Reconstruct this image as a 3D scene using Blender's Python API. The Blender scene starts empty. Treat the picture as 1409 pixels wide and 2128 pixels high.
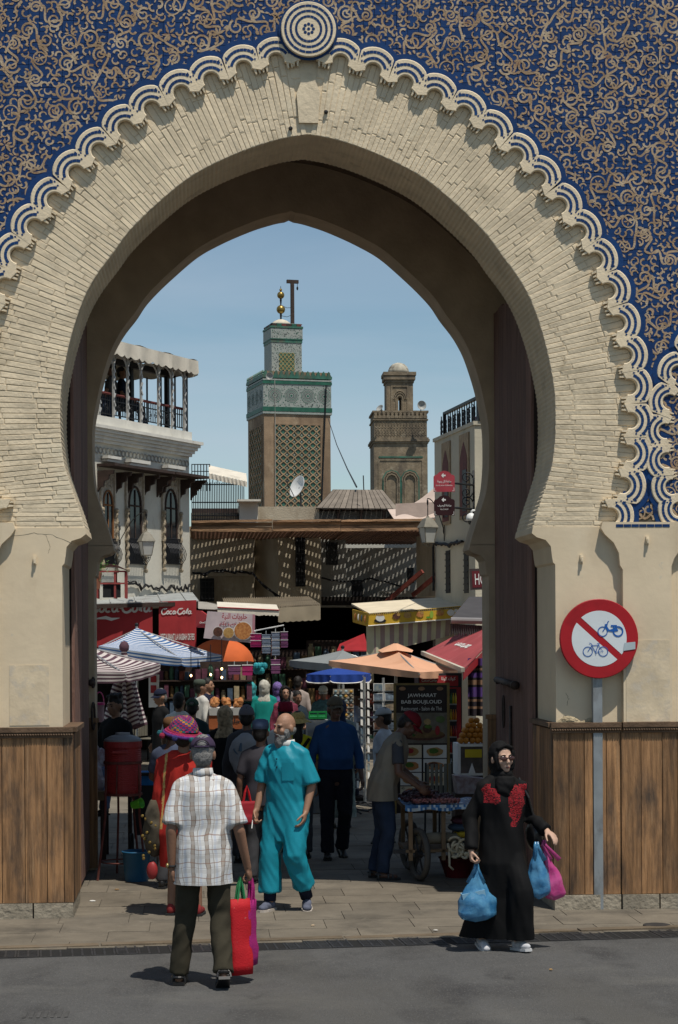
import bpy, bmesh, math, random
from mathutils import Vector, Matrix, noise as mnoise
R = math.radians
V = Vector
rng = random.Random(7)
S = bpy.context.scene
COL = S.collection

# ------------------------------------------------------------------ camera
FPX, CX0, HOR, CAMH = 4000.0, 704.5, 1320.0, 2.45
YAW, ROLL = R(4.15), 0.0055
CAM = V((0, -17.0, CAMH))
cd = bpy.data.cameras.new('camera')
cd.sensor_fit = 'VERTICAL'; cd.sensor_height = 36.0; cd.sensor_width = 36.0
cd.lens = 36.0 * FPX / 2128.0
cd.shift_y = (HOR - 1064.0) / 2128.0
cd.clip_start = 0.1; cd.clip_end = 3000
cam = bpy.data.objects.new('camera', cd); COL.objects.link(cam)
cam.matrix_world = Matrix.Translation(CAM) @ Matrix.Rotation(-YAW, 4, 'Z') @ Matrix.Rotation(R(90), 4, 'X') @ Matrix.Rotation(-ROLL, 4, 'Z')
S.camera = cam
# ------------------------------------------------------------------ sky, sun, exposure
SUN_EL, SUN_AZ = R(67), R(30)          # azimuth: to the right of straight behind the camera
w = bpy.data.worlds.new('World'); S.world = w; w.use_nodes = True
nt = w.node_tree; nt.nodes.clear()
sky = nt.nodes.new('ShaderNodeTexSky'); sky.sky_type = 'NISHITA'; sky.sun_disc = False
sky.sun_elevation = SUN_EL; sky.sun_rotation = math.pi - SUN_AZ
sky.altitude = 400; sky.air_density = 1.0; sky.dust_density = .2; sky.ozone_density = 1.2
tc = nt.nodes.new('ShaderNodeTexCoord'); mp = nt.nodes.new('ShaderNodeMapping'); mp.inputs['Scale'].default_value = (2.2, 2.2, 9)
nz = nt.nodes.new('ShaderNodeTexNoise'); nz.inputs['Scale'].default_value = 1.6; nz.inputs['Detail'].default_value = 7; nz.inputs['Distortion'].default_value = .6
rp = nt.nodes.new('ShaderNodeValToRGB'); rp.color_ramp.elements[0].position = .40; rp.color_ramp.elements[1].position = .74
rp.color_ramp.elements[1].color = (.5, .5, .5, 1)
mx = nt.nodes.new('ShaderNodeMixRGB'); mx.inputs['Color2'].default_value = (5.2, 6.0, 7.0, 1)
bg = nt.nodes.new('ShaderNodeBackground'); bg.inputs['Strength'].default_value = 0.07
ow = nt.nodes.new('ShaderNodeOutputWorld')
L = nt.links.new
L(tc.outputs['Generated'], mp.inputs['Vector']); L(mp.outputs[0], nz.inputs['Vector']); L(nz.outputs['Fac'], rp.inputs[0])
tn = nt.nodes.new('ShaderNodeMixRGB'); tn.blend_type = 'MULTIPLY'; tn.inputs['Fac'].default_value = 1; tn.inputs['Color2'].default_value = (.93, .99, .94, 1); L(sky.outputs[0], tn.inputs['Color1'])
L(rp.outputs[0], mx.inputs['Fac']); L(tn.outputs[0], mx.inputs['Color1']); L(mx.outputs[0], bg.inputs['Color']); L(bg.outputs[0], ow.inputs[0])
sd = bpy.data.lights.new('sun', 'SUN'); sd.energy = 3.25; sd.angle = R(.53); sd.color = (1, .94, .84)
so = bpy.data.objects.new('sun', sd); COL.objects.link(so)
SUNV = V((math.sin(SUN_AZ) * math.cos(SUN_EL), -math.cos(SUN_AZ) * math.cos(SUN_EL), math.sin(SUN_EL)))
so.rotation_euler = SUNV.to_track_quat('Z', 'Y').to_euler(); so.location = (8, -14, 24)
S.view_settings.view_transform = 'Standard'; S.view_settings.look = 'None'
S.view_settings.gamma = 1; S.view_settings.exposure = 0.42; S.view_settings.use_curve_mapping = False
S.render.film_transparent = False
S.cycles.max_bounces = 6; S.cycles.diffuse_bounces = 4; S.cycles.glossy_bounces = 3; S.cycles.transmission_bounces = 4; S.cycles.transparent_max_bounces = 8
S.cycles.use_denoising = True

# ------------------------------------------------------------------ pixel <-> world helpers (measured from the photograph, true depths)
FW = V((math.sin(YAW), math.cos(YAW), 0)); RT = V((math.cos(YAW), -math.sin(YAW), 0)); UP = V((0, 0, 1))
def uv(px, py):
    u = (px - CX0) / FPX; v = (HOR - py) / FPX
    return u + v * ROLL, v - u * ROLL
def at(px, py, d):
    u, v = uv(px, py); return CAM + d * (FW + u * RT + v * UP)
def atY(px, py, Y):
    u, v = uv(px, py); dr = FW + u * RT + v * UP; return CAM + dr * ((Y - CAM.y) / dr.y)
def gnd(px, py):
    u, v = uv(px, py); d = CAMH / -v; p = at(px, py, d); p.z = 0; return p
def foot(px, d):            # a spot on the ground under pixel column px at depth d
    p = at(px, HOR, d); p.z = 0; return p
def topz(px, py, d): return at(px, py, d).z

# ------------------------------------------------------------------ materials
MATS = {}
def mat(name, col, rough=.8, var=.12, scale=3.0, bump=0.0, bscale=40.0, col2=None, metal=0.0, spec=.3, rnd=0.0, stretch=(1, 1, 1), emit=0, coords='pos',
        stain=None, trans=0, alpha=1, sheen=0, fine=.5, contrast=(.3, .7)):
    if name in MATS: return MATS[name]
    m = bpy.data.materials.new(name); m.use_nodes = True; MATS[name] = m
    t = m.node_tree; N = t.nodes; lk = t.links.new
    b = N['Principled BSDF']
    b.inputs['Roughness'].default_value = rough; b.inputs['Metallic'].default_value = metal
    b.inputs['Specular IOR Level'].default_value = spec
    if trans: b.inputs['Transmission Weight'].default_value = trans
    if alpha < 1: b.inputs['Alpha'].default_value = alpha
    if sheen: b.inputs['Sheen Weight'].default_value = sheen
    if coords == 'pos': src = N.new('ShaderNodeNewGeometry').outputs['Position']
    else: src = N.new('ShaderNodeTexCoord').outputs['Object']
    mpn = N.new('ShaderNodeMapping'); mpn.inputs['Scale'].default_value = stretch; lk(src, mpn.inputs['Vector']); vec = mpn.outputs[0]
    c = tuple(col[:3])
    c2 = tuple(col2[:3]) if col2 else tuple(min(1, x * (1 + var)) for x in c)
    c1 = c if col2 else tuple(x * (1 - var) for x in c)
    nz = N.new('ShaderNodeTexNoise'); nz.inputs['Scale'].default_value = scale; nz.inputs['Detail'].default_value = 6; nz.inputs['Roughness'].default_value = fine; lk(vec, nz.inputs['Vector'])
    rp = N.new('ShaderNodeValToRGB'); rp.color_ramp.elements[0].position = contrast[0]; rp.color_ramp.elements[1].position = contrast[1]
    rp.color_ramp.elements[0].color = (*c1, 1); rp.color_ramp.elements[1].color = (*c2, 1); lk(nz.outputs['Fac'], rp.inputs[0])
    out = rp.outputs[0]
    for st in (stain or []):          # (colour, scale, lo, hi, stretch)
        n2 = N.new('ShaderNodeTexNoise'); n2.inputs['Scale'].default_value = st[1]; n2.inputs['Detail'].default_value = 5; n2.inputs['Roughness'].default_value = .62
        m2 = N.new('ShaderNodeMapping'); m2.inputs['Scale'].default_value = st[4]; m2.inputs['Location'].default_value = (3.1 * st[1], 1.7, 5.3); lk(src, m2.inputs['Vector']); lk(m2.outputs[0], n2.inputs['Vector'])
        r2 = N.new('ShaderNodeValToRGB'); r2.color_ramp.elements[0].position = st[2]; r2.color_ramp.elements[1].position = st[3]; lk(n2.outputs['Fac'], r2.inputs[0])
        x2 = N.new('ShaderNodeMixRGB'); x2.inputs['Color2'].default_value = (*st[0], 1); lk(r2.outputs[0], x2.inputs['Fac']); lk(out, x2.inputs['Color1']); out = x2.outputs[0]
    if rnd:
        oi = N.new('ShaderNodeObjectInfo'); mr = N.new('ShaderNodeMapRange'); mr.inputs['To Min'].default_value = 1 - rnd; mr.inputs['To Max'].default_value = 1 + rnd; lk(oi.outputs['Random'], mr.inputs['Value'])
        hs = N.new('ShaderNodeHueSaturation'); lk(mr.outputs[0], hs.inputs['Value']); lk(out, hs.inputs['Color']); out = hs.outputs[0]
    lk(out, b.inputs['Base Color'])
    if emit:
        lk(out, b.inputs['Emission Color']); b.inputs['Emission Strength'].default_value = emit
    if bump:
        bn = N.new('ShaderNodeTexNoise'); bn.inputs['Scale'].default_value = bscale; bn.inputs['Detail'].default_value = 6; lk(vec, bn.inputs['Vector'])
        bp = N.new('ShaderNodeBump'); bp.inputs['Strength'].default_value = min(1, bump); bp.inputs['Distance'].default_value = .02 * max(1, bump); lk(bn.outputs['Fac'], bp.inputs['Height']); lk(bp.outputs[0], b.inputs['Normal'])
    return m
def hexc(h):
    h = h.lstrip('#'); return tuple((lambda v: v / 12.92 if v <= .04045 else ((v + .055) / 1.055) ** 2.4)(int(h[i:i + 2], 16) / 255) for i in (0, 2, 4))

# ------------------------------------------------------------------ mesh builder
class MB:
    def __init__(s): s.v = []; s.f = []; s.m = []; s.cur = 0
    def add(s, vs, fs, mi=None):
        o = len(s.v); s.v += [tuple(p) for p in vs]; s.f += [tuple(i + o for i in f) for f in fs]; s.m += [s.cur if mi is None else mi] * len(fs); return s
    def box(s, c, size, M=None, mi=None):
        hx, hy, hz = size[0] / 2, size[1] / 2, size[2] / 2
        vs = [V((x, y, z)) for x in (-hx, hx) for y in (-hy, hy) for z in (-hz, hz)]
        c = V(c); vs = [(M @ p if M else p) + c for p in vs]
        return s.add(vs, [(0, 1, 3, 2), (4, 6, 7, 5), (0, 4, 5, 1), (2, 3, 7, 6), (0, 2, 6, 4), (1, 5, 7, 3)], mi)
    def bb(s, a, b, mi=None):       # box between two corners
        a, b = V(a), V(b); return s.box((a + b) / 2, [abs(x) for x in (b - a)], None, mi)
    def beam(s, a, b, w, h, up=V((0, 0, 1)), mi=None):
        a, b = V(a), V(b); d = (b - a); ln = d.length; d.normalize()
        sx = d.cross(up);  sx = sx.normalized() if sx.length > 1e-5 else V((1, 0, 0)); uz = sx.cross(d)
        M = Matrix((sx, d, uz)).transposed()
        return s.box((a + b) / 2, (w, ln, h), M, mi)
    def tube(s, pts, r, n=8, caps=True, mi=None):
        pts = [V(p) for p in pts]; k = len(pts)
        rs = r if isinstance(r, (list, tuple)) else [r] * k
        vs = []; fs = []; t0 = None; up = None
        for i, p in enumerate(pts):
            t = (pts[min(i + 1, k - 1)] - pts[max(i - 1, 0)])
            t = t.normalized() if t.length > 1e-9 else V((0, 0, 1))
            if up is None:
                up = V((0, 0, 1)) if abs(t.z) < .9 else V((1, 0, 0))
            a = t.cross(up); a = a.normalized() if a.length > 1e-6 else t.orthogonal().normalized(); up = a.cross(t)
            for j in range(n):
                q = 2 * math.pi * j / n; vs.append(p + rs[i] * (math.cos(q) * a + math.sin(q) * up))
        for i in range(k - 1):
            for j in range(n):
                fs.append((i * n + j, i * n + (j + 1) % n, (i + 1) * n + (j + 1) % n, (i + 1) * n + j))
        if caps: fs += [tuple(reversed(range(n))), tuple(range((k - 1) * n, k * n))]
        return s.add(vs, fs, mi)
    def loft(s, rings, caps=True, mi=None):
        n = len(rings[0]); vs = [p for r in rings for p in r]; fs = []
        for i in range(len(rings) - 1):
            for j in range(n): fs.append((i * n + j, i * n + (j + 1) % n, (i + 1) * n + (j + 1) % n, (i + 1) * n + j))
        if caps: fs += [tuple(reversed(range(n))), tuple(range((len(rings) - 1) * n, len(rings) * n))]
        return s.add(vs, fs, mi)
    def lathe(s, prof, c=(0, 0, 0), n=16, M=None, mi=None, caps=True):
        c = V(c); rings = []
        for r, z in prof:
            rg = [V((max(r, 1e-4) * math.cos(2 * math.pi * j / n), max(r, 1e-4) * math.sin(2 * math.pi * j / n), z)) for j in range(n)]
            rings.append([(M @ p if M else p) + c for p in rg])
        return s.loft(rings, caps, mi)
    def ball(s, c, r, n=10, m=7, M=None, mi=None):
        r = (r, r, r) if not isinstance(r, (tuple, list)) else r; c = V(c); rings = []
        for i in range(m + 1):
            a = -math.pi / 2 + math.pi * (i / m); ca = max(math.cos(a), .02)
            rg = [V((r[0] * ca * math.cos(2 * math.pi * j / n), r[1] * ca * math.sin(2 * math.pi * j / n), r[2] * math.sin(a))) for j in range(n)]
            rings.append([(M @ p if M else p) + c for p in rg])
        return s.loft(rings, True, mi)
    def prism(s, poly, d, mi=None, mside=None):     # poly: list of 3d points (planar), d: extrusion vector
        poly = [V(p) for p in poly]; d = V(d); n = len(poly)
        s.add(poly + [p + d for p in poly], [tuple(range(n)), tuple(reversed(range(n, 2 * n)))], mi)
        o = len(s.v) - 2 * n
        s.f += [(o + i, o + n + i, o + n + (i + 1) % n, o + (i + 1) % n) for i in range(n)]
        s.m += [(s.cur if mi is None else mi) if mside is None else mside] * n
        return s
    def quad(s, a, b, c, d, mi=None): return s.add([a, b, c, d], [(0, 1, 2, 3)], mi)
    def grid(s, fn, nu, nv, mi=None, flip=False):
        vs = [fn(i / nu, j / nv) for j in range(nv + 1) for i in range(nu + 1)]
        fs = []
        for j in range(nv):
            for i in range(nu):
                a = j * (nu + 1) + i; q = (a, a + 1, a + nu + 2, a + nu + 1); fs.append(q[::-1] if flip else q)
        if callable(mi):
            k = len(s.m); s.add(vs, fs, 0); 
            for j in range(nv):
                for i in range(nu): s.m[k + j * nu + i] = mi(i, j)
            return s
        return s.add(vs, fs, mi)
    def mesh(s, name, mats, inv=None, smooth=False):
        me = bpy.data.meshes.new(name)
        vs = [tuple(inv @ V(p)) for p in s.v] if inv else s.v
        me.from_pydata(vs, [], s.f)
        if not isinstance(mats, (list, tuple)): mats = [mats]
        for m in mats: me.materials.append(m)
        if len(mats) > 1: me.polygons.foreach_set('material_index', s.m)
        if smooth: me.polygons.foreach_set('use_smooth', [True] * len(me.polygons))
        bm = bmesh.new(); bm.from_mesh(me)
        bmesh.ops.recalc_face_normals(bm, faces=bm.faces); bm.to_mesh(me); bm.free()
        me.update(); return me
    def build(s, name, mats, parent=None, smooth=False, world=True):
        inv = None
        if parent is not None and world: inv = WM[parent.name].inverted()
        o = bpy.data.objects.new(name, s.mesh(name, mats, inv, smooth)); COL.objects.link(o)
        if parent is not None: o.parent = parent; WM[o.name] = WM[parent.name].copy()
        else: WM[o.name] = Matrix.Identity(4)
        return o
WM = {}
def thing(name, label, cat, loc=(0, 0, 0), rotz=0, group=None, kind=None):
    o = bpy.data.objects.new(name, None); COL.objects.link(o); o.empty_display_size = .1
    o.location = loc; o.rotation_euler = (0, 0, rotz)
    WM[o.name] = Matrix.Translation(V(loc)) @ Matrix.Rotation(rotz, 4, 'Z')
    return tag(o, label, cat, group, kind)
def tag(o, label=None, cat=None, group=None, kind=None):
    if label: o['label'] = label
    if cat: o['category'] = cat
    if group: o['group'] = group
    if kind: o['kind'] = kind
    return o
def struct(o): o['kind'] = 'structure'; return o
def inst(name, mesh, parent, Mw):            # a piece that shares mesh data; Mw = its world matrix
    o = bpy.data.objects.new(name, mesh); COL.objects.link(o)
    if parent is not None:
        o.parent = parent; o.matrix_local = WM[parent.name].inverted() @ Mw
    else: o.matrix_world = Mw
    WM[o.name] = Mw.copy(); return o
def copy_tree(o, parent=None):
    c = o.copy(); COL.objects.link(c)
    if parent is not None: c.parent = parent
    for ch in o.children: copy_tree(ch, c)
    return c
def basis(origin, x, y, z=None):
    x = V(x).normalized(); y = V(y).normalized(); z = x.cross(y).normalized() if z is None else V(z)
    M = Matrix((x, y, z)).transposed().to_4x4(); M.translation = V(origin); return M

# ------------------------------------------------------------------ lettering
_AR = {'ا': ('\ufe8d', '\ufe8e', None, None), 'ب': ('\ufe8f', '\ufe90', '\ufe91', '\ufe92'), 'ت': ('\ufe95', '\ufe96', '\ufe97', '\ufe98'), 'ة': ('\ufe93', '\ufe94', None, None),
       'ح': ('\ufea1', '\ufea2', '\ufea3', '\ufea4'), 'د': ('\ufea9', '\ufeaa', None, None), 'ر': ('\ufead', '\ufeae', None, None), 'س': ('\ufeb1', '\ufeb2', '\ufeb3', '\ufeb4'),
       'ص': ('\ufeb9', '\ufeba', '\ufebb', '\ufebc'), 'ف': ('\ufed1', '\ufed2', '\ufed3', '\ufed4'), 'ق': ('\ufed5', '\ufed6', '\ufed7', '\ufed8'), 'ك': ('\ufed9', '\ufeda', '\ufedb', '\ufedc'),
       'ل': ('\ufedd', '\ufede', '\ufedf', '\ufee0'), 'م': ('\ufee1', '\ufee2', '\ufee3', '\ufee4'), 'ن': ('\ufee5', '\ufee6', '\ufee7', '\ufee8'), 'و': ('\ufeed', '\ufeee', None, None),
       'ي': ('\ufef1', '\ufef2', '\ufef3', '\ufef4'), 'ه': ('\ufee9', '\ufeea', '\ufeeb', '\ufeec')}
def arabic(t):
    out = []
    for wd in t.split(' '):
        r = []
        for i, ch in enumerate(wd):
            f = _AR[ch]; pj = i > 0 and _AR[wd[i - 1]][2] is not None; nj = i < len(wd) - 1 and f[2] is not None
            r.append(f[3] if pj and nj else f[1] if pj else f[2] if nj else f[0])
        out.append(''.join(reversed(r)))
    return ' '.join(reversed(out))
TMP = bpy.data.scenes.new('workbench')
def evald(o):            # evaluate one object's modifiers/curve in a scratch scene (fast, leaves the main scene alone)
    TMP.collection.objects.link(o); vl = TMP.view_layers[0]; vl.update()
    me = bpy.data.meshes.new_from_object(o.evaluated_get(vl.depsgraph)); TMP.collection.objects.unlink(o); return me
def text(body, width, height, M, m, parent, name='lettering', bold=.0, depth=.002):
    """flat lettering fitted into width x height, centred on M (x right, y up)"""
    c = bpy.data.curves.new('t', 'FONT'); c.body = body; c.align_x = 'CENTER'; c.resolution_u = 3; c.offset = bold; c.fill_mode = 'FRONT'
    o = bpy.data.objects.new('t', c); me = evald(o)
    bpy.data.objects.remove(o); bpy.data.curves.remove(c)
    xs = [v.co.x for v in me.vertices]; ys = [v.co.y for v in me.vertices]
    x0, x1, y0, y1 = min(xs), max(xs), min(ys), max(ys)
    for v in me.vertices:
        v.co = ((v.co.x - (x0 + x1) / 2) / (x1 - x0) * width, (v.co.y - (y0 + y1) / 2) / (y1 - y0) * height, depth)
    me.materials.clear(); me.materials.append(m); me.name = name
    return inst(name, me, parent, M)
def strokes(polys, M, wd, m, parent, name='lettering', depth=.002):
    """flat brush strokes: list of polylines [(x,y,width factor)...] drawn as ribbons on plane M"""
    mb = MB()
    for k, pl in enumerate(polys):
        n = len(pl); vs = []
        for i, p in enumerate(pl):
            a = pl[max(i - 1, 0)]; b = pl[min(i + 1, n - 1)]; t = V((b[0] - a[0], b[1] - a[1])); t = t.normalized() if t.length > 1e-9 else V((1, 0)); q = V((-t.y, t.x)) * wd * (p[2] if len(p) > 2 else 1) / 2
            vs += [(p[0] + q.x, p[1] + q.y, depth + k * .0002), (p[0] - q.x, p[1] - q.y, depth + k * .0002)]
        mb.add(vs, [(2 * i, 2 * i + 1, 2 * i + 3, 2 * i + 2) for i in range(n - 1)])
    return inst(name, mb.mesh(name, m), parent, M)
def arc(cx, cy, r, a0, a1, n=12, w0=1, w1=1, ry=None):
    return [(cx + r * math.cos(R(a0 + (a1 - a0) * i / n)), cy + (ry or r) * math.sin(R(a0 + (a1 - a0) * i / n)), w0 + (w1 - w0) * i / n) for i in range(n + 1)]
def fnz(p, s=1.0, o=0): return mnoise.noise(V(p) * s + V((o, o * 1.7, -o)))
# =================================================================== SETTING: ground
m_asph = mat('asphalt', (.10, .099, .098), .9, .14, 1.2, .9, 160, stain=[((.055, .054, .055), 1.3, .48, .66, (1, .5, 1)), ((.14, .136, .127), .8, .58, .74, (.6, 1.2, 1)), ((.036, .035, .035), 2.2, .66, .76, (1, .6, 1)), ((.17, .165, .155), 70, .56, .68, (1, 1, 1)), ((.032, .031, .031), 55, .6, .72, (1, 1, 1)), ((.10, .095, .085), .5, .55, .8, (1, .3, 1))], fine=.75)
m_slab = mat('paving_stone', (.142, .122, .094), .82, .2, 2.5, .25, 30, rnd=.13, stain=[((.065, .057, .046), 1.7, .5, .74, (1, 1, 1)), ((.19, .168, .13), 9, .6, .8, (1, 1, 1))], fine=.65)
m_grout = mat('paving_joint', (.085, .075, .06), .95, .3, 8)
m_kerb = mat('kerb_stone', (.125, .096, .064), .85, .2, 5, .3, 40, rnd=.12, stain=[((.14, .12, .10), 3, .55, .75, (1, 1, 1))])
m_iron = mat('cast_iron', (.045, .045, .047), .6, .3, 12, .2, 80, metal=.5)
m_gap = mat('drain_dark', (.012, .012, .012), .9)
g = MB(); g.quad((-400, -120, -.012), (400, -120, -.012), (400, 900, -.012), (-400, 900, -.012)); struct(g.build('ground', m_grout))
DL, DR = gnd(-60, 1993), gnd(1470, 1945)               # lower edge of the drain line
def drain(t, off=0):                                   # point along the drain, off = metres towards the gate
    d = (DR - DL).normalized(); n = V((-d.y, d.x, 0)); return DL + d * t + n * off
dd = (DR - DL).normalized(); LEN = (DR - DL).length
rd = MB()
A = drain(-60); B = drain(LEN + 60)
rd.grid(lambda u, v: A + (B - A) * u + V((dd.y, -dd.x, 0)) * 40 * (1 - v) + V((0, 0, -.004)), 1, 1); struct(rd.build('road', m_asph))
# pavement slabs between the drain and the far side of the gate
pav = MB(); P0 = drain(-3, .34); P1 = drain(LEN + 3, .34)
pav.add([P0 + V((0, 0, -.008)), P1 + V((0, 0, -.008)), V((9, 9, -.008)), V((-8, 9, -.008))], [(0, 1, 2, 3)])
pave = struct(pav.build('pavement', m_grout))
dchan = MB(); dchan.grid(lambda u, v: drain(-1 + u * (LEN + 2), -.005 + v * .415) + V((0, 0, -.003)), 1, 1)
chan = struct(dchan.build('drain_channel', m_gap))
gr = MB(); gw, gd = .165, .38                          # one cast grate: frame and bars
for a, b in (((-gw / 2, -gd / 2), (gw / 2, -gd / 2 + .016)), ((-gw / 2, gd / 2 - .016), (gw / 2, gd / 2)), ((-gw / 2, -gd / 2 + .017), (-gw / 2 + .014, gd / 2 - .017)), ((gw / 2 - .014, -gd / 2 + .017), (gw / 2, gd / 2 - .017)), ((-.008, -gd / 2 + .017), (.008, gd / 2 - .017))):
    gr.bb((*a, -.02), (*b, .004))
for k in range(9): gr.bb((-gw / 2 + .015, -gd / 2 + .026 + k * .038, -.02), (gw / 2 - .015, -gd / 2 + .044 + k * .038, .002))
grm = gr.mesh('grate', m_iron); ang = math.atan2(dd.y, dd.x)
k = 0; t = 0.0
while t < LEN:
    p = drain(t + .085, .20); inst('grate', grm, chan, Matrix.Translation(p + V((0, 0, rng.uniform(-.006, 0)))) @ Matrix.Rotation(ang + rng.uniform(-.015, .015), 4, 'Z'))
    k += 1; t += .172 + (.07 if k % 4 == 0 else 0)
# narrow kerb stones between drain and paving
kb = MB(); kb.box((0, 0, -.03), (.96, .12, .08)); kbm = kb.mesh('kerb_stone', m_kerb)
for i in range(int(LEN / .98) + 1):
    inst('kerb_stone', kbm, pave, Matrix.Translation(drain(.5 + i * .98, .475) + V((0, 0, rng.uniform(-.006, .004)))) @ Matrix.Rotation(ang + rng.uniform(-.01, .01), 4, 'Z'))
slabs = [MB().bb((-.5, -.5, -1), (.5, .5, 0)).mesh('slab', m_slab) for _ in range(1)]
def slab(x0, x1, y0, y1, root, lift=0):
    c = V(((x0 + x1) / 2, (y0 + y1) / 2, lift + rng.uniform(-.002, .002)))
    M = Matrix.Translation(c) @ Matrix.Rotation(rng.uniform(-.004, .004), 4, 'Z') @ Matrix.Rotation(rng.uniform(-.003, .003), 4, 'X') @ Matrix.Diagonal((x1 - x0 - .006, y1 - y0 - .006, .05, 1))
    return inst('slab', slabs[0], root, M)
y = drain(0, .34).y - .6; row = 0
while y < 8.2:
    hgt = .5 if y < 4 else .62; x = -4.1 + (row % 2) * .33
    while x < 6.3:
        wd_ = rng.choice((.6, .66, .74))
        # clip the first rows against the slanted drain line
        cy = y + hgt / 2; ln = drain(0, .34); yl = ln.y + (x + wd_ / 2 - ln.x) * dd.y / dd.x
        lo = max(y, yl + .005)
        if lo < y + hgt - .08: slab(x, x + wd_, lo, y + hgt, pave)
        x += wd_
    y += hgt; row += 1
lane = MB(); lane.grid(lambda u, v: V((-14 + 26 * u, 8.3 + 52 * v, -.004)), 1, 1)
m_lane = mat('lane_stone', (.17, .148, .115), .85, .25, 1.6, .3, 25, stain=[((.09, .08, .062), 3, .5, .7, (1, 1, 1))])
struct(lane.build('lane', m_lane))
# manhole cover and an old gully in the asphalt
p = gnd(1365, 1924); mh = MB(); mh.lathe([(.115, -.01), (.115, .006), (.1, .009), (0, .009)], p + V((0, 0, .004)), 24)
tag(mh.build('manhole_cover', m_iron), 'small round dark iron cover in the paving by the right edge', 'manhole cover')
p = gnd(100, 2108); gg = thing('gully_grate', 'worn dark gully grate in the asphalt at lower left', 'drain grate', p)
for i in range(7): MB().bb(p + V((-.16 + i * .045, -.10, -.003)), p + V((-.16 + i * .045 + .022, .10, .001))).build('bar', mat('worn_gully_iron', (.06, .059, .058), .9, .3, 12), gg)

# =================================================================== THE GATE
GX = atY(644.5, 863, 0).x
def G(h, z, y=0.0): return V((GX + h, y, z))
half = [(1.985, 3.40), (2.02, 3.52), (2.06, 3.64), (2.115, 3.80), (2.165, 3.97), (2.19, 4.18), (2.197, 4.395), (2.187, 4.633), (2.147, 4.87), (2.085, 5.13), (1.985, 5.416), (1.872, 5.624), (1.72, 5.83), (1.575, 6.024),
        (1.335, 6.26), (1.055, 6.49), (.775, 6.645), (.465, 6.775), (.21, 6.85), (0, 6.885)]
def resample(pts, n):
    ps = [V(p) for p in pts]; dense = []
    for i in range(len(ps) - 1):
        a, b, c, d = ps[max(i - 1, 0)], ps[i], ps[i + 1], ps[min(i + 2, len(ps) - 1)]
        for k in range(12):
            t = k / 12; dense.append(.5 * (2 * b + (c - a) * t + (2 * a - 5 * b + 4 * c - d) * t * t + (3 * b - a - 3 * c + d) * t ** 3))
    dense.append(ps[-1]); cum = [0]
    for i in range(1, len(dense)): cum.append(cum[-1] + (dense[i] - dense[i - 1]).length)
    out = []; j = 0
    for k in range(n + 1):
        s = cum[-1] * k / n
        while j < len(cum) - 2 and cum[j + 1] < s: j += 1
        out.append(dense[j].lerp(dense[j + 1], (s - cum[j]) / max(1e-9, cum[j + 1] - cum[j])))
    return out, cum[-1]
def curve(n, inset=0.0):
    """right half from springing to crown; returns (point, outward normal) pairs for the whole arch left->crown->right reversed"""
    pts, ln = resample(half, n); hs = []
    for i, p in enumerate(pts):
        t = (pts[min(i + 1, n)] - pts[max(i - 1, 0)]).normalized(); nr = V((t.y, -t.x))
        k = min(1, max(0, (4.45 - p.y) / .9)); nr = nr.lerp(V((1, 0)), k).normalized()
        if i == n: nr = V((0, 1))
        hs.append((p, nr))
    lf = [(V((-p.x, p.y)), V((-q.x, q.y))) for p, q in hs]
    return lf[:-1] + hs[::-1], ln
m_brick = mat('limewashed_brick', (.655, .548, .39), .88, .12, 3.5, .3, 30, rnd=.05, stain=[((.47, .39, .27), 5, .55, .75, (1, 1, 1)), ((.70, .62, .46), 2.2, .6, .8, (1, 1, 1))])
m_plaster = mat('ochre_plaster', (.645, .53, .37), .9, .10, 1.3, .1, 14, stain=[((.70, .60, .44), 1.1, .52, .8, (1, 1, .6)), ((.50, .395, .26), 1.6, .58, .8, (1, 1, .5)), ((.50, .46, .38), 7, .66, .78, (1, 1, 1))], fine=.6)
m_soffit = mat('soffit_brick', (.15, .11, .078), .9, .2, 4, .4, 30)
m_trim = mat('carved_white_stone', (.70, .585, .415), .8, .1, 6, .2, 60, stain=[((.50, .41, .28), 7, .58, .78, (1, 1, 1))])
m_blue = mat('cobalt_glaze', (.004, .028, .112), .5, .5, 9, .12, 60, col2=(.003, .04, .145), spec=.25, rnd=.14, stain=[((.010, .016, .045), 14, .6, .75, (1, 1, 1)), ((.05, .1, .17), 24, .7, .8, (1, 1, 1))])
m_tile = mat('terracotta_tile', (.29, .195, .115), .75, .25, 5, .25, 70, rnd=.13, stain=[((.43, .34, .235), 6, .45, .65, (1, 1, 1)), ((.20, .11, .065), 11, .58, .72, (1, 1, 1))])
gate = thing('city_gate', 'monumental horseshoe arch gate with cobalt arabesque tiles, scalloped trim and cream brick ring', 'gate', (GX, 0, 0))
TH, RY0, RY1, TOP = .93, 3.3, 3.8, 16.0  # TOP: unseen gate height, chosen for how far its ground shadow reaches
def strip(mb, a, b): mb.add([p for q in zip(a, b) for p in q], [(2 * i, 2 * i + 1, 2 * i + 3, 2 * i + 2) for i in range(len(a) - 1)])
cv, HL = curve(110)
# ring backing with stepped intrados (brick courses read as ridges along the depth)
ring = MB()
cf, _ = curve(220)
inn = []
for i, (p, n) in enumerate(cf):
    j = (i % 2) * .006; inn.append((p + n * j, n))
strip(ring, [G(p.x, p.y, .012) for p, n in inn], [G(*(p + n * .84), .012) for p, n in inn])
strip(ring, [G(p.x, p.y, .012) for p, n in inn], [G(p.x, p.y, TH) for p, n in inn])
strip(ring, [G(p.x, p.y, TH) for p, n in inn], [G(*(p + n * .84), TH) for p, n in inn])
ringo = ring.build('arch_ring', m_brick, gate)
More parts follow.
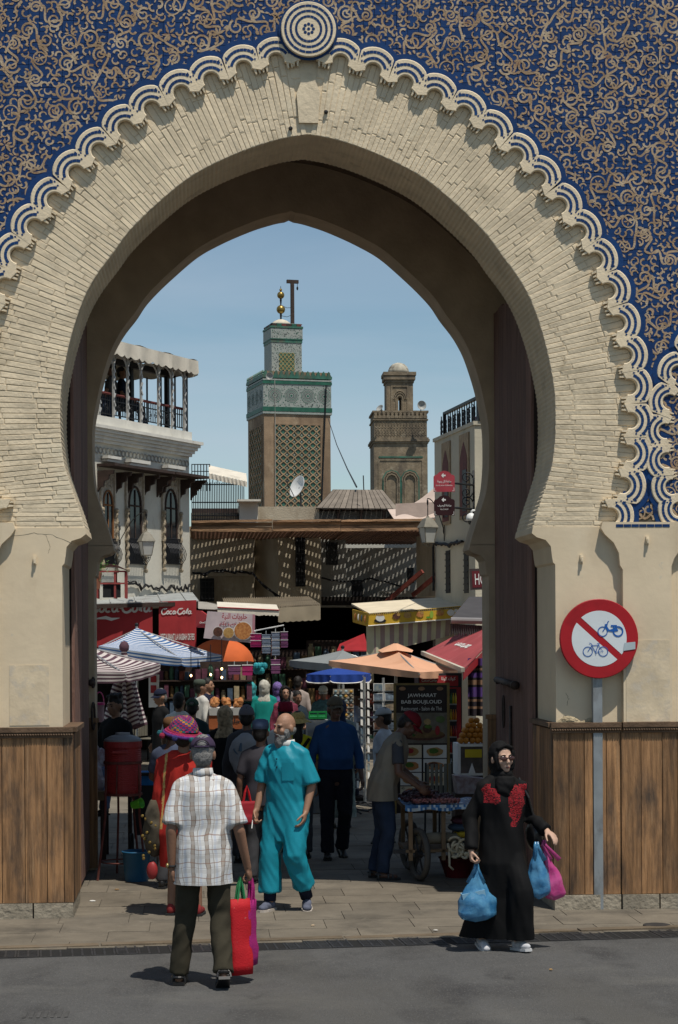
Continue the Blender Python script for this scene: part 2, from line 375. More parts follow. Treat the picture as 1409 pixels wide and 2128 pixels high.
# individual bricks on the ring
bk = []
for q in range(4):
    b = MB(); r2 = random.Random(q); e = .07
    vs = [(-.5, 0, -.5), (.5, 0, -.5), (.5, 0, .5), (-.5, 0, .5)]
    fr = [(x * (1 - e), -1 + r2.uniform(-.25, .25), z * (1 - e * 2.4)) for x, _, z in vs]; md = [(x, -.55, z) for x, _, z in vs]
    b.add(vs + md + fr, [(0, 1, 5, 4), (1, 2, 6, 5), (2, 3, 7, 6), (3, 0, 4, 7), (4, 5, 9, 8), (5, 6, 10, 9), (6, 7, 11, 10), (7, 4, 8, 11), (8, 9, 10, 11)])
    bk.append(b)
bmesh_shared = [b.mesh('brick', m_brick) for b in bk]
bricks = []
NC = 110
cb, _ = curve(NC)
for i, (p, n) in enumerate(cb):
    pa, na = cb[max(i - 1, 0)]; pb, nb = cb[min(i + 1, len(cb) - 1)]
    r_ = rng.uniform(0, .14) if i % 2 else rng.uniform(.06, .2); u = -.004
    first = True
    while u < .70:
        ln = (.07 + r_ if first else rng.uniform(.26, .44)); first = False
        e = min(u + ln, .73)
        if e - u < .05: e = .73
        mid = (u + e) / 2
        th = ((pb + nb * mid) - (pa + na * mid)).length / (2 if 0 < i < len(cb) - 1 else 1)
        pos = p + n * mid; tdir = ((pb + nb * mid) - (pa + na * mid)).normalized()
        if not (pos.y > 6.95 and abs(pos.x) < .11):
            bricks.append((pos, n, tdir, e - u - .004, th - .004 + rng.uniform(-.0015, .0015), rng.uniform(.0006, .0026), rng.uniform(-.003, .003)))
        u = e
bricks_s = sorted(range(len(bricks)), key=lambda k: -bricks[k][3] * bricks[k][4])
pick = set(bricks_s[:300]); rest = MB()
for k, (pos, n, td, ln, th, dp, rot) in enumerate(bricks):
    ax = V((n.x, 0, n.y)); az = V((td.x, 0, td.y)); az = (az - ax * az.dot(ax)).normalized()
    if ax.cross(V((0, 1, 0))).dot(az) < 0: az = -az
    M3 = Matrix((ax, V((0, 1, 0)), az)).transposed().to_4x4(); M3 = M3 @ Matrix.Rotation(rot, 4, 'Y'); M3.translation = G(pos.x, pos.y, .012)
    M3 = M3 @ Matrix.Diagonal((ln, dp + .006, th, 1))
    if k in pick: inst('brick', bmesh_shared[k % 4], ringo, M3)
    else: rest.add([M3 @ V(v) for v in bk[k % 4].v], bk[k % 4].f)
o = rest.build('brick_course', m_brick, ringo); o['kind'] = 'stuff'
# keystone
ks = MB(); ks.prism([G(-.085, 6.98, .012), G(.085, 6.98, .012), G(.105, 7.24, .012), G(.06, 7.36, .012), G(-.06, 7.36, .012), G(-.105, 7.24, .012)], (0, -.03, 0)); ks.build('keystone', m_brick, ringo)
for hx, zz in ((.155, 7.08), (-.16, 6.93)):
    MB().lathe([(.016, 0), (.02, .01), (.008, .03)], G(hx, zz, .0), 8, Matrix.Rotation(R(90), 3, 'X')).build('stud', m_iron, gate)
# tiled wall above and beside the ring (solid slab with the arch cut out)
tw = MB(); c6 = [(p + n * .765) for p, n in cv]; c6 = [V((p.x, p.y)) for p in c6 if p.y > 3.43]
c6 = [V((c6[0].x, 3.43))] + c6 + [V((c6[-1].x, 3.43))]
ctr = V((0, 4.3)); outer = []
for p in c6:
    d = (p - ctr); 
    if p.y <= 4.3: outer.append(V((math.copysign(8.5, p.x), p.y))); continue
    s = min(8.5 / max(1e-6, abs(d.x)), (TOP - 4.3) / max(1e-6, d.y)); outer.append(ctr + d * s)
# put the slab corners exactly
def slabface(mb, yy):
    strip(mb, [G(p.x, p.y, yy) for p in c6], [G(p.x, p.y, yy) for p in outer])
slabface(tw, -.03); slabface(tw, TH)
strip(tw, [G(p.x, p.y, -.03) for p in c6], [G(p.x, p.y, TH) for p in c6])
tw.add([G(-8.5, 3.43, -.03), G(-8.5, 3.43, TH), G(c6[0].x, 3.43, TH), G(c6[0].x, 3.43, -.03), G(8.5, 3.43, -.03), G(8.5, 3.43, TH), G(c6[-1].x, 3.43, TH), G(c6[-1].x, 3.43, -.03)], [(0, 1, 2, 3), (4, 5, 6, 7)])
twall = tw.build('tile_wall', m_grout, gate)
TS = .098
def clear(p, q=.62):        # distance outside the intrados curve > q
    return min((V(p) - a).length for a, n in cv) > q
tiles = []
def inside_ring(x, z):      # is the point inside the arch+ring zone
    if z < 3.43: return True
    ang_ok = min(((V((x, z)) - a).length, k) for k, (a, n) in enumerate(cv))
    a, n = cv[ang_ok[1]]; return (V((x, z)) - a).dot(n) < .80
nx0 = int(math.floor((-3.55) / TS)); 
for ix in range(nx0, int(3.75 / TS)):
    for iz in range(int(3.45 / TS) + 1, int(8.45 / TS)):
        x, z = (ix + .5) * TS, (iz + .5) * TS
        if not inside_ring(x, z): tiles.append((x, z))
tiles.sort(key=lambda t: abs(t[0]) * .6 + abs(t[1] - 7.7))
tm = MB(); e = TS / 2 - .0006; e2 = e - .0015
tm.add([(-e, 0, -e), (e, 0, -e), (e, 0, e), (-e, 0, e), (-e2, -.006, -e2), (e2, -.006, -e2), (e2, -.006, e2), (-e2, -.006, e2)], [(0, 1, 5, 4), (1, 2, 6, 5), (2, 3, 7, 6), (3, 0, 4, 7), (4, 5, 6, 7)])
tmm = tm.mesh('tile', m_blue); trest = MB()
for k, (x, z) in enumerate(tiles):
    Mt = Matrix.Translation(G(x, z, -.03 + rng.uniform(-.0004, .0004))) @ Matrix.Rotation(rng.uniform(-.004, .004), 4, 'Y')
    if k < 300: inst('tile', tmm, twall, Mt)
    else: trest.add([Mt @ V(v) for v in tm.v], tm.f)
o = trest.build('tile_field', m_blue, twall); o['kind'] = 'stuff'
# cobalt arabesque: scrolls, rings, leaves and vines, each a thin raised glaze shape
ab = MB(); ar = random.Random(21)
def ribbon(pts, y):
    n = len(pts); vs = []
    for i, (px_, pz_, w_) in enumerate(pts):
        mark(px_, pz_, w_ / 2 + .0215)
        a = pts[max(i - 1, 0)]; b = pts[min(i + 1, n - 1)]; tx, tz = b[0] - a[0], b[1] - a[1]; l = math.hypot(tx, tz) or 1
        qx, qz = -tz / l * w_ / 2, tx / l * w_ / 2
        vs += [G(px_ + qx, pz_ + qz, y), G(px_ - qx, pz_ - qz, y)]
    ab.add(vs, [(2 * i, 2 * i + 1, 2 * i + 3, 2 * i + 2) for i in range(n - 1)])
def leaf(x, z, a, l, w_, y):
    mark(x + .5 * l * math.cos(a), z + .5 * l * math.sin(a), w_ * .5 + .0215); ca, sa = math.cos(a), math.sin(a); pr = [(0, 0), (.25, .42), (.5, .5), (.8, .22), (1.05, -.12), (.7, -.32), (.35, -.4)]
    ab.add([G(x + (u * ca * l - v * sa * w_), z + (u * sa * l + v * ca * w_), y) for u, v in pr], [tuple(range(7))])
lev = [0]; occ = {}; OC = .014
def mark(x, z, r):
    k = int(r / OC) + 1; i0, j0 = int(x / OC), int(z / OC)
    for i in range(-k, k + 1):
        for j in range(-k, k + 1):
            if (i * i + j * j) * OC * OC <= r * r + 1e-6: occ[(i0 + i, j0 + j)] = 1
def nxt(): lev[0] += 1; return -.0365 - .00006 * (lev[0] % 61)
cents = []
tries = 0
while tries < 22000:
    tries += 1
    x, z = ar.uniform(-3.45, 3.65), ar.uniform(3.5, 8.4)
    if inside_ring(x, z) or any((x - a) ** 2 + (z - b) ** 2 < .0272 for a, b in cents): continue
    cents.append((x, z))
def ok(pts): return [p for p in pts if not inside_ring(p[0], p[1])]
for k, (x, z) in enumerate(cents):         # every centre is a curling scroll; a stem runs on to its nearest neighbours
    a0 = ar.uniform(0, 6.28); sg = ar.choice((-1, 1)); Rr = ar.uniform(.056, .084); kind = ar.random()
    if kind < .78:
        n = 20; tr = ar.uniform(1.2, 1.7); y = nxt()
        ribbon([(x + Rr * (1 - .8 * t) * math.cos(a0 + sg * t * tr * 6.283), z + Rr * (1 - .8 * t) * math.sin(a0 + sg * t * tr * 6.283), .0215 * (1 - .45 * t) + (.012 if t > .94 else 0)) for t in [i_ / (n - 1) for i_ in range(n)]], y)
        for q in range(ar.choice((2, 3))):
            a = a0 + sg * ar.uniform(.3, 4.2); leaf(x + Rr * math.cos(a), z + Rr * math.sin(a), a + sg * ar.uniform(.6, 1.3), ar.uniform(.038, .058), ar.uniform(.022, .032), nxt())
    elif kind < .9:
        y = nxt(); ribbon([(x + Rr * .8 * math.cos(i_ * .3307), z + Rr * .8 * math.sin(i_ * .3307), .012) for i_ in range(20)], y)
        for q in range(5): a = a0 + q * 1.2566; leaf(x + .008 * math.cos(a), z + .008 * math.sin(a), a, .034, .017, nxt())
    else:
        for q in range(5): a = a0 + q * 1.2566; leaf(x + .01 * math.cos(a), z + .01 * math.sin(a), a, ar.uniform(.05, .065), .026, nxt())
    nb_ = sorted(((x - b[0]) ** 2 + (z - b[1]) ** 2, b) for b in cents if b != (x, z))[:2]
    for d2, (bx, bz) in nb_:
        if d2 > .12 or (bx, bz) < (x, z): continue
        dx, dz = bx - x, bz - z; bw_ = ar.choice((-1, 1)) * .05; l_ = math.hypot(dx, dz); pts = []
        for i_ in range(13):
            t = i_ / 12; o_ = bw_ * math.sin(t * 6.283); pts.append((x + dx * t - dz / l_ * o_ + dx / l_ * 0, z + dz * t + dx / l_ * o_, .014 + .006 * math.sin(t * 3.14)))
        pts = ok(pts)
        if len(pts) > 5: ribbon(pts, nxt())
gaps = [(i, j) for i in range(int(-3.5 / OC), int(3.68 / OC)) for j in range(int(3.48 / OC), int(8.42 / OC))]; ar.shuffle(gaps)
for i, j in gaps:                          # small commas and buds keep the spacing even
    x, z = i * OC, j * OC
    if (i, j) in occ or inside_ring(x, z): continue
    a = ar.uniform(0, 6.28); y = nxt()
    if ar.random() < .35: leaf(x - .02 * math.cos(a), z - .02 * math.sin(a), a, .042, .02, y)
    else:
        sg = ar.choice((-1, 1)); ribbon([(x + .03 * math.cos(a + sg * t_) - .015 * math.cos(a), z + .03 * math.sin(a + sg * t_) - .015 * math.sin(a), .017 * (1 - t_ / 5) + .004) for t_ in (0, .6, 1.2, 1.8, 2.4, 3.0, 3.6)], y)
o = ab.build('arabesque_scrolls', m_tile, twall); o['kind'] = 'stuff'
# scalloped trim: one carved arc each, cobalt inlay strips, teeth between
def scallop_mesh(yo):
    mb = MB(); n = 22; a0, a1 = R(-106), R(106); r0, r1 = .070, .212
    ou = [(r1 * math.cos(a0 + (a1 - a0) * i / n), r1 * math.sin(a0 + (a1 - a0) * i / n)) for i in range(n + 1)]
    ii = [(r0 * math.cos(a0 + (a1 - a0) * i / n), r0 * math.sin(a0 + (a1 - a0) * i / n)) for i in range(n + 1)]
    f, bk_ = -.053 - yo, .0
    ch = .008
    oc = [(x * (1 - ch / r1), z * (1 - ch / r1)) for x, z in ou]; ic = [(x * (1 + ch / r0), z * (1 + ch / r0)) for x, z in ii]
    L_ = [[V((x, bk_, z)) for x, z in ii], [V((x, f + ch, z)) for x, z in ii], [V((x, f, z)) for x, z in ic], [V((x, f, z)) for x, z in oc], [V((x, f + ch, z)) for x, z in ou], [V((x, bk_, z)) for x, z in ou]]
    L_ = [[V((p.x, p.y, max(-.150, min(.150, p.z)))) for p in q] for q in L_]
    for a, b in zip(L_[:-1], L_[1:]): strip(mb, a, b)
    for e_ in (0, n): mb.add([q[e_] for q in L_], [tuple(range(6))])
    for wz in (-.128, -.095, .095, .128):       # teeth
        mb.add([(-.018, f + .004, wz - .012), (-.018, f + .004, wz + .012), (-.078, f + .012, wz + .006), (-.078, f + .012, wz - .006), (-.018, 0, wz - .012), (-.018, 0, wz + .012), (-.078, 0, wz + .006), (-.078, 0, wz - .006)],
               [(0, 1, 2, 3), (0, 3, 7, 4), (1, 5, 6, 2), (3, 2, 6, 7), (0, 4, 5, 1)])
    return mb
def inlay_mesh(yo):
    mb = MB(); y = -.0555 - yo
    for r, ang_ in ((.108, 66), (.163, 50)):
        k = 7 if r < .14 else 9
        for q in range(k):
            b0 = R(-ang_ + 2 * ang_ * q / k + .35); b1 = R(-ang_ + 2 * ang_ * (q + 1) / k - .35)
            ri, ro = r - .0125, r + .0125
            mb.add([(ri * math.cos(b0), y, ri * math.sin(b0)), (ro * math.cos(b0), y, ro * math.sin(b0)), (ro * math.cos((b0 + b1) / 2), y, ro * math.sin((b0 + b1) / 2)), (ro * math.cos(b1), y, ro * math.sin(b1)), (ri * math.cos(b1), y, ri * math.sin(b1)), (ri * math.cos((b0 + b1) / 2), y, ri * math.sin((b0 + b1) / 2))], [(0, 1, 2, 3, 4, 5)])
    for s in (-1, 1):
        for (u, w_) in ((.128, .124), (.092, .133), (.05, .12)):
            mb.add([(u - .012, y, s * w_), (u, y, s * w_ - .009), (u + .012, y, s * w_), (u, y, s * w_ + .009)], [(0, 1, 2, 3)])
    return mb
back = MB(); back.lathe([(.248, 0), (.248, .012)], (0, 0, 0), 28)
sc_me = [scallop_mesh(0).mesh('scallop', m_trim), scallop_mesh(.0018).mesh('scallop', m_trim)]
in_me = [inlay_mesh(0).mesh('inlay', m_blue), inlay_mesh(.0018).mesh('inlay', m_blue)]
bkm = MB(); bo = [V((.258 * math.cos(R(-62 + 124 * i / 28)), -.0455, .258 * math.sin(R(-62 + 124 * i / 28)))) for i in range(29)]; bi = [V((.18 * math.cos(R(-62 + 124 * i / 28)), -.0455, .18 * math.sin(R(-62 + 124 * i / 28)))) for i in range(29)]
strip(bkm, bi, bo); strip(bkm, bo, [p + V((0, .012, 0)) for p in bo])
bk_me = [bkm.mesh('glaze_border', m_blue)]
def put_scallop(x, z, n, i, sc=1.0):
    ax = V((n.x, 0, n.y)).normalized(); az = ax.cross(V((0, 1, 0)))
    M3 = Matrix((ax, V((0, 1, 0)), az)).transposed().to_4x4(); M3.translation = G(x, z, 0)
    if sc != 1: M3 = M3 @ Matrix.Diagonal((sc, 1, sc, 1))
    s = inst('scallop', sc_me[i % 2], gate, M3); 
    a = inst('inlay', in_me[i % 2], s, M3)
    Mb = M3.copy(); Mb.translation = Mb.translation + V((0, .0012 * (i % 3), 0)); b = inst('glaze_border', bk_me[0], s, Mb)
co, _ = curve(400); oc = [(p + n * .665, n) for p, n in co]
oc = [q for q in oc if q[0].y > 3.50]
cum = [0]
for i in range(1, len(oc)): cum.append(cum[-1] + (oc[i][0] - oc[i - 1][0]).length)
NS = 2 * round(cum[-1] / .287 / 2) + 1
SCAL = []
for k in range(NS):
    s = cum[-1] * k / (NS - 1); j = min(range(len(cum)), key=lambda q: abs(cum[q] - s)); SCAL.append(oc[j])
    put_scallop(oc[j][0].x, oc[j][0].y, oc[j][1], k)
for k, (hx, z, nx_, nz_) in enumerate(((3.30, 4.78, -.8, .6), (3.22, 4.52, -.93, .35), (3.18, 4.26, -1, .1), (3.19, 4.0, -1, -.05), (3.24, 3.76, -.95, -.25), (3.30, 3.56, -.9, -.4), (3.45, 5.0, -.55, .8))):
    for sgn in (1, -1): put_scallop(hx * sgn, z, V((nx_ * sgn, nz_)), k, .92)
# roundel over the crown
zc = SCAL[NS // 2][0].y + .235
med = MB(); yb = -.098
for r0, r1, dy in ((.0, .30, .0),): med.lathe([(r1 - .035, 0), (r1 - .035, .012), (0, .012)], G(0, zc, -.05), 40, Matrix.Rotation(R(90), 3, 'X'), 1)
med.lathe([(.243, 0), (.243, .04), (.238, .046), (0, .046)], G(0, zc, -.05), 40, Matrix.Rotation(R(90), 3, 'X'), 0)
for r in (.205, .158, .110):
    n = 44
    for i in range(n // 2):
        b0, b1 = 2 * math.pi * (2 * i + .06) / n, 2 * math.pi * (2 * i + 1.94) / n; bm_ = (b0 + b1) / 2; ri, ro = r - .0105, r + .0105
        med.add([G(q * math.cos(a), zc + q * math.sin(a), yb) for q, a in ((ri, b0), (ro, b0), (ro, bm_), (ro, b1), (ri, b1), (ri, bm_))], [(0, 1, 2, 3, 4, 5)], 1)
for i in range(8):
    a = i * math.pi / 4; c = G(.042 * math.cos(a), zc + .042 * math.sin(a), yb); med.add([c + V((.0145 * math.cos(t * .785), 0, .0145 * math.sin(t * .785))) for t in range(8)], [tuple(range(8))], 1)
med.add([G(.014 * math.cos(t * .785), zc + .014 * math.sin(t * .785), yb) for t in range(8)], [tuple(range(8))], 1)
med.build('roundel', [m_trim, m_blue], gate)
# piers: plaster with corbelled shoulder, pilaster strips, recess patch
shoulder = [(1.985, 3.405), (1.975, 3.35), (2.02, 3.315), (2.10, 3.29), (2.145, 3.235), (2.155, 3.15), (2.165, 3.09), (2.185, 3.07)]
for sg in (-1, 1):
    pr = MB(); poly = [G(sg * h, z) for h, z in shoulder] + [G(sg * 2.185, 0), G(sg * 3.0, 0), G(sg * 3.0, 3.405)]
    pr.prism(poly, (0, TH, 0)); pier = pr.build('pier', m_plaster, gate)
    # flare of the horseshoe below the lowest course
    pl = MB(); sh = [(2.78, 0), (3.22, 0), (3.22, 3.05), (3.245, 3.12), (3.30, 3.2), (3.42, 3.27), (3.42, 3.445), (2.60, 3.445), (2.585, 3.39), (2.62, 3.335), (2.70, 3.26), (2.745, 3.17), (2.755, 3.06), (2.78, 3.02)]
    pl.prism([G(sg * h, z, -.075) for h, z in sh], (0, .075 + .5, 0)); pl.build('pilaster', m_plaster, gate)
    wl = MB(); wl.prism([G(sg * 3.0, 0, .003), G(sg * 8.5, 0, .003), G(sg * 8.5, 3.425, .003), G(sg * 3.0, 3.425, .003)], (0, TH, 0)); wl.build('side_wall', m_plaster, gate)
    ins = MB()
    for q in range(7):
        ins.bb(G(sg * 2.72 + sg * q * .07, 3.40, -.079), G(sg * 2.72 + sg * (q * .07 + .065), 3.425, -.074))
    ins.build('inlay', m_blue, gate)
    for hx, zz, yy in ((2.42, 3.12, 0), (3.0, 3.28, -.075)):
        MB().box(G(sg * hx, zz, yy - .012), (.028, .03, .07)).box(G(sg * hx, zz - .005, yy - .036), (.016, .02, .04)).build('hook', m_trim, gate)
m_patch = mat('grey_cement_patch', (.62, .51, .355), .92, .15, 6, .12, 30, stain=[((.53, .46, .36), 8, .5, .65, (1, 1, 1))])
c0, c1 = atY(20, 1508, 0), atY(102, 1382, 0)
MB().bb((c0.x, -.004, c0.z), (c1.x, .002, c1.z)).build('plaster_patch', m_patch, gate)
c0, c1 = atY(1302, 1500, -.08), atY(1392, 1330, -.08)
MB().bb((c0.x, -.0785, c0.z), (c1.x, -.07, c1.z)).build('plaster_patch', m_patch, gate)
m_rubble = mat('exposed_rubble', (.42, .34, .22), .95, .3, 14, 1, 40)
rb = MB(); c0 = atY(1160, 1512, 0)
for i in range(16):
    t = i / 15; q = atY(1160 + 75 * t, 1512 - 14 * abs(math.sin(t * 5)) - 6 * (1 - t), 0); rb.ball((q.x, -.004, q.z), (.035, .014, .03), 7, 5)
rb.build('exposed_rubble', m_rubble, gate)
# vault chamber between the two rings, rear ring, rear wall and roof
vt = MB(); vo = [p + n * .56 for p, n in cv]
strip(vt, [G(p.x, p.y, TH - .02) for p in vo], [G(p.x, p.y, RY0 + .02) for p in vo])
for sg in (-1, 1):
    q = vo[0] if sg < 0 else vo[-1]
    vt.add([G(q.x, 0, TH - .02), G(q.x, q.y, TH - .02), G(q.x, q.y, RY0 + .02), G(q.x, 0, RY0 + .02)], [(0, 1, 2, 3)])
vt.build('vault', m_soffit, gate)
rr = MB(); cr = [(p - n * (.10 * abs(n.x) - .05 * max(0, n.y)), n) for p, n in cv]
rx = [(q[0] if q[0].y > 3.4 else V((q[0].x, 3.4))) for q in cr]
outr = []
for p in rx:
    d = p - ctr
    if p.y <= 4.3: outr.append(V((math.copysign(8.5, p.x), p.y))); continue
    s = min(8.5 / max(1e-6, abs(d.x)), (TOP - 4.3) / max(1e-6, d.y)); outr.append(ctr + d * s)
for yy in (RY0, RY1): strip(rr, [G(p.x, p.y, yy) for p in rx], [G(p.x, p.y, yy) for p in outr])
strip(rr, [G(p.x, p.y, RY0) for p in rx], [G(p.x, p.y, RY1) for p in rx])
for sg in (-1, 1):
    rr.prism([G(sg * (h - .10), z, RY0) for h, z in shoulder] + [G(sg * 2.085, 0, RY0), G(sg * 8.5, 0, RY0), G(sg * 8.5, 3.40, RY0)], (0, RY1 - RY0, 0))
rr.build('rear_arch', mat('rear_brick', (.43, .33, .225), .9, .15, 3, .3, 25), gate)
MB().bb(G(-8.5, TOP + .004, -.05), G(8.5, TOP + .6, RY1)).build('parapet', m_plaster, gate)  # slab out of view, added as the gate's roof for shadow casting
MB().bb(G(-8.5, 8.6, TH + .004), G(-8.4, TOP, RY0 - .004)).bb(G(8.4, 8.6, TH + .004), G(8.5, TOP, RY0 - .004)).build('end_wall', m_plaster, gate)
# door leaves folded back between the rings
m_door = mat('weathered_door_wood', (.21, .118, .092), .8, .35, 5, .8, 30, stretch=(6, 6, .35), rnd=.22, stain=[((.20, .13, .10), 6, .55, .75, (4, 4, .3))])
m_doorback = mat('door_core', (.03, .019, .015), .9)
for sg in (-1, 1):
    xi = 2.185 - .045; leafc = MB(); leafc.bb(G(sg * (xi + .03), .05, TH + .03), G(sg * (xi + .10), 5.85, TH + 2.26)); lf = leafc.build('door_leaf', m_doorback, gate)
    k = 8; pw = 2.22 / k
    for i in range(k):
        MB().bb(G(sg * xi, .05, TH + .03 + i * pw + .004), G(sg * (xi + .028), 5.85 - .012 * (i % 3), TH + .03 + (i + 1) * pw - .004)).build('plank', m_door, lf)
    MB().bb(G(sg * (xi + .002), .05, TH + 2.262), G(sg * (xi + .10), 5.85, TH + 2.30)).build('edge_rail', m_door, lf)
    m_bolt = mat('old_iron', (.05, .036, .03), .65, .3, 20, .3, 60, metal=.4)
    b = MB(); zb = 1.98
    if sg > 0:
        b.tube([G(xi - .05, zb - .03, TH + .75), G(xi - .05, zb, TH + 1.9)], .034, 10); b.lathe([(.045, 0), (.045, .05)], G(xi - .05, zb - .03, TH + .72), 10, Matrix.Rotation(R(-90), 3, 'X'))
        for q in (1.0, 1.35, 1.7): b.tube([G(xi - .09, zb - .03, TH + q), G(xi + .01, zb - .03, TH + q)], .012, 6)
        b.tube([G(xi - .035 + .0 * i, zb - .32 + .16 * math.cos(i * .3307), TH + 1.55 + .05 * math.sin(i * .3307)) for i in range(20)], .011, 6)
        b.box(G(xi - .012, zb - .7, TH + 1.25), (.02, .07, .9))
    else:
        for zc_, rr_ in ((1.97, .05), (1.62, .14)):
            b.tube([G(-xi + .045 + .012 * math.sin(i * .3307), zc_ + rr_ * math.cos(i * .3307), TH + 2.28 + .35 * rr_ * math.sin(i * .3307)) for i in range(20)], .012, 6)
        b.ball(G(-xi + .03, 1.97, TH + 2.24), .04, 8, 5)
    b.build('bolt', m_bolt, lf, smooth=True)
# panelled wood dado on both piers: planks, rope cornice, stone footings
m_plank = mat('dado_plank', (.27, .145, .066), .66, .45, 4, .5, 20, stretch=(9, 9, .5), rnd=.36, spec=.35, stain=[((.075, .05, .034), 2.2, .48, .7, (2.2, 2.2, .8)), ((.33, .20, .105), 6, .55, .75, (6, 6, .35))])
m_rail = mat('dado_rail', (.12, .074, .044), .7, .3, 8, .3, 40, spec=.3)
m_foot = mat('footing_stone', (.27, .235, .18), .92, .25, 5, .8, 25, rnd=.15)
ZB, ZT = .135, 1.60
def plankrow(xs, yf, root, zb=ZB):
    for a, b in zip(xs[:-1], xs[1:]):
        lo, hi = min(a, b), max(a, b); MB().bb((lo + .003, yf + rng.uniform(-.003, .003), zb), (hi - .003, yf + .035, ZT)).build('plank', m_plank, root)
def cornice(xa, xb, yf, root):
    c = MB(); c.bb((xa - .0, yf - .035, ZT + .02), (xb, yf + .05, ZT + .062)); c.bb((xa + .004, yf - .018, ZT - .03), (xb - .004, yf + .05, ZT + .0195))
    n = int(abs(xb - xa) / .022)
    for i in range(n):
        x = xa + (i + .5) * (xb - xa) / n; c.ball((x, yf - .022, ZT - .002), (.0135, .016, .011), 6, 4, Matrix.Rotation(R(35), 3, 'Y'))
    return c.build('cornice', m_rail, root)
for sg in (-1, 1):
    if sg > 0:
        A_ = [atY(x, 1700, -.10).x for x in (1150, 1183, 1215, 1233, 1261, 1291)]; B_ = [atY(x, 1700, -.115).x for x in (1291.5, 1333, 1377, 1409, 1450, 1490)]
    else:
        A_ = [atY(x, 1700, -.10).x for x in (153, 133, 98, 52, 4, -30)]; B_ = [atY(x, 1700, -.115).x for x in (-34, -70, -110, -150, -190)]
    dado = MB(); xs = sorted([A_[0], A_[-1]]); dado.bb((xs[0] + .01, -.066, ZB), (xs[1], .0 - .002, ZT + .001))
    xs2 = sorted([B_[0], B_[-1]]); dado.bb((xs2[0], -.081, ZB), (xs2[1], -.077, ZT + .001))
    dr = dado.build('dado', m_rail, gate)
    plankrow(A_, -.10, dr); plankrow(B_, -.115, dr)
    cornice(xs[0] - .02, xs[1] + .0, -.10, dr); cornice(xs2[0] + .012, xs2[1], -.115, dr)
    # return along the jamb
    xj = A_[0]; jb = [-.062 + i * .2 for i in range(6)]; 
    for a, b in zip(jb[:-1], jb[1:]):
        MB().bb((xj, a + .003, ZB), (xj + sg * .04, min(b, TH) - .003, ZT)).build('plank', m_plank, dr)
    MB().bb((xj + sg * .041, -.0619, ZB), (GX + sg * 2.183, TH, ZT - .002)).build('jamb_lining', m_rail, dr)
    MB().bb((xj - sg * .035, -.07, ZT + .02), (GX + sg * 2.183, TH, ZT + .06)).build('cornice', m_rail, dr)
    # chamfered jamb foot + footing stones
    xx = xs[0]
    for lo, hi, yf in ((xs[0], xs[1], -.105), (xs2[0], xs2[1], -.12)):
        x = lo
        while x < hi - .02:
            l = min(rng.uniform(.28, .55), hi - x); 
            st = MB(); st.box((x + l / 2, yf + .10, .062), (l - .014, .22 + rng.uniform(-.03, .02), .136)); st.build('footing_stone', m_foot, gate); x += l
    MB().box((xj + sg * .09, .42, .06), (.17, .9, .134)).build('footing_stone', m_foot, gate)
# rear jamb dado
for sg in (-1, 1):
    rd_ = MB(); rd_.bb(G(sg * 2.06, .03, RY0 - .05), G(sg * 2.3, 1.55, RY0 - .003)); rd_.bb(G(sg * 2.04, 1.552, RY0 - .07), G(sg * 2.3, 1.60, RY0 - .003)); rd_.build('rear_dado', m_plank, gate)
# dirt mounds where wall meets paving
m_dirt = mat('cement_mound', (.34, .29, .22), .95, .25, 6, .8, 30)
def mound(px, py, rx, ry, h, lab):
    p = gnd(px, py); mb = MB(); mb.ball(p + V((0, 0, -.01)), (rx, ry, h), 18, 8); tag(mb.build('cement_mound', m_dirt, None, True), lab, 'mound')
mound(1245, 1884, .17, .12, .06, 'low grey cement mound round the foot of the sign post')

# small litter on the paving
for px_, py_, lb, c_, sz in ((192, 1874, 'white paper scrap on the paving near the left pier', (.6, .6, .58), .03), (243, 1850, 'small tan leaf scrap on the paving near the cooler', (.25, .16, .08), .025), (650, 1925, 'tan crumb of litter on the paving in front of the robed man', (.4, .3, .2), .015), (1145, 2017, 'ochre pebble lying on the asphalt at right', (.35, .22, .1), .016), (905, 1935, 'torn paper scrap beside the drain', (.42, .40, .36), .022)):
    p = gnd(px_, py_); q = MB(); q.ball(p + V((0, 0, .008)), (sz, sz * .7, .008), 7, 4); q.v = [tuple(V(v) + V((fnz(v, 40), fnz(v, 40, 2), 0)) * .006) for v in q.v]; tag(q.build('litter', mat('litter_%d' % px_, c_, .9)), lb, 'litter')

m_crack = mat('crack_shadow_gap', (.10, .085, .06), .95)
def crack(pts, m, par, w_, name='crack'):
    rg = random.Random(len(pts) * 7 + int(abs(pts[0][0]) * 100)); q = []
    for a, b in zip(pts[:-1], pts[1:]):
        for k in range(5): t = k / 5; q.append(V(a).lerp(V(b), t) + V((rg.uniform(-1, 1), 0, rg.uniform(-1, 1))) * w_ * 3 if par is not None and par.name.startswith('city') else V(a).lerp(V(b), t) + V((rg.uniform(-1, 1), rg.uniform(-1, 1), 0)) * w_ * 4)
    mb = MB(); mb.tube(q + [V(pts[-1])], [w_ * rg.uniform(.5, 1.2) for _ in range(len(q) + 1)], 4); return mb.build(name, m, par)
for pl in ([(1160, 1500), (1172, 1488), (1195, 1492), (1216, 1508), (1232, 1506)], [(1175, 1440), (1182, 1452), (1178, 1466)], [(20, 1116), (70, 1108), (110, 1112), (150, 1130)], [(96, 1113), (104, 1135), (100, 1150)]):
    crack([atY(x, y, .0) for x, y in pl], m_crack, gate, .0018)
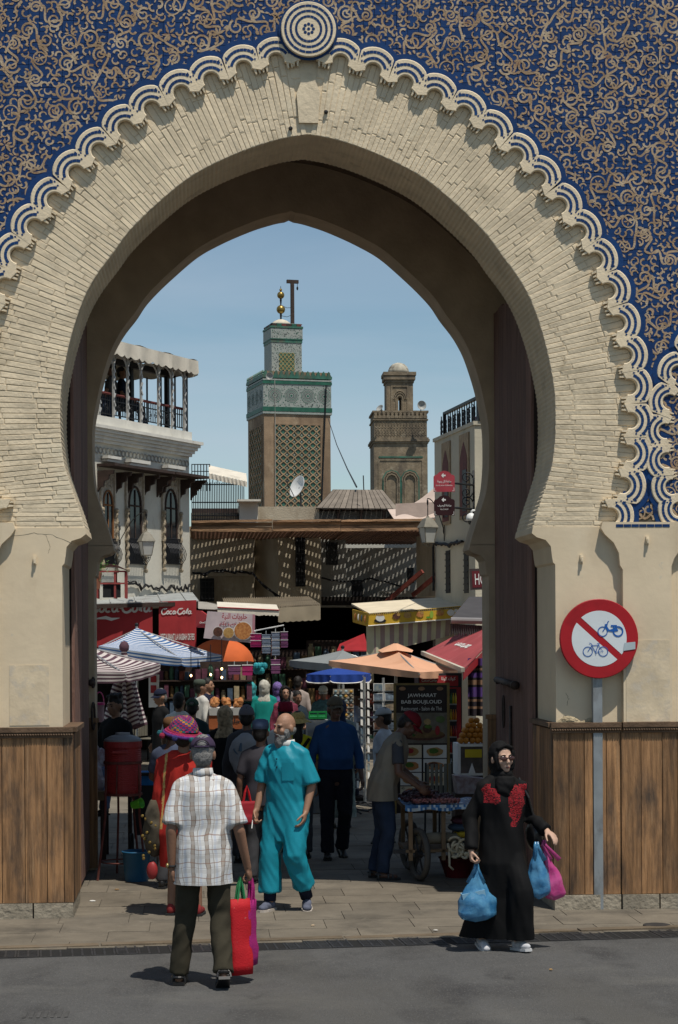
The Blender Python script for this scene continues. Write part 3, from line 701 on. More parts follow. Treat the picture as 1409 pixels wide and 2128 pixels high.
# =================================================================== BACKGROUND BUILDINGS
def onplane(px, py, P, n):
    u, v = uv(px, py); dr = FW + u * RT + v * UP; return CAM + dr * ((P - CAM).dot(n) / dr.dot(n))
class Facade:
    def __init__(s, pa, pb):
        s.A, s.B = V(pa), V(pb); s.e = (s.B - s.A).normalized(); s.n = V((s.e.y, -s.e.x, 0)); s.rot = math.atan2(s.e.y, s.e.x); s.L = (s.B - s.A).length
    def l(s, px, py):
        p = onplane(px, py, s.A, s.n); return (p - s.A).dot(s.e), p.z
    def w(s, x, y, z): return s.A + s.e * x - s.n * y + V((0, 0, z))
    def thing(s, name, label, cat, group=None): return thing(name, label, cat, s.A, s.rot, group)
def scroll(c, ax, ay, r, turns=1.6, a0=0, n=26, sg=1, k=.8):
    c, ax, ay = V(c), V(ax), V(ay)
    return [c + (ax * math.cos(a0 + sg * turns * 6.283 * i / n) + ay * math.sin(a0 + sg * turns * 6.283 * i / n)) * r * (1 - k * i / n) for i in range(n + 1)]
m_white = mat('aged_whitewash', (.57, .545, .47), .9, .08, 1.2, .25, 20, stain=[((.46, .44, .38), 1.6, .5, .75, (1, 1, .35)), ((.36, .32, .25), 4, .62, .8, (1, 1, .5))])
m_cornice = mat('white_moulding', (.64, .62, .56), .85, .1, 3, .15, 30, stain=[((.40, .37, .31), 2.5, .55, .8, (1, 1, .4))])
m_stucco = mat('carved_stucco', (.40, .35, .28), .9, .25, 14, 1, 30)
m_dkwood = mat('dark_carved_wood', (.045, .028, .022), .75, .3, 6, .3, 40)
m_black = mat('black_iron', (.014, .015, .018), .5, .3, 12, metal=.3)
m_redwood = mat('oxblood_paint', (.12, .03, .026), .7, .25, 8)
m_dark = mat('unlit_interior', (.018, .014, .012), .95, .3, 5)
m_awn = mat('cream_canvas', (.60, .55, .46), .9, .1, 3, .2, 30, stain=[((.45, .41, .34), 4, .55, .75, (1, 1, .4))])
m_glass = mat('window_glass', (.02, .024, .028), .12, .2, 4, spec=.6)
m_orangew = mat('varnished_window_wood', (.20, .085, .03), .6, .25, 6)
m_postw = mat('white_painted_iron', (.40, .40, .39), .6, .1, 8)
m_ochre = mat('faded_ochre_wall', (.43, .37, .275), .92, .14, 1.4, .4, 25, stain=[((.27, .215, .15), 1.3, .5, .72, (1, 1, .4)), ((.52, .48, .40), 5, .6, .8, (1, 1, 1))])
m_grey = mat('grey_lime_wall', (.34, .33, .30), .92, .14, 1.6, .4, 25, stain=[((.20, .185, .16), 1.8, .5, .72, (1, 1, .4))])
m_cable = mat('black_cable', (.015, .015, .016), .7)

# ---- café house on the left with roof terrace
FL = Facade(foot(197, 38), foot(395, 41.4))
cafe = FL.thing('cafe_house', 'whitewashed two-storey house with carved window niches and covered roof terrace', 'house')
l = FL.l
zt = zt_cafe = l(197, 862)[1]; z0 = 3.05; L_ = FL.L; S0 = -3.2
zc0, zc1 = l(197, 918)[1], l(197, 884)[1]
wal = MB(); wal.bb((S0, .0, z0), (L_, 5, zt - .02)); wal.build('wall', m_white, cafe, world=False)
co_ = MB()
for i in range(5):
    t = i / 5; co_.bb((S0, -.06 - .045 * i, zc0 + (zc1 - zc0) * t), (L_ + .03 + .045 * i, .0 - .002, zc0 + (zc1 - zc0) * (t + .2) - .002))
co_.bb((S0, -.05, zc1), (L_ + .04, .3, zt)); co_.build('cornice', m_cornice, cafe, world=False)
fr = MB(); zf = l(197, 931)[1]; n = 26
for i in range(n):
    s = .02 + (L_ - .06) * i / n; fr.tube([V((s + .075 + .07 * math.cos(a * .628), -.012, zf - .03 + .06 * math.sin(a * .628))) for a in range(11)], .014, 4, False)
fr.build('frieze', mat('grey_relief', (.34, .33, .30), .9), cafe, world=False)
for a, b, c, d in ((211, 235, 947, 959), (259, 296, 954, 968), (336, 369, 966, 980)):
    s0, z1 = l(a, c); s1, _ = l(b, c); _, z2 = l(a, d); mb = MB(); mb.bb((s0, -.14, z2), (s1, -.003, (z1 + z2) / 2 - .01)); mb.bb((s0 - .03, -.18, (z1 + z2) / 2), (s1 + .03, -.003, z1)); mb.build('ledge', m_cornice, cafe, world=False)
def niche(pa, pb, ptop, pbot, arch, idx):
    s0, zt_ = l(pa, ptop); s1, _ = l(pb, ptop); _, zb_ = l((pa + pb) / 2, pbot)
    wd = s1 - s0; root = MB(); root.bb((s0, -.02, zb_), (s1, -.003, zt_)); r = root.build('window', m_stucco, cafe, world=False)
    ar_ = MB(); n = 12; hw = wd * .33; cx = (s0 + s1) / 2; zb2 = zb_ + .03; zs = zb_ + (zt_ - zb_) * .52
    def arch_pts(h, up): return [(cx - h, zb2)] + [(cx - h * math.cos(math.pi * i / n / 1.0) * 1.0, zs + up * math.sin(math.pi * i / n)) for i in range(n + 1)] + [(cx + h, zb2)]
    ar_.prism([V((x, -.024, z)) for x, z in arch_pts(hw, wd * .55)], (0, .003, 0)); ar_.build('pane', m_glass, r, world=False)
    fm = MB(); p_ = arch_pts(hw * 1.08, wd * .6); fm.tube([V((x, -.035, z)) for x, z in p_], .022, 6); fm.tube([V((cx, -.035, zb2)), V((cx, -.035, zs + wd * .5))], .015, 4); fm.tube([V((cx - hw, -.035, zs)), V((cx + hw, -.035, zs))], .018, 4)
    fm.build('frame', m_orangew if idx == 0 else m_dkwood, r, world=False)
    cvb = MB()
    for q in range(9):        # carved relief above the arch
        for w_ in range(3):
            cvb.tube([V((s0 + wd * (.2 + .3 * w_) + .05 * math.cos(a * .785), -.03, zt_ - .06 - q * .075 + .03 * math.sin(a * .785))) for a in range(9)], .008, 4, False) if zt_ - .06 - q * .075 > zs + wd * .66 else None
    cvb.bb((s0 - .03, -.05, zb_), (s0 + .02, -.004, zt_)); cvb.bb((s1 - .02, -.05, zb_), (s1 + .03, -.004, zt_)); cvb.build('carving', m_stucco, r, world=False)
    # twisted colonnettes and bowed iron grille
    zg0, zg1 = l((pa + pb) / 2, 1172)[1], l((pa + pb) / 2, 1120)[1]
    for sx in (s0 - .02, s1 + .02):
        cl = MB(); k = 34; cl.tube([V((sx + .012 * math.cos(i * 1.3), -.07 + .012 * math.sin(i * 1.3), zg0 - .12 + (zs - zg0) * i / k)) for i in range(k)], .03, 6)
        cl.ball((sx, -.07, zg0 - .13), .05, 8, 5); cl.ball((sx, -.07, zs - .1), .05, 8, 5)
        cl.build('colonnette', mat('carved_column', (.30, .25, .18), .85, .2, 20), r, world=False)
    gi = MB()
    for i in range(11):
        x = s0 + wd * (.02 + .96 * i / 10); gi.tube([V((x + .012 * math.sin(t * 9), -.06 - .16 * math.sin(t * 2.6) ** 2 * (1 if t < 1 else 1), zg1 + (zg0 - zg1) * t)) for t in (0, .2, .4, .6, .8, 1)], .009, 4)
    gi.tube([V((s0, -.06, zg1)), V((s1, -.06, zg1))], .012, 4); gi.tube([V((s0, -.1, zg0)), V((s1, -.1, zg0))], .012, 4)
    gi.bb((s0, -.026, zg0), (s1, -.0215, zg1)); gi.build('grille', m_black, r, world=False)
niche(208, 235, 978, 1125, 1, 0); niche(260, 295, 981, 1125, 1, 1); niche(336, 369, 991, 1125, 1, 2)
ev = MB()
for (a, ya, b, yb_) in ((201, 967, 328, 981), (330, 985, 399, 992)):
    s0, z1 = l(a, ya); s1, z2 = l(b, yb_); ev.bb((s0, -.42, z1 - .02), (s1, -.003, z1 + .035))
ev.build('window_canopy', m_dkwood, cafe, world=False)
for px_ in (203, 240, 264, 299, 326, 332, 373, 396):
    s0, z1 = l(px_, 975 + (px_ - 203) * .11); b = MB()
    pf = [(0, 0), (-.38, 0), (-.36, -.07), (-.27, -.09), (-.25, -.18), (-.15, -.21), (-.13, -.31), (-.05, -.34), (0, -.42)]
    b.prism([V((s0 - .025, y - .004, z1 + z - .03)) for y, z in pf], (.05, 0, 0)); b.build('bracket', m_dkwood, cafe, world=False)
# terrace: posts with arches, railing, dark rear frame, canvas roof with scalloped valance
posts = (180, 208, 238, 267, 295, 331, 359, 385); zr = l(239, 712)[1]; zv = l(233, 737)[1]
pm = MB(); pmd = MB()
sx = [l(p, 860)[0] for p in posts]
for i, s in enumerate(sx):
    p_ = MB(); p_.bb((s - .021, -.0, zt), (s + .021, .042, zv + .1))
    for q in range(9): p_.box((s, -.012, zt + .12 + q * .17), (.032, .012, .1), Matrix.Rotation(.5 * (-1) ** q, 3, 'Y'))
    p_.build('post', m_postw, cafe, world=False)
    if i + 1 < len(sx):
        s2 = sx[i + 1]; hw = (s2 - s) / 2 - .03; c = (s + s2) / 2
        if hw > .1:
            a_ = MB(); zs = zv - hw * .75; a_.tube([V((c - hw * math.cos(math.pi * t / 12), .03, zs + hw * .8 * math.sin(math.pi * t / 12))) for t in range(13)], .018, 6); a_.build('arch', m_postw, cafe, world=False)
rail = MB(); zh = l(210, 812)[1]; zlow = zt + .08
rail.tube([V((S0, .12, zh)), V((L_, .12, zh))], .03, 6)
rail.build('handrail', m_redwood, cafe, world=False)
rb_ = MB(); s = sx[0]
while s < L_: rb_.bb((s - .008, .11, zlow), (s + .008, .126, zh - .02)); s += .085
rb_.bb((S0, .105, zlow + .28), (L_, .13, zlow + .30)); rb_.bb((S0, .105, zlow), (L_, .13, zlow + .02))
for q in range(16): rb_.tube([p for p in scroll((S0 + 2.9 + q * .24, .118, zlow + .16), (1, 0, 0), (0, 0, 1), .08, 1.4, q)], .008, 4)
rb_.build('railing', m_black, cafe, world=False)
fb = MB()
for s in (-1.4, .55, 2.2, L_ - .08):
    for y_ in (.45, 3.3): fb.bb((s - .045, y_, zt), (s + .045, y_ + .09, zr))
fb.bb((S0, .4, zr - .32), (L_, .5, zr - .2)); fb.bb((S0, 3.3, zt + .0), (L_, 3.35, zt + .9)); fb.bb((S0, 3.3, zr - .3), (L_, 3.36, zr)); fb.bb((L_ - .1, .02, zt), (L_, .1, zr - .05))
for q in range(9): fb.bb((L_ - .06, .3 + q * .35, zt), (L_ - .03, .33 + q * .35, zr - .3))
fb.build('terrace_frame', m_black, cafe, world=False)
cn = MB(); n = 36
cn.grid(lambda u, v: V((S0 + (L_ + .12 - S0) * u, -.16 + v * 4.4, zr + .12 * v + .03 * math.sin(u * 40) * (1 - v))), n, 3)
def val(u, v):
    return V((S0 + (L_ + .12 - S0) * u, -.17 - .02 * math.sin(u * 70) * v, zr + .004 - v * ((zr - zv) + .05 * abs(math.sin(u * math.pi * 26)))))
cn.grid(val, 208, 2)
cn.grid(lambda u, v: V((L_ + .125, -.16 + u * 4.4, zr + .12 * u - v * (.3 + .05 * abs(math.sin(u * 30))))), 60, 1)
cn.build('canvas_roof', m_awn, cafe, world=False)
fl = MB(); fl.bb((S0, .31, zt - .018), (L_, 5, zt + .02)); fl.build('terrace_floor', m_white, cafe, world=False)
# ground floor: dark shop recess under the house
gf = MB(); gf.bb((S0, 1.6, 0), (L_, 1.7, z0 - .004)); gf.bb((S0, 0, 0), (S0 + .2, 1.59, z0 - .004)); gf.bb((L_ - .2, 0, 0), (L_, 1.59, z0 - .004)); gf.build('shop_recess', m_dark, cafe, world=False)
# wall sign / light fittings
def lantern(top, s, label, arm_from=None, arm_dir=None):
    """four-sided street lantern hanging from a wrought bracket; top = hook point"""
    t = thing('wall_lantern', label, 'lantern', top)
    mg = mat('lantern_paint', (.20, .185, .15), .6, .15, 10, metal=.2); mgl = mat('frosted_lantern_glass', (.42, .42, .39), .35, .1, 4, spec=.5)
    def sq(h, z, y0=0): return [V((x * h, y * h, z)) for x, y in ((-1, -1), (1, -1), (1, 1), (-1, 1))]
    q = Matrix.Rotation(R(20), 3, 'Z')
    def rg(h, z): return [V(top) + q @ (p * s) for p in sq(h, z)]
    MB().loft([rg(.03, 0), rg(.05, -.06), rg(.13, -.1), rg(.16, -.13), rg(.30, -.42), rg(.31, -.45), rg(.27, -.46)]).build('cap', mg, t)
    MB().loft([rg(.255, -.462), rg(.17, -1.0), ]).build('glass', mgl, t)
    fr = MB()
    for x, y in ((-1, -1), (1, -1), (1, 1), (-1, 1)):
        fr.tube([V(top) + q @ V((x * .262, y * .262, -.46)) * s, V(top) + q @ V((x * .176, y * .176, -1.01)) * s], .018 * s, 5)
        fr.tube([V(top) + q @ V((x * .176, y * .176, -1.01)) * s, V(top) + q @ V((x * .11, y * .11, -1.12)) * s, V(top) + q @ V((0, 0, -1.16)) * s], .014 * s, 5)
    fr.loft([rg(.19, -1.0), rg(.19, -1.03)]); fr.build('frame', mg, t)
    if arm_from is not None:
        a = V(arm_from); d = V(top) - a; h = V((d.x, d.y, 0)); ln = h.length; h.normalize(); ir = MB(); zz = V((0, 0, 1))
        ir.tube([a + zz * (.55 * s), a - zz * (.75 * s)], .022 * s, 6)
        pts = [a + h * (ln * t_) + zz * (s * (-.35 + 1.05 * math.sin(t_ * 1.75))) for t_ in [i / 12 for i in range(13)]]
        ir.tube(pts, .02 * s, 6); e_ = pts[-1]; ir.tube(scroll(e_ + h * -.0 - zz * .14 * s, h, zz, .15 * s, 1.5, 1.57, sg=-1), .017 * s, 5)
        ir.tube([V(top), V(top) + zz * (e_.z - top[2] - .25 * s)], .02 * s, 6)
        for k_ in (.28, -.35): ir.tube(scroll(a + h * .14 * s + zz * k_ * s, h, zz, .13 * s, 1.4, 3.14, sg=1), .014 * s, 5)
        ir.build('bracket', m_black, t, smooth=True)
    return t
p1 = at(304, 1103, 36.8); pa = FL.w(l(246, 1110)[0], -.02, l(246, 1110)[1])
lantern(p1, .46, 'grey street lantern on a scrolled arm in front of the white house', pa)

# ---- house on the right with sign brackets
FRR = Facade(foot(905, 39.2), foot(988.5, 36))
l2 = FRR.l
ztr = l2(905, 918)[1]
m_cream = mat('cream_stucco', (.50, .46, .36), .9, .08, 1.3, .25, 22, stain=[((.38, .345, .265), 1.4, .5, .75, (1, 1, .35)), ((.30, .25, .18), 5, .64, .8, (1, 1, .5))])
hotel = FRR.thing('corner_house', 'cream corner house with narrow pointed windows and roof railing on the right', 'house')
MB().bb((0, 0, 0), (FRR.L, 6, ztr)).build('wall', m_cream, hotel, world=False)
MB().bb((-.03, -.03, ztr), (FRR.L + .03, 6, ztr + .07)).build('coping', m_cream, hotel, world=False)
mbl = mat('turquoise_paint', (.09, .25, .33), .8, .15, 4)
q = MB(); x0 = FRR.L + .004
q.bb((FRR.L, .35, 3.6), (x0, .5, ztr - .15)); q.bb((FRR.L, .5, ztr - .3), (x0, 3, ztr - .15)); q.build('painted_frame', mbl, hotel, world=False)
def pwin(pa_, pb_, pt, pbm, tall):
    s0, z1 = l2(pa_, pt); s1, _ = l2(pb_, pt); _, zb_ = l2((pa_ + pb_) / 2, pbm); r = MB(); wd = s1 - s0
    r.bb((s0 - .04, -.03, zb_ - .06), (s1 + .04, -.003, z1)); rt = r.build('window', mat('sandstone_surround', (.33, .25, .16), .9, .2, 10, .4, 40), hotel, world=False)
    cx = (s0 + s1) / 2; hw = wd * .42; zs = z1 - (z1 - zb_) * .38; zp = z1 - .16
    MB().prism([V((x, -.037, z)) for x, z in ((cx - hw, zb_), (cx - hw, zs), (cx - hw * .95, zs + (zp - zs) * .35), (cx - hw * .5, zs + (zp - zs) * .7), (cx, zp), (cx + hw * .5, zs + (zp - zs) * .7), (cx + hw * .95, zs + (zp - zs) * .35), (cx + hw, zs), (cx + hw, zb_))], (0, .005, 0)).build('shutter', m_redwood, rt, world=False)
    MB().bb((cx - hw * .2, -.044, zb_ + .08), (cx + hw * .9, -.038, zs - .1)).build('pane', m_black, rt, world=False)
pwin(921, 936, 922, 1084, 1); pwin(957.5, 975, 905, 1072, 1)
for a, b in ((927, 936), (965, 974)):
    s0, z1 = l2(a, 1145); s1, _ = l2(b, 1145); _, zb_ = l2(a, 1233); r = MB().bb((s0, -.012, zb_), (s1, -.003, z1)).build('window', m_black, hotel, world=False)
    gg_ = MB()
    for k in range(7): gg_.bb((s0, -.03, zb_ + (z1 - zb_) * (k + .5) / 7 - .01), (s1, -.014, zb_ + (z1 - zb_) * (k + .5) / 7 + .01))
    gg_.build('bars', m_iron, r, world=False)
rl = MB(); sa, zra = l2(914, 857); sb, zrb = FRR.L + .05, l2(914, 857)[1]
rl.bb((sa, .06, zra - .05), (sb, .14, zra)); rl.bb((.1, .08, ztr + .09), (sb, .12, ztr + .12)); rl.bb((sa, .06, ztr + .07), (sa + .05, .12, zra)); rl.bb((sb - .06, .06, ztr + .07), (sb, .12, zra)); rl.bb((sb, .06, zra - .05), (sb + .04, 4, zra))
k = 0; s = .2
while s < sb - .1:
    for zz in (.26, .5, .74): rl.tube(scroll((s + .09 * (k % 2), .1, ztr + .1 + (zra - ztr - .15) * (zz - .1)), (1, 0, 0), (0, 0, 1), .085, 1.4, k * 1.1, 18, (-1) ** k), .011, 4)
    rl.bb((s - .008, .09, ztr + .12), (s + .008, .11, zra - .05)); s += .19; k += 1
rl.build('railing', m_black, hotel, world=False)
m_purple = mat('violet_velvet', (.055, .008, .13), .7, .35, 6, sheen=.4)
cu = FRR.thing('roof_sofa', 'violet sofa with gold edging behind the roof railing', 'sofa'); zz = ztr + .07
for i, (s, h) in enumerate(((1.9, .75), (2.55, .9), (3.1, .85))):
    MB().ball((s, .75, zz + h * .5), (.42, .3, h * .55), 14, 8).build('cushion', m_purple, cu, True, world=False)
MB().bb((1.4, .5, zz), (3.3, 1.3, zz + .3)).build('seat', m_purple, cu, world=False)
MB().tube([V((2.0 + .1 * i, .62 - .1 * math.sin(i), zz + .86 + .03 * math.sin(i * 1.4))) for i in range(12)], .03, 6).build('piping', mat('gold_trim', (.42, .28, .10), .5, .2, 8), cu, world=False)
# direction plates on iron brackets
m_plr = mat('rose_red_enamel', (.36, .052, .07), .45, .12, 5); m_pld = mat('maroon_enamel', (.032, .010, .013), .45, .15, 5); m_letter = mat('white_lettering', (.72, .72, .70), .6, .05)
def plate(pc, yt, yb2, mp_, lab, ar1, fr1, ya):
    d = 35.4; c = at((pc[0] + pc[1]) / 2, (yt + yb2) / 2, d); wd = (pc[1] - pc[0]) / 4000 * d; h = (yb2 - yt) / 4000 * d
    t = thing('direction_sign', lab, 'sign', c); M = basis(c, RT, UP)
    sh = [(-.5, -.5), (.5, -.5), (.5, .22), (.43, .30), (.36, .30), (.22, .44), (0, .5), (-.22, .44), (-.36, .30), (-.43, .30), (-.5, .22)]
    mb = MB(); mb.prism([M @ V((x * wd, y * h, 0)) for x, y in sh], FW * .02); mb.build('plate', mp_, t)
    strokes([[(.07, .27, 1.3), (-.10, .27, 1.3)], [(-.03, .355), (-.11, .27), (-.03, .185)]], M @ Matrix.Diagonal((wd, h, 1, 1)), .055, m_letter, t, 'arrow', .003)
    text(arabic(ar1), wd * .66, h * .15, M @ Matrix.Translation((.0, -.02 * h, 0)), m_letter, t, depth=.004, bold=.012)
    text(fr1, wd * (.78 if len(fr1) > 12 else .38), h * .06, M @ Matrix.Translation((0, -.2 * h, 0)), m_letter, t, depth=.004)
    sp = [[(sx_ * .46 * wd, sy * .30 * h), (sx_ * .46 * wd, sy * .46 * h), (sx_ * .38 * wd, sy * .46 * h)] for sx_ in (-1, 1) for sy in (-1,)]
    for q_ in sp: strokes([q_], M, .008, m_letter, t, 'corner_flourish', .004)
    b = MB(); a0_ = at(pc[1], ya, d) ; a1_ = FRR.w(l2(987, ya)[0] - .02, -.02, at(987, ya, 36).z); a1_.z = a0_.z
    b.tube([a0_ - RT * .1, a1_], .022, 6); 
    for sg in (-1, 1): b.tube(scroll(a1_ - RT * .13 + UP * sg * .14, RT, UP, .11, 1.4, 0, sg=sg), .012, 5)
    b.tube([a1_ + UP * .28, a1_ - UP * .28], .018, 6); b.build('bracket', m_black, t, smooth=True)
plate((901, 945), 978, 1022, m_plr, 'rose red direction plate with white arrow on iron bracket, the upper one', 'ساحة لالة يدونة'.replace('لالة', 'لال'), 'PLACE LALLA YEDDOUNA', 1003)
plate((902, 945), 1029, 1071, m_pld, 'dark maroon direction plate with white arrow, below the red one', 'ساحة الرصيف', 'PLACE RCIF', 1054)
lantern(at(889, 1072, 36.5), .50, 'grey street lantern below the maroon direction plate', FRR.w(l2(925, 1085)[0], -.02, l2(925, 1085)[1]))
cc = at(979, 1080, 35.2); cctv = thing('dome_camera', 'white dome security camera on a curved arm by the corner house', 'camera', cc)
m_wpl = mat('white_plastic', (.70, .70, .68), .4, .05)
MB().lathe([(.09, -.02), (.092, .03), (.075, .09), (.03, .12), (0, .122)], cc, 18).build('housing', m_wpl, cctv, True)
MB().ball(cc + V((0, 0, -.03)), (.065, .065, .07), 14, 8).build('lens_dome', m_glass, cctv, True)
MB().tube([cc + UP * .12, cc + UP * .17 + RT * .03, cc + UP * .16 + RT * .12, cc + RT * .3 + UP * .02 + FW * .5], .022, 8).build('arm', m_wpl, cctv, True)
hs_ = at(1005, 1203, 34.5); ht = thing('hotel_sign', 'framed dark red hotel sign with white capitals beside the arch', 'sign', hs_)
Mh = basis(hs_, RT * .98 + FW * .15, UP, None) @ Matrix.Rotation(R(2.5), 4, 'Z')
hb = MB(); hb.prism([Mh @ V(p) for p in ((-.25, -.19, 0), (.42, -.19, 0), (.42, .19, 0), (-.25, .19, 0))], FW * .05); hb.build('frame', mat('sign_frame', (.05, .035, .035), .5), ht)
hb = MB(); hb.prism([Mh @ V(p) for p in ((-.21, -.15, .006), (.38, -.15, .006), (.38, .15, .006), (-.21, .15, .006))], FW * .005); hb.build('face', mat('sign_maroon', (.11, .014, .02), .5), ht)
text('HOTEL', .42, .20, Mh @ Matrix.Translation((.05, 0, 0)), m_letter, ht, depth=.009)
# cables on the corner house and the white house
def cable(pts, r, lab, extra=None):
    mb = MB(); mb.tube(pts, r, 5)
    for e_ in (extra or []): mb.tube(e_, r * .7, 5)
    tag(mb.build('cable', m_cable), lab, 'cable')
def bundle(f, pxs, amp, r, lab, seed=1):
    rr_ = random.Random(seed); pts = []
    for i in range(len(pxs) - 1):
        for k in range(8):
            t = k / 8; px_ = pxs[i][0] + (pxs[i + 1][0] - pxs[i][0]) * t; py_ = pxs[i][1] + (pxs[i + 1][1] - pxs[i][1]) * t
            s, z = f.l(px_, py_); pts.append(f.w(s, -.05, z + rr_.uniform(-amp, amp)))
    cable(pts, r, lab, [[p + V((rr_.uniform(-.02, .02), -.02, rr_.uniform(-.05, .05))) for p in pts]])
bundle(FRR, [(906, 1129), (935, 1131), (970, 1125)], .015, .03, 'thick black cable bundle across the corner house wall')
bundle(FRR, [(905, 1135), (905.5, 1180), (906, 1233)], .02, .025, 'black cable bundle hanging down the corner house edge', 3)
bundle(FL, [(262, 1215), (300, 1220), (340, 1222), (372, 1224), (395, 1218)], .05, .022, 'tangled black cable along the foot of the white house', 5)

# ---- wooden pergola over the lane: beams, rafters and a slat lattice that dapples the walls below
m_beam = mat('raw_timber', (.36, .215, .12), .8, .35, 3, .6, 12, stretch=(.6, 5, 5), rnd=.2, stain=[((.10, .065, .04), 3, .5, .7, (.8, 4, 4))])
m_slat = mat('lattice_wood', (.17, .09, .055), .8, .3, 6, rnd=.2)
d0, d1 = 42.0, 48.6
zp = at(640, 1104, d0).z
pg = thing('pergola', 'timber pergola roof with slatted lattice spanning the lane', 'pergola', foot(640, 45))
def pgp(px_, d): p = at(px_, 1200, d); p.z = 0; return p
bA, bB = at(398, 1095, d0), at(906, 1092, d0)
for k, (h0, h1, off) in enumerate(((0, .115, 0), (.118, .2, .03), (.203, .25, -.05))):
    for a, b in ((0, .33), (.332, .61), (.612, 1)):
        p, q_ = bA.lerp(bB, a), bA.lerp(bB, b); jz = rng.uniform(-.012, .012)
        MB().beam(V((p.x, p.y + off, zp + (h0 + h1) / 2 + jz)), V((q_.x, q_.y + off, zp + (h0 + h1) / 2 - jz)), .09, h1 - h0).build('beam', m_beam, pg)
zl = zp + .02
xa, xb = bA.x, bB.x + .25; ya = bA.y + .1; yb_ = ya + 6.2
n = int((xb - xa) / .088); sm = MB().box((0, 0, 0), (.049, 6.2, .02)).mesh('slat', m_slat)
for i in range(n): inst('slat', sm, pg, Matrix.Translation(V((xa + (i + .5) * .088, (ya + yb_) / 2, zl))))
sm2 = MB().box((0, 0, 0), (xb - xa, .045, .02)).mesh('slat', m_slat); n2 = int(6.2 / .088)
for i in range(n2): inst('slat', sm2, pg, Matrix.Translation(V(((xa + xb) / 2, ya + (i + .5) * .088, zl + .022))))
for i in range(6): MB().beam(V((xa + (xb - xa) * i / 5, ya, zl + .07)), V((xa + (xb - xa) * i / 5, yb_, zl + .07)), .07, .07).build('rafter', m_beam, pg)
# walls under and behind it, carrying the dappled light
ph = thing('lane_houses', 'cluster of shabby ochre and grey walls bridging the lane under the pergola', 'house', foot(640, 47))
def wallblk(pa_, pb_, pt, pbm, d_a, d_b, m, nm='wall', th=.6):
    a, b = at(pa_, HOR, d_a), at(pb_, HOR, d_b); zt_ = at((pa_ + pb_) / 2, pt, (d_a + d_b) / 2).z; zb_ = at((pa_ + pb_) / 2, pbm, (d_a + d_b) / 2).z
    e_ = (b - a).normalized(); n_ = V((-e_.y, e_.x, 0)) * th
    MB().prism([V((a.x, a.y, zb_)), V((b.x, b.y, zb_)), V((b.x, b.y, zt_)), V((a.x, a.y, zt_))], n_).build(nm, m, ph)
    return a, b
wallblk(396, 528, 1100, 1262, 45.6, 45.6, m_ochre); wallblk(525, 580, 1100, 1262, 46.3, 45.2, m_ochre); wallblk(579, 668, 1100, 1262, 45.1, 45.3, m_ochre)
wallblk(666, 720, 1115, 1262, 46.2, 46.2, m_grey); wallblk(716, 868, 1139, 1262, 46.6, 46.4, m_grey); wallblk(716, 868, 1121, 1138.5, 48.9, 48.9, m_white)
wallblk(866, 908, 1112, 1240, 44.6, 43.0, m_ochre)
def wp(pa_, pb_, pt, pbm, d, m, nm, bars=0):
    a, b = at(pa_, pbm, d), at(pb_, pt, d); r = MB().bb((a.x, a.y - .02, a.z), (b.x, a.y + .02, b.z)).build(nm, m, ph)
    if bars:
        g_ = MB()
        for k in range(bars): zz_ = a.z + (b.z - a.z) * (k + .5) / bars; g_.bb((a.x, a.y - .05, zz_ - .012), (b.x, a.y - .025, zz_ + .012))
        for k in range(4): xx_ = a.x + (b.x - a.x) * (k + .5) / 4; g_.bb((xx_ - .008, a.y - .07, a.z), (xx_ + .008, a.y - .051, b.z))
        g_.build('grille', m_iron, r)
wp(614, 634, 1110, 1219, 45.0, m_black, 'window', 12); wp(677, 702, 1127, 1174, 46.0, m_glass, 'window', 7); wp(416, 445, 1202, 1250, 45.5, m_black, 'window', 4); wp(731, 754, 1205, 1246, 46.3, m_black, 'window'); wp(846, 860, 1180, 1212, 46.2, m_black, 'window', 3)
# ledge + cables
a, b = at(415, 1197, 45.4), at(525, 1187, 45.4); MB().bb((a.x, a.y - .12, a.z), (b.x, a.y + .1, b.z)).build('ledge', m_ochre, ph)
rr_ = random.Random(4); pts = [at(400 + 125 * t, 1188 + 3 * math.sin(t * 9), 45.2) + V((0, 0, rr_.uniform(-.03, .03))) for t in [i / 20 for i in range(21)]] + [at(525 + 62 * t, 1188 + 56 * t ** .7, 45.0) for t in [i / 8 for i in range(1, 9)]]
cable(pts, .028, 'heavy black cable sagging over the ochre wall under the pergola', [[p + V((.01, -.02, rr_.uniform(-.05, .02))) for p in pts]])
pts = [at(668 + 180 * t, 1200 + 14 * t + 5 * math.sin(t * 8) + (8 if .35 < t < .5 else 0), 45.9) + V((0, 0, rr_.uniform(-.02, .02))) for t in [i / 24 for i in range(25)]]
cable(pts, .022, 'black cable looping across the grey wall under the pergola')
for (x0_, y0_, x1_, y1_, lb) in ((800, 1253, 878, 1187, 'rusty red diagonal strut propped against the pergola, the left one'), (858, 1237, 912, 1192, 'rusty red diagonal strut nearest the corner house, the right one')):
    mb = MB(); mb.beam(at(x0_, y0_, 43.2), at(x1_, y1_, 42.6), .07, .09); tag(mb.build('strut', mat('rust_red_steel', (.20, .045, .03), .75, .3, 8)), lb, 'strut')
ks_ = at(824, 1234, 44.6); kt = thing('lane_sign', 'dark board with faded lettering over the market lane', 'sign', ks_)
Mk = basis(ks_, RT, UP); mb = MB(); mb.prism([Mk @ V(p) for p in ((-.42, -.07, 0), (.42, -.07, 0), (.42, .07, 0), (-.42, .07, 0))], FW * .02); mb.build('board', m_grey, kt)
text('Kissariat', .4, .085, Mk @ Matrix.Translation((-.17, 0, 0)), m_cable, kt, depth=.003, bold=.03)
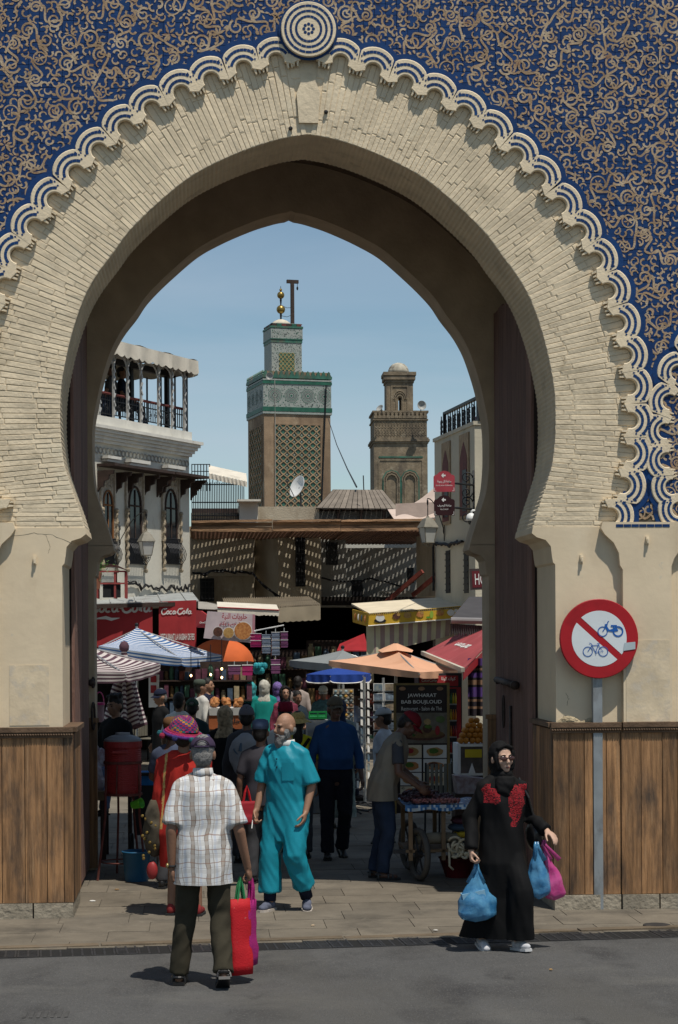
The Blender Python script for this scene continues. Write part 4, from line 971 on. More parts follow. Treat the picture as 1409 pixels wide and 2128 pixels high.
# passage under the houses
ps = thing('covered_passage', 'unlit covered market passage running under the lane houses', 'passage', foot(640, 52))
PL, PR = at(400, HOR, 45.7), at(905, HOR, 45.7); zc_ = at(640, 1258, 46).z
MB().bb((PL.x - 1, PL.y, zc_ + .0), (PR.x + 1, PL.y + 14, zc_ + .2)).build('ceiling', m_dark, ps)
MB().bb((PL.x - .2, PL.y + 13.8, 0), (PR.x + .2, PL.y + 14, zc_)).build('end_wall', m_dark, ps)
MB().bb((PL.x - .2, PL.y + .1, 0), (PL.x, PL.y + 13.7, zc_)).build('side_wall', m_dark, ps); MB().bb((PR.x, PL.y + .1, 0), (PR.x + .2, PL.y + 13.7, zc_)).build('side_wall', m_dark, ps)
# ---- things above the pergola
rt_ = thing('roof_terrace', 'small roof terrace caged in black bars under a white awning', 'terrace', foot(455, 49.4))
d = 49.4
a, b = at(397, 1086, d), at(512, 1048, d); MB().bb((a.x, a.y, a.z - .1), (at(512, 1086, d).x, a.y + 3, a.z + .25)).build('parapet', m_ochre, rt_)
cg = MB(); zt_, zb_ = at(450, 1002, d).z, at(450, 1086, d).z; xl, xr = at(399, 1050, d).x, at(507, 1050, d).x
n = 30
for i in range(n + 1):
    x = xl + (xr - xl) * i / n; cg.bb((x - .011, a.y - .03, zb_), (x + .011, a.y - .008, zt_ + rng.uniform(-.02, .06)))
for zz in (zt_ - .06, zb_ + .18, (zt_ + zb_) / 2): cg.bb((xl, a.y - .045, zz - .015), (xr, a.y - .031, zz + .015))
x1_ = at(436, 1000, d).x; z1_ = at(400, 962, d).z
for i in range(7): x = xl + (x1_ - xl) * i / 6; cg.bb((x - .012, a.y + .3, zt_ - .2), (x + .012, a.y + .325, z1_))
for zz in (0, .18, .36): cg.bb((xl, a.y + .29, z1_ - zz - .02), (x1_, a.y + .33, z1_ - zz))
cg.build('bar_cage', m_black, rt_)
aw = MB(); t0_, t1_ = at(434, 963, d), at(513, 980, d); b0_ = at(434, 991, d); b1_ = at(514, 1004, d)
aw.grid(lambda u, v: V((t0_.x + (t1_.x - t0_.x) * u, t0_.y + .5 - v * .75, (t0_.z + (t1_.z - t0_.z) * u) - v * .26 - (.03 * abs(math.sin(u * 30)) if v > .9 else 0))), 40, 4)
aw.grid(lambda u, v: V((t0_.x + (t1_.x - t0_.x) * u, t0_.y - .26 - .02 * math.sin(u * 60) * v, (t0_.z + (t1_.z - t0_.z) * u) - .26 - v * .14 - .02 * abs(math.sin(u * 40)))), 60, 1)
aw.build('awning', m_awn, rt_)
MB().bb((xl, a.y + 2.0, zb_), (xr, a.y + 2.1, zb_ + .5)).bb((xl + .5, a.y + .6, zb_), (xr - .3, a.y + 1.2, zb_ + .28)).build('low_wall', m_dkwood, rt_)
nb = thing('neighbour_house', 'weathered ochre house top behind the pergola with tiled ledge', 'house', foot(590, 50))
a, b = at(512, 1086, 50), at(664, 1052, 50); MB().bb((a.x, a.y, a.z - 2), (b.x, a.y + 4, b.z)).build('wall', m_ochre, nb)
a, b = at(498, 1086, 49), at(536, 1042, 49); MB().bb((a.x, a.y, a.z - 1), (b.x, a.y + 2, b.z)).build('wall', m_white, nb)
MB().box(at(517, 1041, 48.9), (.6, .5, .05)).build('ledge', m_white, nb)
# hipped wooden kiosk roof
kk = thing('roof_kiosk', 'wooden rooftop kiosk with hipped plank roof and lattice sides', 'kiosk', foot(740, 50)); d = 50.0
e0, e1, r0_, r1_ = at(657, 1055, d), at(828, 1057, d), at(692, 1017, d + 1.2), at(795, 1018, d + 1.2)
m_roofw = mat('grey_roof_plank', (.185, .155, .125), .9, .2, 4, .4, 30, rnd=.15)
def hip(a, b, c, dd_, k):
    a, b, c, dd_ = V(a), V(b), V(c), V(dd_)
    nn = (b - a).cross(dd_ - a).normalized() * .03
    for i in range(k):
        t0, t1 = i / k, (i + 1) / k; MB().prism([a.lerp(b, t0 + .004), a.lerp(b, t1 - .004), dd_.lerp(c, t1 - .004), dd_.lerp(c, t0 + .004)], -nn * (1 + .4 * (i % 2))).build('roof_plank', m_roofw, kk)
e2, e3 = V((e1.x, e1.y + 2.4, e1.z)), V((e0.x, e0.y + 2.4, e0.z))
hip(e0, e1, r1_, r0_, 14); hip(e1, e2, r1_, r1_ + V((-.01, 0, 0)), 6)
MB().add([e0, e3, r0_, e1, e2, r1_], [(0, 1, 2), (3, 5, 4)]).add([e3, e2, r1_, r0_], [(0, 1, 2, 3)]).build('roof_back', m_roofw, kk)
w0, w1 = at(660, 1082, d), at(800, 1058, d); MB().bb((w0.x, w0.y + .3, w0.z - 1.5), (e1.x - .05, w0.y + 2.2, e0.z - .0)).build('wall', m_dkwood, kk)
lt = MB()
for i in range(46):
    x = w0.x + (w1.x - w0.x) * i / 46
    for sg in (-1, 1): lt.beam(V((x, w0.y + .27 + .012 * sg, w0.z)), V((x + .3 * sg, w0.y + .27 + .012 * sg, w1.z - .03)), .008, .022)
lt.build('lattice', mat('grey_lattice', (.12, .115, .105), .85), kk)
for px_ in (660, 705, 752, 800): q = at(px_, 1082, d); MB().bb((q.x - .04, q.y + .2, q.z), (q.x + .04, q.y + .26, w1.z + .02)).build('post', m_dkwood, kk)
tn = thing('roof_tent', 'pale pink canvas tent top beside the wooden kiosk', 'tent', foot(865, 49)); d = 48.5
pk = mat('pink_canvas', (.52, .41, .345), .9, .1, 2.5, .2, 12)
mb = MB(); A0, A1, A2, A3 = at(815, 1052, d), at(912, 1008, d), at(918, 1082, d), at(815, 1082, d)
mb.grid(lambda u, v: A0.lerp(A1, u).lerp(A3.lerp(A2, u), v) + V((0, -.5 * v + .1 * math.sin(u * 6) * v, -.15 * math.sin(u * 3.14) * (1 - v))) + V((0, 1.2 * (1 - v), 0)), 16, 10); mb.build('canvas', pk, tn, True)
mb = MB(); B0, B1 = at(817, 1050, d), at(914, 1046, d); mb.grid(lambda u, v: B0.lerp(B1, u) + V((0, -.6, -.32 * v + .05 * math.sin(u * 9) * v)), 16, 4); mb.build('flap', pk, tn, True)
ds = at(618, 1011, 54); dish = thing('satellite_dish', 'white satellite dish on the ochre rooftop in front of the tall minaret', 'satellite dish', ds)
Md = basis(ds, V((.62, -.5, -.3)), V((.35, -.05, .95)))
Md = (V((-.80, -.50, .33)).to_track_quat('Z', 'Y')).to_matrix()
mb = MB(); mb.lathe([(.001, -.07), (.12, -.06), (.22, -.03), (.315, .02), (.32, .02), (.32, .012), (.22, -.042), (.12, -.072), (.001, -.082)], ds, 28, Md, caps=False); mb.build('reflector', m_wpl, dish, True)
mb = MB(); mb.tube([ds + Md @ V((0, -.3, .02)), ds + Md @ V((0, -.02, .36))], .012, 5); mb.ball(ds + Md @ V((0, 0, .37)), .04, 8, 6); mb.build('feed_arm', m_iron, dish)
MB().tube([ds + Md @ V((0, 0, -.08)), ds + V((.1, .1, -.3)), ds + V((.1, .1, -.75))], .03, 6).build('mast', m_iron, dish)

# ---- tall green minaret
MD = 150.0; PH = R(16)
corner = at(551, HOR, MD); corner.z = 0
m_mbrick = mat('minaret_brick', (.27, .19, .122), .92, .25, .9, .5, 6, stain=[((.15, .10, .066), .5, .45, .7, (1, 1, .25)), ((.44, .355, .25), .6, .58, .75, (1, 1, .5))])
m_green = mat('green_zellige', (.035, .12, .085), .5, .35, 2, spec=.35, rnd=.15, stain=[((.12, .10, .07), 1.2, .5, .7, (1, 1, .4))]); m_dkgreen = mat('deep_green_tile', (.015, .095, .06), .5, .3, 2, spec=.4)
m_zel = mat('pale_zellige', (.31, .33, .30), .6, .25, 6, col2=(.25, .28, .26), contrast=(.42, .6)); m_tan = mat('sebka_brick', (.33, .225, .135), .9, .35, 1.5, .3, 8); m_ink = mat('black_zellige', (.03, .035, .035), .6)
mn = thing('green_minaret', 'tall square minaret faced with green tile lattice and crowned by gilded balls', 'minaret', corner, -YAW + PH)
SCM = MD / 4000
def mz(py, px_=620): return at(px_, py, MD + .8).z
Wm = 138 * SCM / math.cos(PH) ; Wl = 83 * SCM
def mbx(nm, a, b, m, par=mn): return MB().bb(a, b).build(nm, m, par, world=False)
mbx('shaft', (0, 0, 0), (Wm, Wm, mz(862)), m_mbrick)
mbx('frieze', (-.06, -.06, mz(862)), (Wm + .06, Wm + .06, mz(797)), m_zel)
for y0_, y1_, e_, m in ((861, 857, .10, m_zel), (856, 847, .12, m_dkgreen), (799, 793, .11, m_dkgreen), (792, 789, .10, m_zel), (787, 781, .12, m_green)):
    mbx('tile_band', (-e_, -e_, mz(y0_)), (Wm + e_, Wm + e_, mz(y1_)), m)
mzz = mz(782); nmer = 13
for side in (0, 1):
    for i in range(nmer):
        s = -.08 + (Wm + .16) * (i + .5) / nmer; w_ = Wm / nmer * .42
        pf = [(-w_, 0), (w_, 0), (w_, .1), (w_ * .6, .18), (w_ * .75, .26), (0, .42), (-w_ * .75, .26), (-w_ * .6, .18), (-w_, .1)]
        mb = MB(); mb.prism([V((s + x, -.1, mzz + z)) if side == 0 else V((-.1, s + x, mzz + z)) for x, z in pf], (0, .12, 0) if side == 0 else (.12, 0, 0)); mb.build('merlon', m_green, mn, world=False)
mbx('roof_slab', (.05, .05, mzz - .1), (Wm - .05, Wm - .05, mzz + .35), m_mbrick)
ro = MB(); zr_ = mz(823)          # rosettes on the frieze
def rosette(cx, cz, r, side):
    def P(x, z, o): return V((x, -.063 - o, z)) if side == 0 else V((-.063 - o, x, z))
    for r0, r1, k, mi in ((.0, .16, 8, 0), (.28, .42, 20, 1), (.5, .62, 24, 0), (.70, .80, 28, 1), (.9, 1.0, 30, 0)):
        for i in range(k):
            a0, a1 = 6.283 * i / k, 6.283 * (i + (.62 if r0 else 1)) / k
            ro.add([P(cx + r * q * math.cos(a), cz + r * q * math.sin(a), .004) for q, a in ((max(r0, .001), a0), (r1, a0), (r1, a1), (max(r0, .001), a1))], [(0, 1, 2, 3)], mi)
for i in range(4):
    rosette(Wm * (i + .7) / 4.05 - .05, zr_, .56, 0); rosette(Wm * (i + .55) / 4.05, zr_, .5, 1)
rng2 = random.Random(5)
for side in (0, 1):
    for i in range(330):
        x, z = rng2.uniform(0, Wm), rng2.uniform(mz(846), mz(801)); q = rng2.uniform(.03, .055); mi = rng2.choice((0, 1, 1))
        if min(((x - (Wm * (j + .7) / 4.05 - .05)) ** 2 + (z - zr_) ** 2) for j in range(4)) < .3 and side == 0: continue
        P = (lambda u, v: V((u, -.0625, v))) if side == 0 else (lambda u, v: V((-.0625, u, v)))
        ro.add([P(x - q, z), P(x, z - q), P(x + q, z), P(x, z + q)], [(0, 1, 2, 3)], mi)
o = ro.build('zellige_rosettes', [m_dkgreen, m_ink], mn, world=False); o['kind'] = 'stuff'
# sebka panel: green field under raised interlaced ribs with little stars
def sebka(x0, x1, z0_, z1_, nx_, nz_, side, nm):
    def P(x, z, o): return V((x, -.01 - o, z)) if side == 0 else V((-.01 - o, x, z))
    fd = MB(); fd.add([P(x0, z0_, 0), P(x1, z0_, 0), P(x1, z1_, 0), P(x0, z1_, 0)], [(0, 1, 2, 3)]); f = fd.build(nm, m_green, mn, world=False)
    rb = MB(); st = MB(); cw, chh = (x1 - x0) / nx_, (z1_ - z0_) / nz_
    for i in range(nx_):
        for j in range(nz_):
            cx, cz = x0 + (i + .5) * cw, z0_ + (j + .5) * chh; k = 0
            for sg in (-1, 1):
                for pts in ([(0, .5), (.16, .36), (.22, .2), (.36, .1), (.5, 0)], [(.5, 0), (.38, -.12), (.26, -.18), (.15, -.34), (0, -.5)]):
                    pp = [(cx + sg * u * cw, cz + v * chh) for u, v in pts]
                    for (xa_, za_), (xb2, zb2) in zip(pp[:-1], pp[1:]):
                        dx, dz = xb2 - xa_, zb2 - za_; ln = math.hypot(dx, dz); ox, oz = -dz / ln * cw * .062, dx / ln * cw * .062
                        q_ = [(xa_ + ox, za_ + oz), (xb2 + ox, zb2 + oz), (xb2 - ox, zb2 - oz), (xa_ - ox, za_ - oz)]
                        rb.add([P(u, v, .05 + .002 * k) for u, v in q_] + [P(u, v, .0) for u, v in q_], [(0, 1, 2, 3), (0, 4, 5, 1), (2, 6, 7, 3)]); k += 1
            r = cw * .13; st.add([P(cx + r * (1 if t % 2 else .5) * math.cos(t * .3927), cz + r * (1 if t % 2 else .5) * math.sin(t * .3927), .012) for t in range(16)], [tuple(range(16))], 0)
            st.add([P(cx + r * .35 * math.cos(t * .785), cz + r * .35 * math.sin(t * .785), .016) for t in range(8)], [tuple(range(8))], 1)
            for sg in (-1, 1): st.add([P(cx + sg * cw * .36 + a * cw * .06, cz - chh * .32 + b * chh * .09, .011) for a, b in ((0, -1), (1, 0), (0, 1), (-1, 0))], [(0, 1, 2, 3)], 2)
    a_ = rb.build('rib_lattice', m_tan, f, world=False); a_['kind'] = 'stuff'; b_ = st.build('star_tiles', [mat('white_zellige', (.5, .5, .45), .6), m_ink, m_mbrick], f, world=False); b_['kind'] = 'stuff'
    fm = MB()
    for a, b in (((x0 - .14, z0_), (x0 - .02, z1_ + .14)), ((x1 + .02, z0_), (x1 + .14, z1_ + .14)), ((x0 - .02, z1_ + .02), (x1 + .02, z1_ + .14))):
        pa_, pb2 = P(a[0], a[1], .05), P(b[0], b[1], -.005); fm.bb(pa_, pb2)
    fm.build('panel_frame', m_mbrick, f, world=False)
px2x = lambda p: (p - 551) * SCM / math.cos(PH)
sebka(px2x(575), px2x(667), mz(1075), mz(884), 6, 14, 0, 'tile_panel')
sebka(.7, Wm - .7, mz(1075), mz(886), 5, 11, 1, 'tile_panel')
# lantern stage
lx0 = px2x(577); Lw = px2x(640) - lx0; ly = (Wm - Lw) / 2
def lz(py): return at(605, py, MD + 1.8).z
mbx('lantern_shaft', (lx0, ly, mzz), (lx0 + Lw, ly + Lw, lz(705)), m_zel)
for y0_, y1_, e_, m in ((711, 704, .04, m_green), (703, 682, .06, m_zel), (681, 677, .10, m_green), (705, 703, .08, m_dkgreen)):
    mbx('tile_band', (lx0 - e_, ly - e_, lz(y0_)), (lx0 + Lw + e_, ly + Lw + e_, lz(y1_)), m)
for side in (0, 1):
    for i in range(6):
        s = Lw * (i + .5) / 6; w_ = Lw / 15
        pf = [(-w_ * 1.6, .2), (w_ * 1.6, .2), (w_, .08), (w_ * 1.2, 0), (-w_ * 1.2, 0), (-w_, .08)]
        mb = MB(); mb.prism([V((lx0 + s + x, ly - .02, lz(677) + z)) if side == 0 else V((lx0 - .02, ly + s + x, lz(677) + z)) for x, z in pf], (0, .1, 0) if side == 0 else (.1, 0, 0)); mb.build('merlon', [m_dkwood, m_dkgreen, m_redwood][i % 3], mn, world=False)
mbx('lantern_roof', (lx0 + .04, ly + .04, lz(677)), (lx0 + Lw - .04, ly + Lw - .04, lz(672) + .05), m_zel)
lp = MB(); w0_ = Lw * .24; lp.bb((lx0 + w0_, ly - .012, lz(770)), (lx0 + Lw * .76, ly - .003, lz(732))); lpo = lp.build('tile_panel', mat('lantern_green', (.06, .13, .085), .6, .4, 3), mn, world=False)
lr = MB()
for i in range(4):
    for j in range(4):
        cx, cz = lx0 + w0_ + Lw * .52 * (i + .5) / 4, lz(770) + (lz(732) - lz(770)) * (j + .5) / 4
        for k_, (u, v) in enumerate(((1, 1), (-1, 1), (1, -1), (-1, -1))): lr.beam(V((cx, ly - .03 - .004 * k_, cz + v * .19)), V((cx + u * .16, ly - .03 - .004 * k_, cz)), .02, .035)
lr.build('lattice', mat('gilt_brick', (.42, .32, .14), .8, .2, 4), lpo, world=False)
lz2 = MB(); 
for i in range(500):
    x, z = rng2.uniform(0.03, Lw - .03), rng2.uniform(lz(773), lz(684)); q = rng2.uniform(.02, .045)
    if w0_ - .05 < x < Lw * .76 + .05 and z < lz(730): continue
    if lz(712) < z < lz(703): continue
    yy_ = ly - (.065 if z > lz(703) else .004)
    lz2.add([V((lx0 + x - q, yy_, z)), V((lx0 + x, yy_, z - q)), V((lx0 + x + q, yy_, z)), V((lx0 + x, yy_, z + q))], [(0, 1, 2, 3)], rng2.choice((0, 1, 1)))
o = lz2.build('zellige_chips', [m_dkgreen, m_ink], mn, world=False); o['kind'] = 'stuff'
cx, cy = lx0 + Lw / 2 - .15, ly + Lw / 2; dz = lz(672) + .05
MB().lathe([(.82, 0), (.74, .18), (.5, .36), (.25, .46), (0, .5)], (cx, cy, dz), 18).build('dome', mat('limewashed_dome', (.50, .45, .36), .9, .2, 2), mn, True, world=False)
m_gold = mat('tarnished_gilt', (.30, .20, .055), .35, .3, 3, metal=.8, spec=.5)
for py, r in ((637, 9.3), (607, 7.8), (596, 3)): MB().ball((cx, cy, lz(py)), r * SCM, 16, 10).build('gilded_ball', m_gold, mn, True, world=False)
MB().lathe([(.05, dz + .3), (.09, lz(648)), (.05, lz(627)), (.09, lz(617)), (.045, lz(603)), (.02, lz(588))], (cx, cy, 0), 8).build('spire', m_iron, mn, world=False)
gx = cx + .95; mb = MB(); mb.bb((gx - .13, cy - .13, dz - .3), (gx + .13, cy + .13, lz(580))); mb.bb((gx - .45, cy - .12, lz(581)), (gx + .5, cy + .12, lz(574))); mb.build('gallows_post', m_dkwood, mn, world=False)
MB().tube([V((gx + .42, cy, lz(581))), V((gx + .42, cy, lz(587)))], .02, 5).ball((gx + .42, cy, lz(591)), (.08, .08, .16), 8, 6).build('pendant', m_black, mn, world=False)
MB().tube([V((cx, cy, lz(628))), V((cx + .5, cy, lz(633))), V((gx, cy, lz(632)))], .02, 4).tube([V((cx, cy, lz(650))), V((cx + .5, cy, lz(652))), V((gx, cy, lz(647)))], .02, 4).build('stay_wire', m_black, mn, world=False)
MB().tube([V((px2x(679), -.2, mz(800))), V((px2x(675), -.15, mz(900))), V((px2x(668), -.15, mz(1060)))], .06, 6).build('conduit', m_black, mn, world=False)
MB().tube([V((px2x(573), -.1, mz(790))), V((px2x(573.5), -.1, mz(900))), V((px2x(573), -.1, mz(1060)))], .03, 5).build('conduit', m_grey, mn, world=False)
def horn(c, dr, s, lab):
    t = thing('loudspeaker', lab, 'loudspeaker', c); Mq = V(dr).to_track_quat('Z', 'Y').to_matrix()
    MB().lathe([(.03, -.3), (.07, -.25), (.08, -.15), (.1, -.05), (.2, .05), (.32, .16), (.33, .16), (.3, .13), (.08, -.02), (.0, -.03)], c, 18, Mq * s, caps=False).build('horn', mat('grey_horn', (.30, .30, .28), .5, .15, 6), t, True)
    MB().tube([V(c) - V((0, 0, .5 * s)), V(c) + Mq @ V((0, 0, -.15 * s))], .03 * s, 6).build('stand', m_iron, t)
horn(at(561, 782, MD - 2), (-.3, -1, 0), .9, 'small dark loudspeaker on the parapet corner of the green minaret')
# ---- small brown minaret
M2 = 100.0; c2 = at(779, HOR, M2); c2.z = 0; S2 = M2 / 4000
m_b2 = mat('sooty_brick', (.215, .17, .115), .95, .3, 3, .8, 10, stain=[((.09, .075, .06), 1.4, .45, .7, (1, 1, .4)), ((.30, .25, .18), 3, .56, .7, (1, 1, 1))], fine=.7)
m2 = thing('brown_minaret', 'small sooty brown brick minaret with whitewashed dome and blind arches', 'minaret', c2, -YAW + R(3))
W2 = 112 * S2
def z2(py): return at(835, py, M2).z
def b2(nm, a, b, m=m_b2): return MB().bb(a, b).build(nm, m, m2, world=False)
b2('shaft', (0, 0, 0), (W2, W2, z2(918))); b2('upper_stage', (.02, .02, z2(918)), (W2 - .02, W2 - .02, z2(856)))
for i, (py, e_, h_) in enumerate(((921, .05, .1), (917, .11, .12), (912, .06, .08), (857, .06, .1), (873, .04, .07))): b2('moulding', (-e_, -e_, z2(py)), (W2 + e_, W2 + e_, z2(py) + h_))
n = 13
for i in range(n):
    s = W2 * (i + .5) / n; mb = MB(); mb.prism([V((s + x, -.06, z2(869) + z)) for x, z in ((-.1, 0), (.1, 0), (.1, .12), (.05, .18), (.09, .24), (0, .34), (-.09, .24), (-.05, .18), (-.1, .12))], (0, .07, 0)); mb.build('merlon', m_b2, m2, world=False)
cr_ = MB()        # carved relief on the upper stage
for i in range(17):
    for j in range(6):
        cr_.tube([V((.14 + i * (W2 - .28) / 16 + .055 * math.cos(a * .785 + j), .012, z2(908) + .09 + j * .145 + .05 * math.sin(a * .785 + j))) for a in range(7)], .014, 4, False)
o = cr_.build('carved_relief', m_b2, m2, world=False); o['kind'] = 'stuff'
b2('tile_strip', (.25, -.03, z2(951)), (W2 - .25, -.003, z2(948)), m_green)
fr = MB(); fr.bb((.22, -.035, z2(1100)), (.3, -.003, z2(954))); fr.bb((W2 - .3, -.035, z2(1100)), (W2 - .22, -.003, z2(954))); fr.bb((.301, -.035, z2(957)), (W2 - .301, -.003, z2(954))); fr.build('panel_frame', m_b2, m2, world=False)
for k, cx in enumerate((W2 * .33, W2 * .67)):
    for r, m, nm, o_ in ((.47, m_green, 'arch_band', .02), (.41, m_b2, 'arch_band', .03), (.30, m_b2, 'arch_band', .045)):
        a_ = MB(); pts = []
        for i in range(25):
            t = math.pi * i / 24; rr2 = r * (1 + .06 * abs(math.sin(t * 5))); pts.append(V((cx + rr2 * math.cos(t) * .95, -o_, z2(1000) + rr2 * math.sin(t) * 1.15)))
        a_.tube(pts, .035 if m is m_green else .05, 5); a_.tube([pts[0], pts[0] - V((0, 0, 1.5))], .05, 5); a_.tube([pts[-1], pts[-1] - V((0, 0, 1.5))], .05, 5); a_.build(nm, m, m2, world=False)
lx = (808 - 779) * S2; lw = 56 * S2; ly2 = (W2 - lw) / 2; zl0, zl1 = z2(856), z2(790)
# lantern with a real see-through opening
ow_, zo0, zo1 = 6 * S2, z2(850), z2(822); cxl = lx + lw * .5
ln_ = MB(); ln_.bb((lx, ly2, zl0), (cxl - ow_ / 2, ly2 + lw, zl1)); ln_.bb((cxl + ow_ / 2, ly2, zl0), (lx + lw, ly2 + lw, zl1)); ln_.bb((cxl - ow_ / 2, ly2, zl0), (cxl + ow_ / 2, ly2 + lw, zo0)); ln_.bb((cxl - ow_ / 2, ly2, zo1), (cxl + ow_ / 2, ly2 + lw, zl1)); ln_.build('lantern_shaft', m_b2, m2, world=False)
for e_, a, b in ((.05, 791, 786), (.12, 785, 777), (.16, 776, 769)): b2('moulding', (lx - e_, ly2 - e_, z2(a)), (lx + lw + e_, ly2 + lw + e_, z2(b)))
ar_ = MB()
for r in (.16, .26, .34): ar_.tube([V((cxl + r * math.cos(math.pi * i / 12), ly2 - .03, zo1 - .1 + r * 1.3 * math.sin(math.pi * i / 12))) for i in range(13)], .03, 5)
for sg in (-1, 1): ar_.bb((cxl + sg * .16 - .035, ly2 - .05, zo0), (cxl + sg * .16 + .035, ly2 - .003, zo1 - .1)); ar_.bb((cxl + sg * .42 - .04, ly2 - .04, zo0 - .1), (cxl + sg * .42 + .04, ly2 - .003, zl1 - .25))
ar_.bb((cxl - .46, ly2 - .04, zl1 - .25), (cxl + .46, ly2 - .003, zl1 - .18)); ar_.build('arch_band', m_b2, m2, world=False)
mb = MB(); mb.lathe([(.56, 0), (.55, .18), (.47, .36), (.32, .5), (.15, .57), (0, .59)], (lx + lw / 2, ly2 + lw / 2, z2(769)), 20); mb.build('dome', mat('lichen_dome', (.40, .37, .30), .9, .3, 3, stain=[((.17, .15, .12), 3, .5, .65, (1, 1, 1))]), m2, True, world=False)
horn(at(875, 843, M2 - .6), (.25, -1, .05), .75, 'grey horn loudspeaker on the right parapet of the brown minaret'); horn(at(791, 850, M2 - .6), (-.6, -.6, .6), .62, 'grey horn loudspeaker tilted up on the left parapet of the brown minaret')
cable([at(682, 870, 149), at(700, 925, 110), at(722, 975, 75), at(741, 1012, 51)], .025, 'thin wire running from the green minaret down to the kiosk')
cable([at(756, 1018, 50), at(755, 988, 50)], .015, 'thin upright aerial above the wooden kiosk')
# far roofs so that the lane does not end in empty ground
far = thing('far_house', 'low ochre houses closing the view behind the pergola', 'house', foot(700, 62))
MB().bb(at(300, HOR, 60) * 1 + V((0, 0, -2.4)), V((at(1200, HOR, 60).x, at(700, HOR, 66).y, at(700, 1092, 60).z))).build('wall', m_ochre, far)
# =================================================================== MARKET
m_steel = mat('galvanised_pole', (.30, .32, .33), .5, .15, 6, metal=.5, stain=[((.2, .2, .2), 8, .55, .7, (1, 1, .4))])
m_alu = mat('aluminium_tube', (.45, .45, .44), .4, .1, 8, metal=.6)
m_red = mat('soft_drink_red', (.34, .028, .032), .75, .12, 3, stain=[((.24, .02, .025), 2, .5, .75, (1, 1, .4))]); m_redp = mat('red_pvc', (.30, .02, .025), .55, .12, 4)
m_wht = mat('white_print', (.66, .65, .62), .7, .06)
def script_logo(M, w_, m, parent, nm='lettering', depth=.004):
    """flowing soft-drink script, two words"""
    P = []; sh = .22
    def A_(cx, cy, r, a0, a1, ry=None, w0=1, w1=1): P.append([(x + sh * y, y, w) for x, y, w in arc(cx, cy, r, a0, a1, 14, w0, w1, ry)])
    def Ln(*pts): P.append([(x + sh * y, y, w) for x, y, w in pts])
    for ox in (0, 3.15):
        A_(ox + .55, .52, .5, 60, 330, .58, .8, 1.5); A_(ox + .75, .95, .22, 250, 20, .14, .6, 1.0)
        A_(ox + 1.3, .3, .23, 0, 360, .3, 1.2, 1.2)
        if ox == 0: A_(ox + 1.9, .3, .24, 50, 320, .3, .9, 1.3); A_(ox + 2.5, .3, .22, 0, 360, .3, 1.2, 1.2); Ln((ox + 2.72, .6, 1.2), (ox + 2.74, .15, 1.2), (ox + 2.85, .02, .9), (ox + 3.0, .06, .5))
        else: Ln((ox + 1.75, .1, 1), (ox + 1.8, .7, 1.3), (ox + 1.95, 1.12, 1), (ox + 2.02, .95, .8), (ox + 1.86, .3, 1.2), (ox + 1.98, .02, .9)); A_(ox + 2.4, .3, .22, 0, 360, .3, 1.2, 1.2); Ln((ox + 2.62, .6, 1.2), (ox + 2.64, .15, 1.2), (ox + 2.75, .02, .9), (ox + 2.95, .1, .5))
    Ln((2.95, .35, 1), (3.2, .38, 1))
    k = w_ / 6.2
    return strokes([[(x * k - w_ / 2, y * k, w) for x, y, w in pl] for pl in P], M, .17 * k, m, parent, nm, depth)
def sheet(c4, d, m, name, parent=None, nu=14, nv=8, wob=.02, k=7, th=None):
    """cloth quad from four corners (tl,tr,br,bl) with soft folds"""
    tl, tr, br, bl = [V(p) for p in c4]; n_ = (tr - tl).cross(bl - tl).normalized()
    mb = MB(); mb.grid(lambda u, v: tl.lerp(tr, u).lerp(bl.lerp(br, u), v) + n_ * wob * (math.sin(u * k + v * 2) + .5 * math.sin(u * k * 2.3 + 1)) * (.25 + .75 * v), nu, nv)
    return mb.build(name, m, parent, True)
# ---- no-entry sign on its post
sp = gnd(1243, 1889); DS = (sp - CAM).dot(FW)
sgn = thing('traffic_sign', 'round red and white sign barring mopeds and bicycles on a grey post', 'traffic sign', sp)
zc = at(1242, 1327, DS).z; c = at(1242, 1327, DS); R0 = 82.5 / 4000 * DS
fx = V((1, .02, 0)).normalized(); fy = V((0, 0, 1)); M = basis(c + V((0, -.062, 0)), fx, fy)
MB().bb(sp + V((-.041, -.035, 0)), V((sp.x + .041, sp.y + .035, zc + R0 * .8))).build('post', m_steel, sgn)
m_sr = mat('sign_red', (.35, .010, .016), .45, .12, 3, stain=[((.24, .008, .012), 3, .55, .75, (1, 1, 1))]); m_sw = mat('sign_white', (.62, .66, .68), .45, .05, 3, stain=[((.45, .46, .46), 4, .62, .8, (1, 1, 1))]); m_sb = mat('sign_blue', (.01, .09, .34), .5)
q3 = M.to_3x3()
mb = MB(); mb.lathe([(R0 - .012, .0), (R0, -.008), (R0, .022), (R0 - .006, .027), (0, .027)], c + V((0, -.04, 0)), 56, q3); mb.build('disc', m_sr, sgn)
M1 = basis(c + V((0, -.0685, 0)), fx, fy); ri = R0 * .70
for sg in (1, -1):           # two white segments either side of the diagonal bar
    pts = []; bw = R0 * .085; a_ = math.asin(bw / ri)
    for i in range(33):
        t = a_ + (math.pi - 2 * a_) * i / 32; x, y = ri * math.cos(t), ri * math.sin(t) * sg; an = R(-45 + 3)
        pts.append(M1 @ V((x * math.cos(an) - y * math.sin(an), x * math.sin(an) + y * math.cos(an), 0)))
    mb = MB(); mb.add(pts, [tuple(range(33))]); mb.build('white_field', m_sw, sgn)
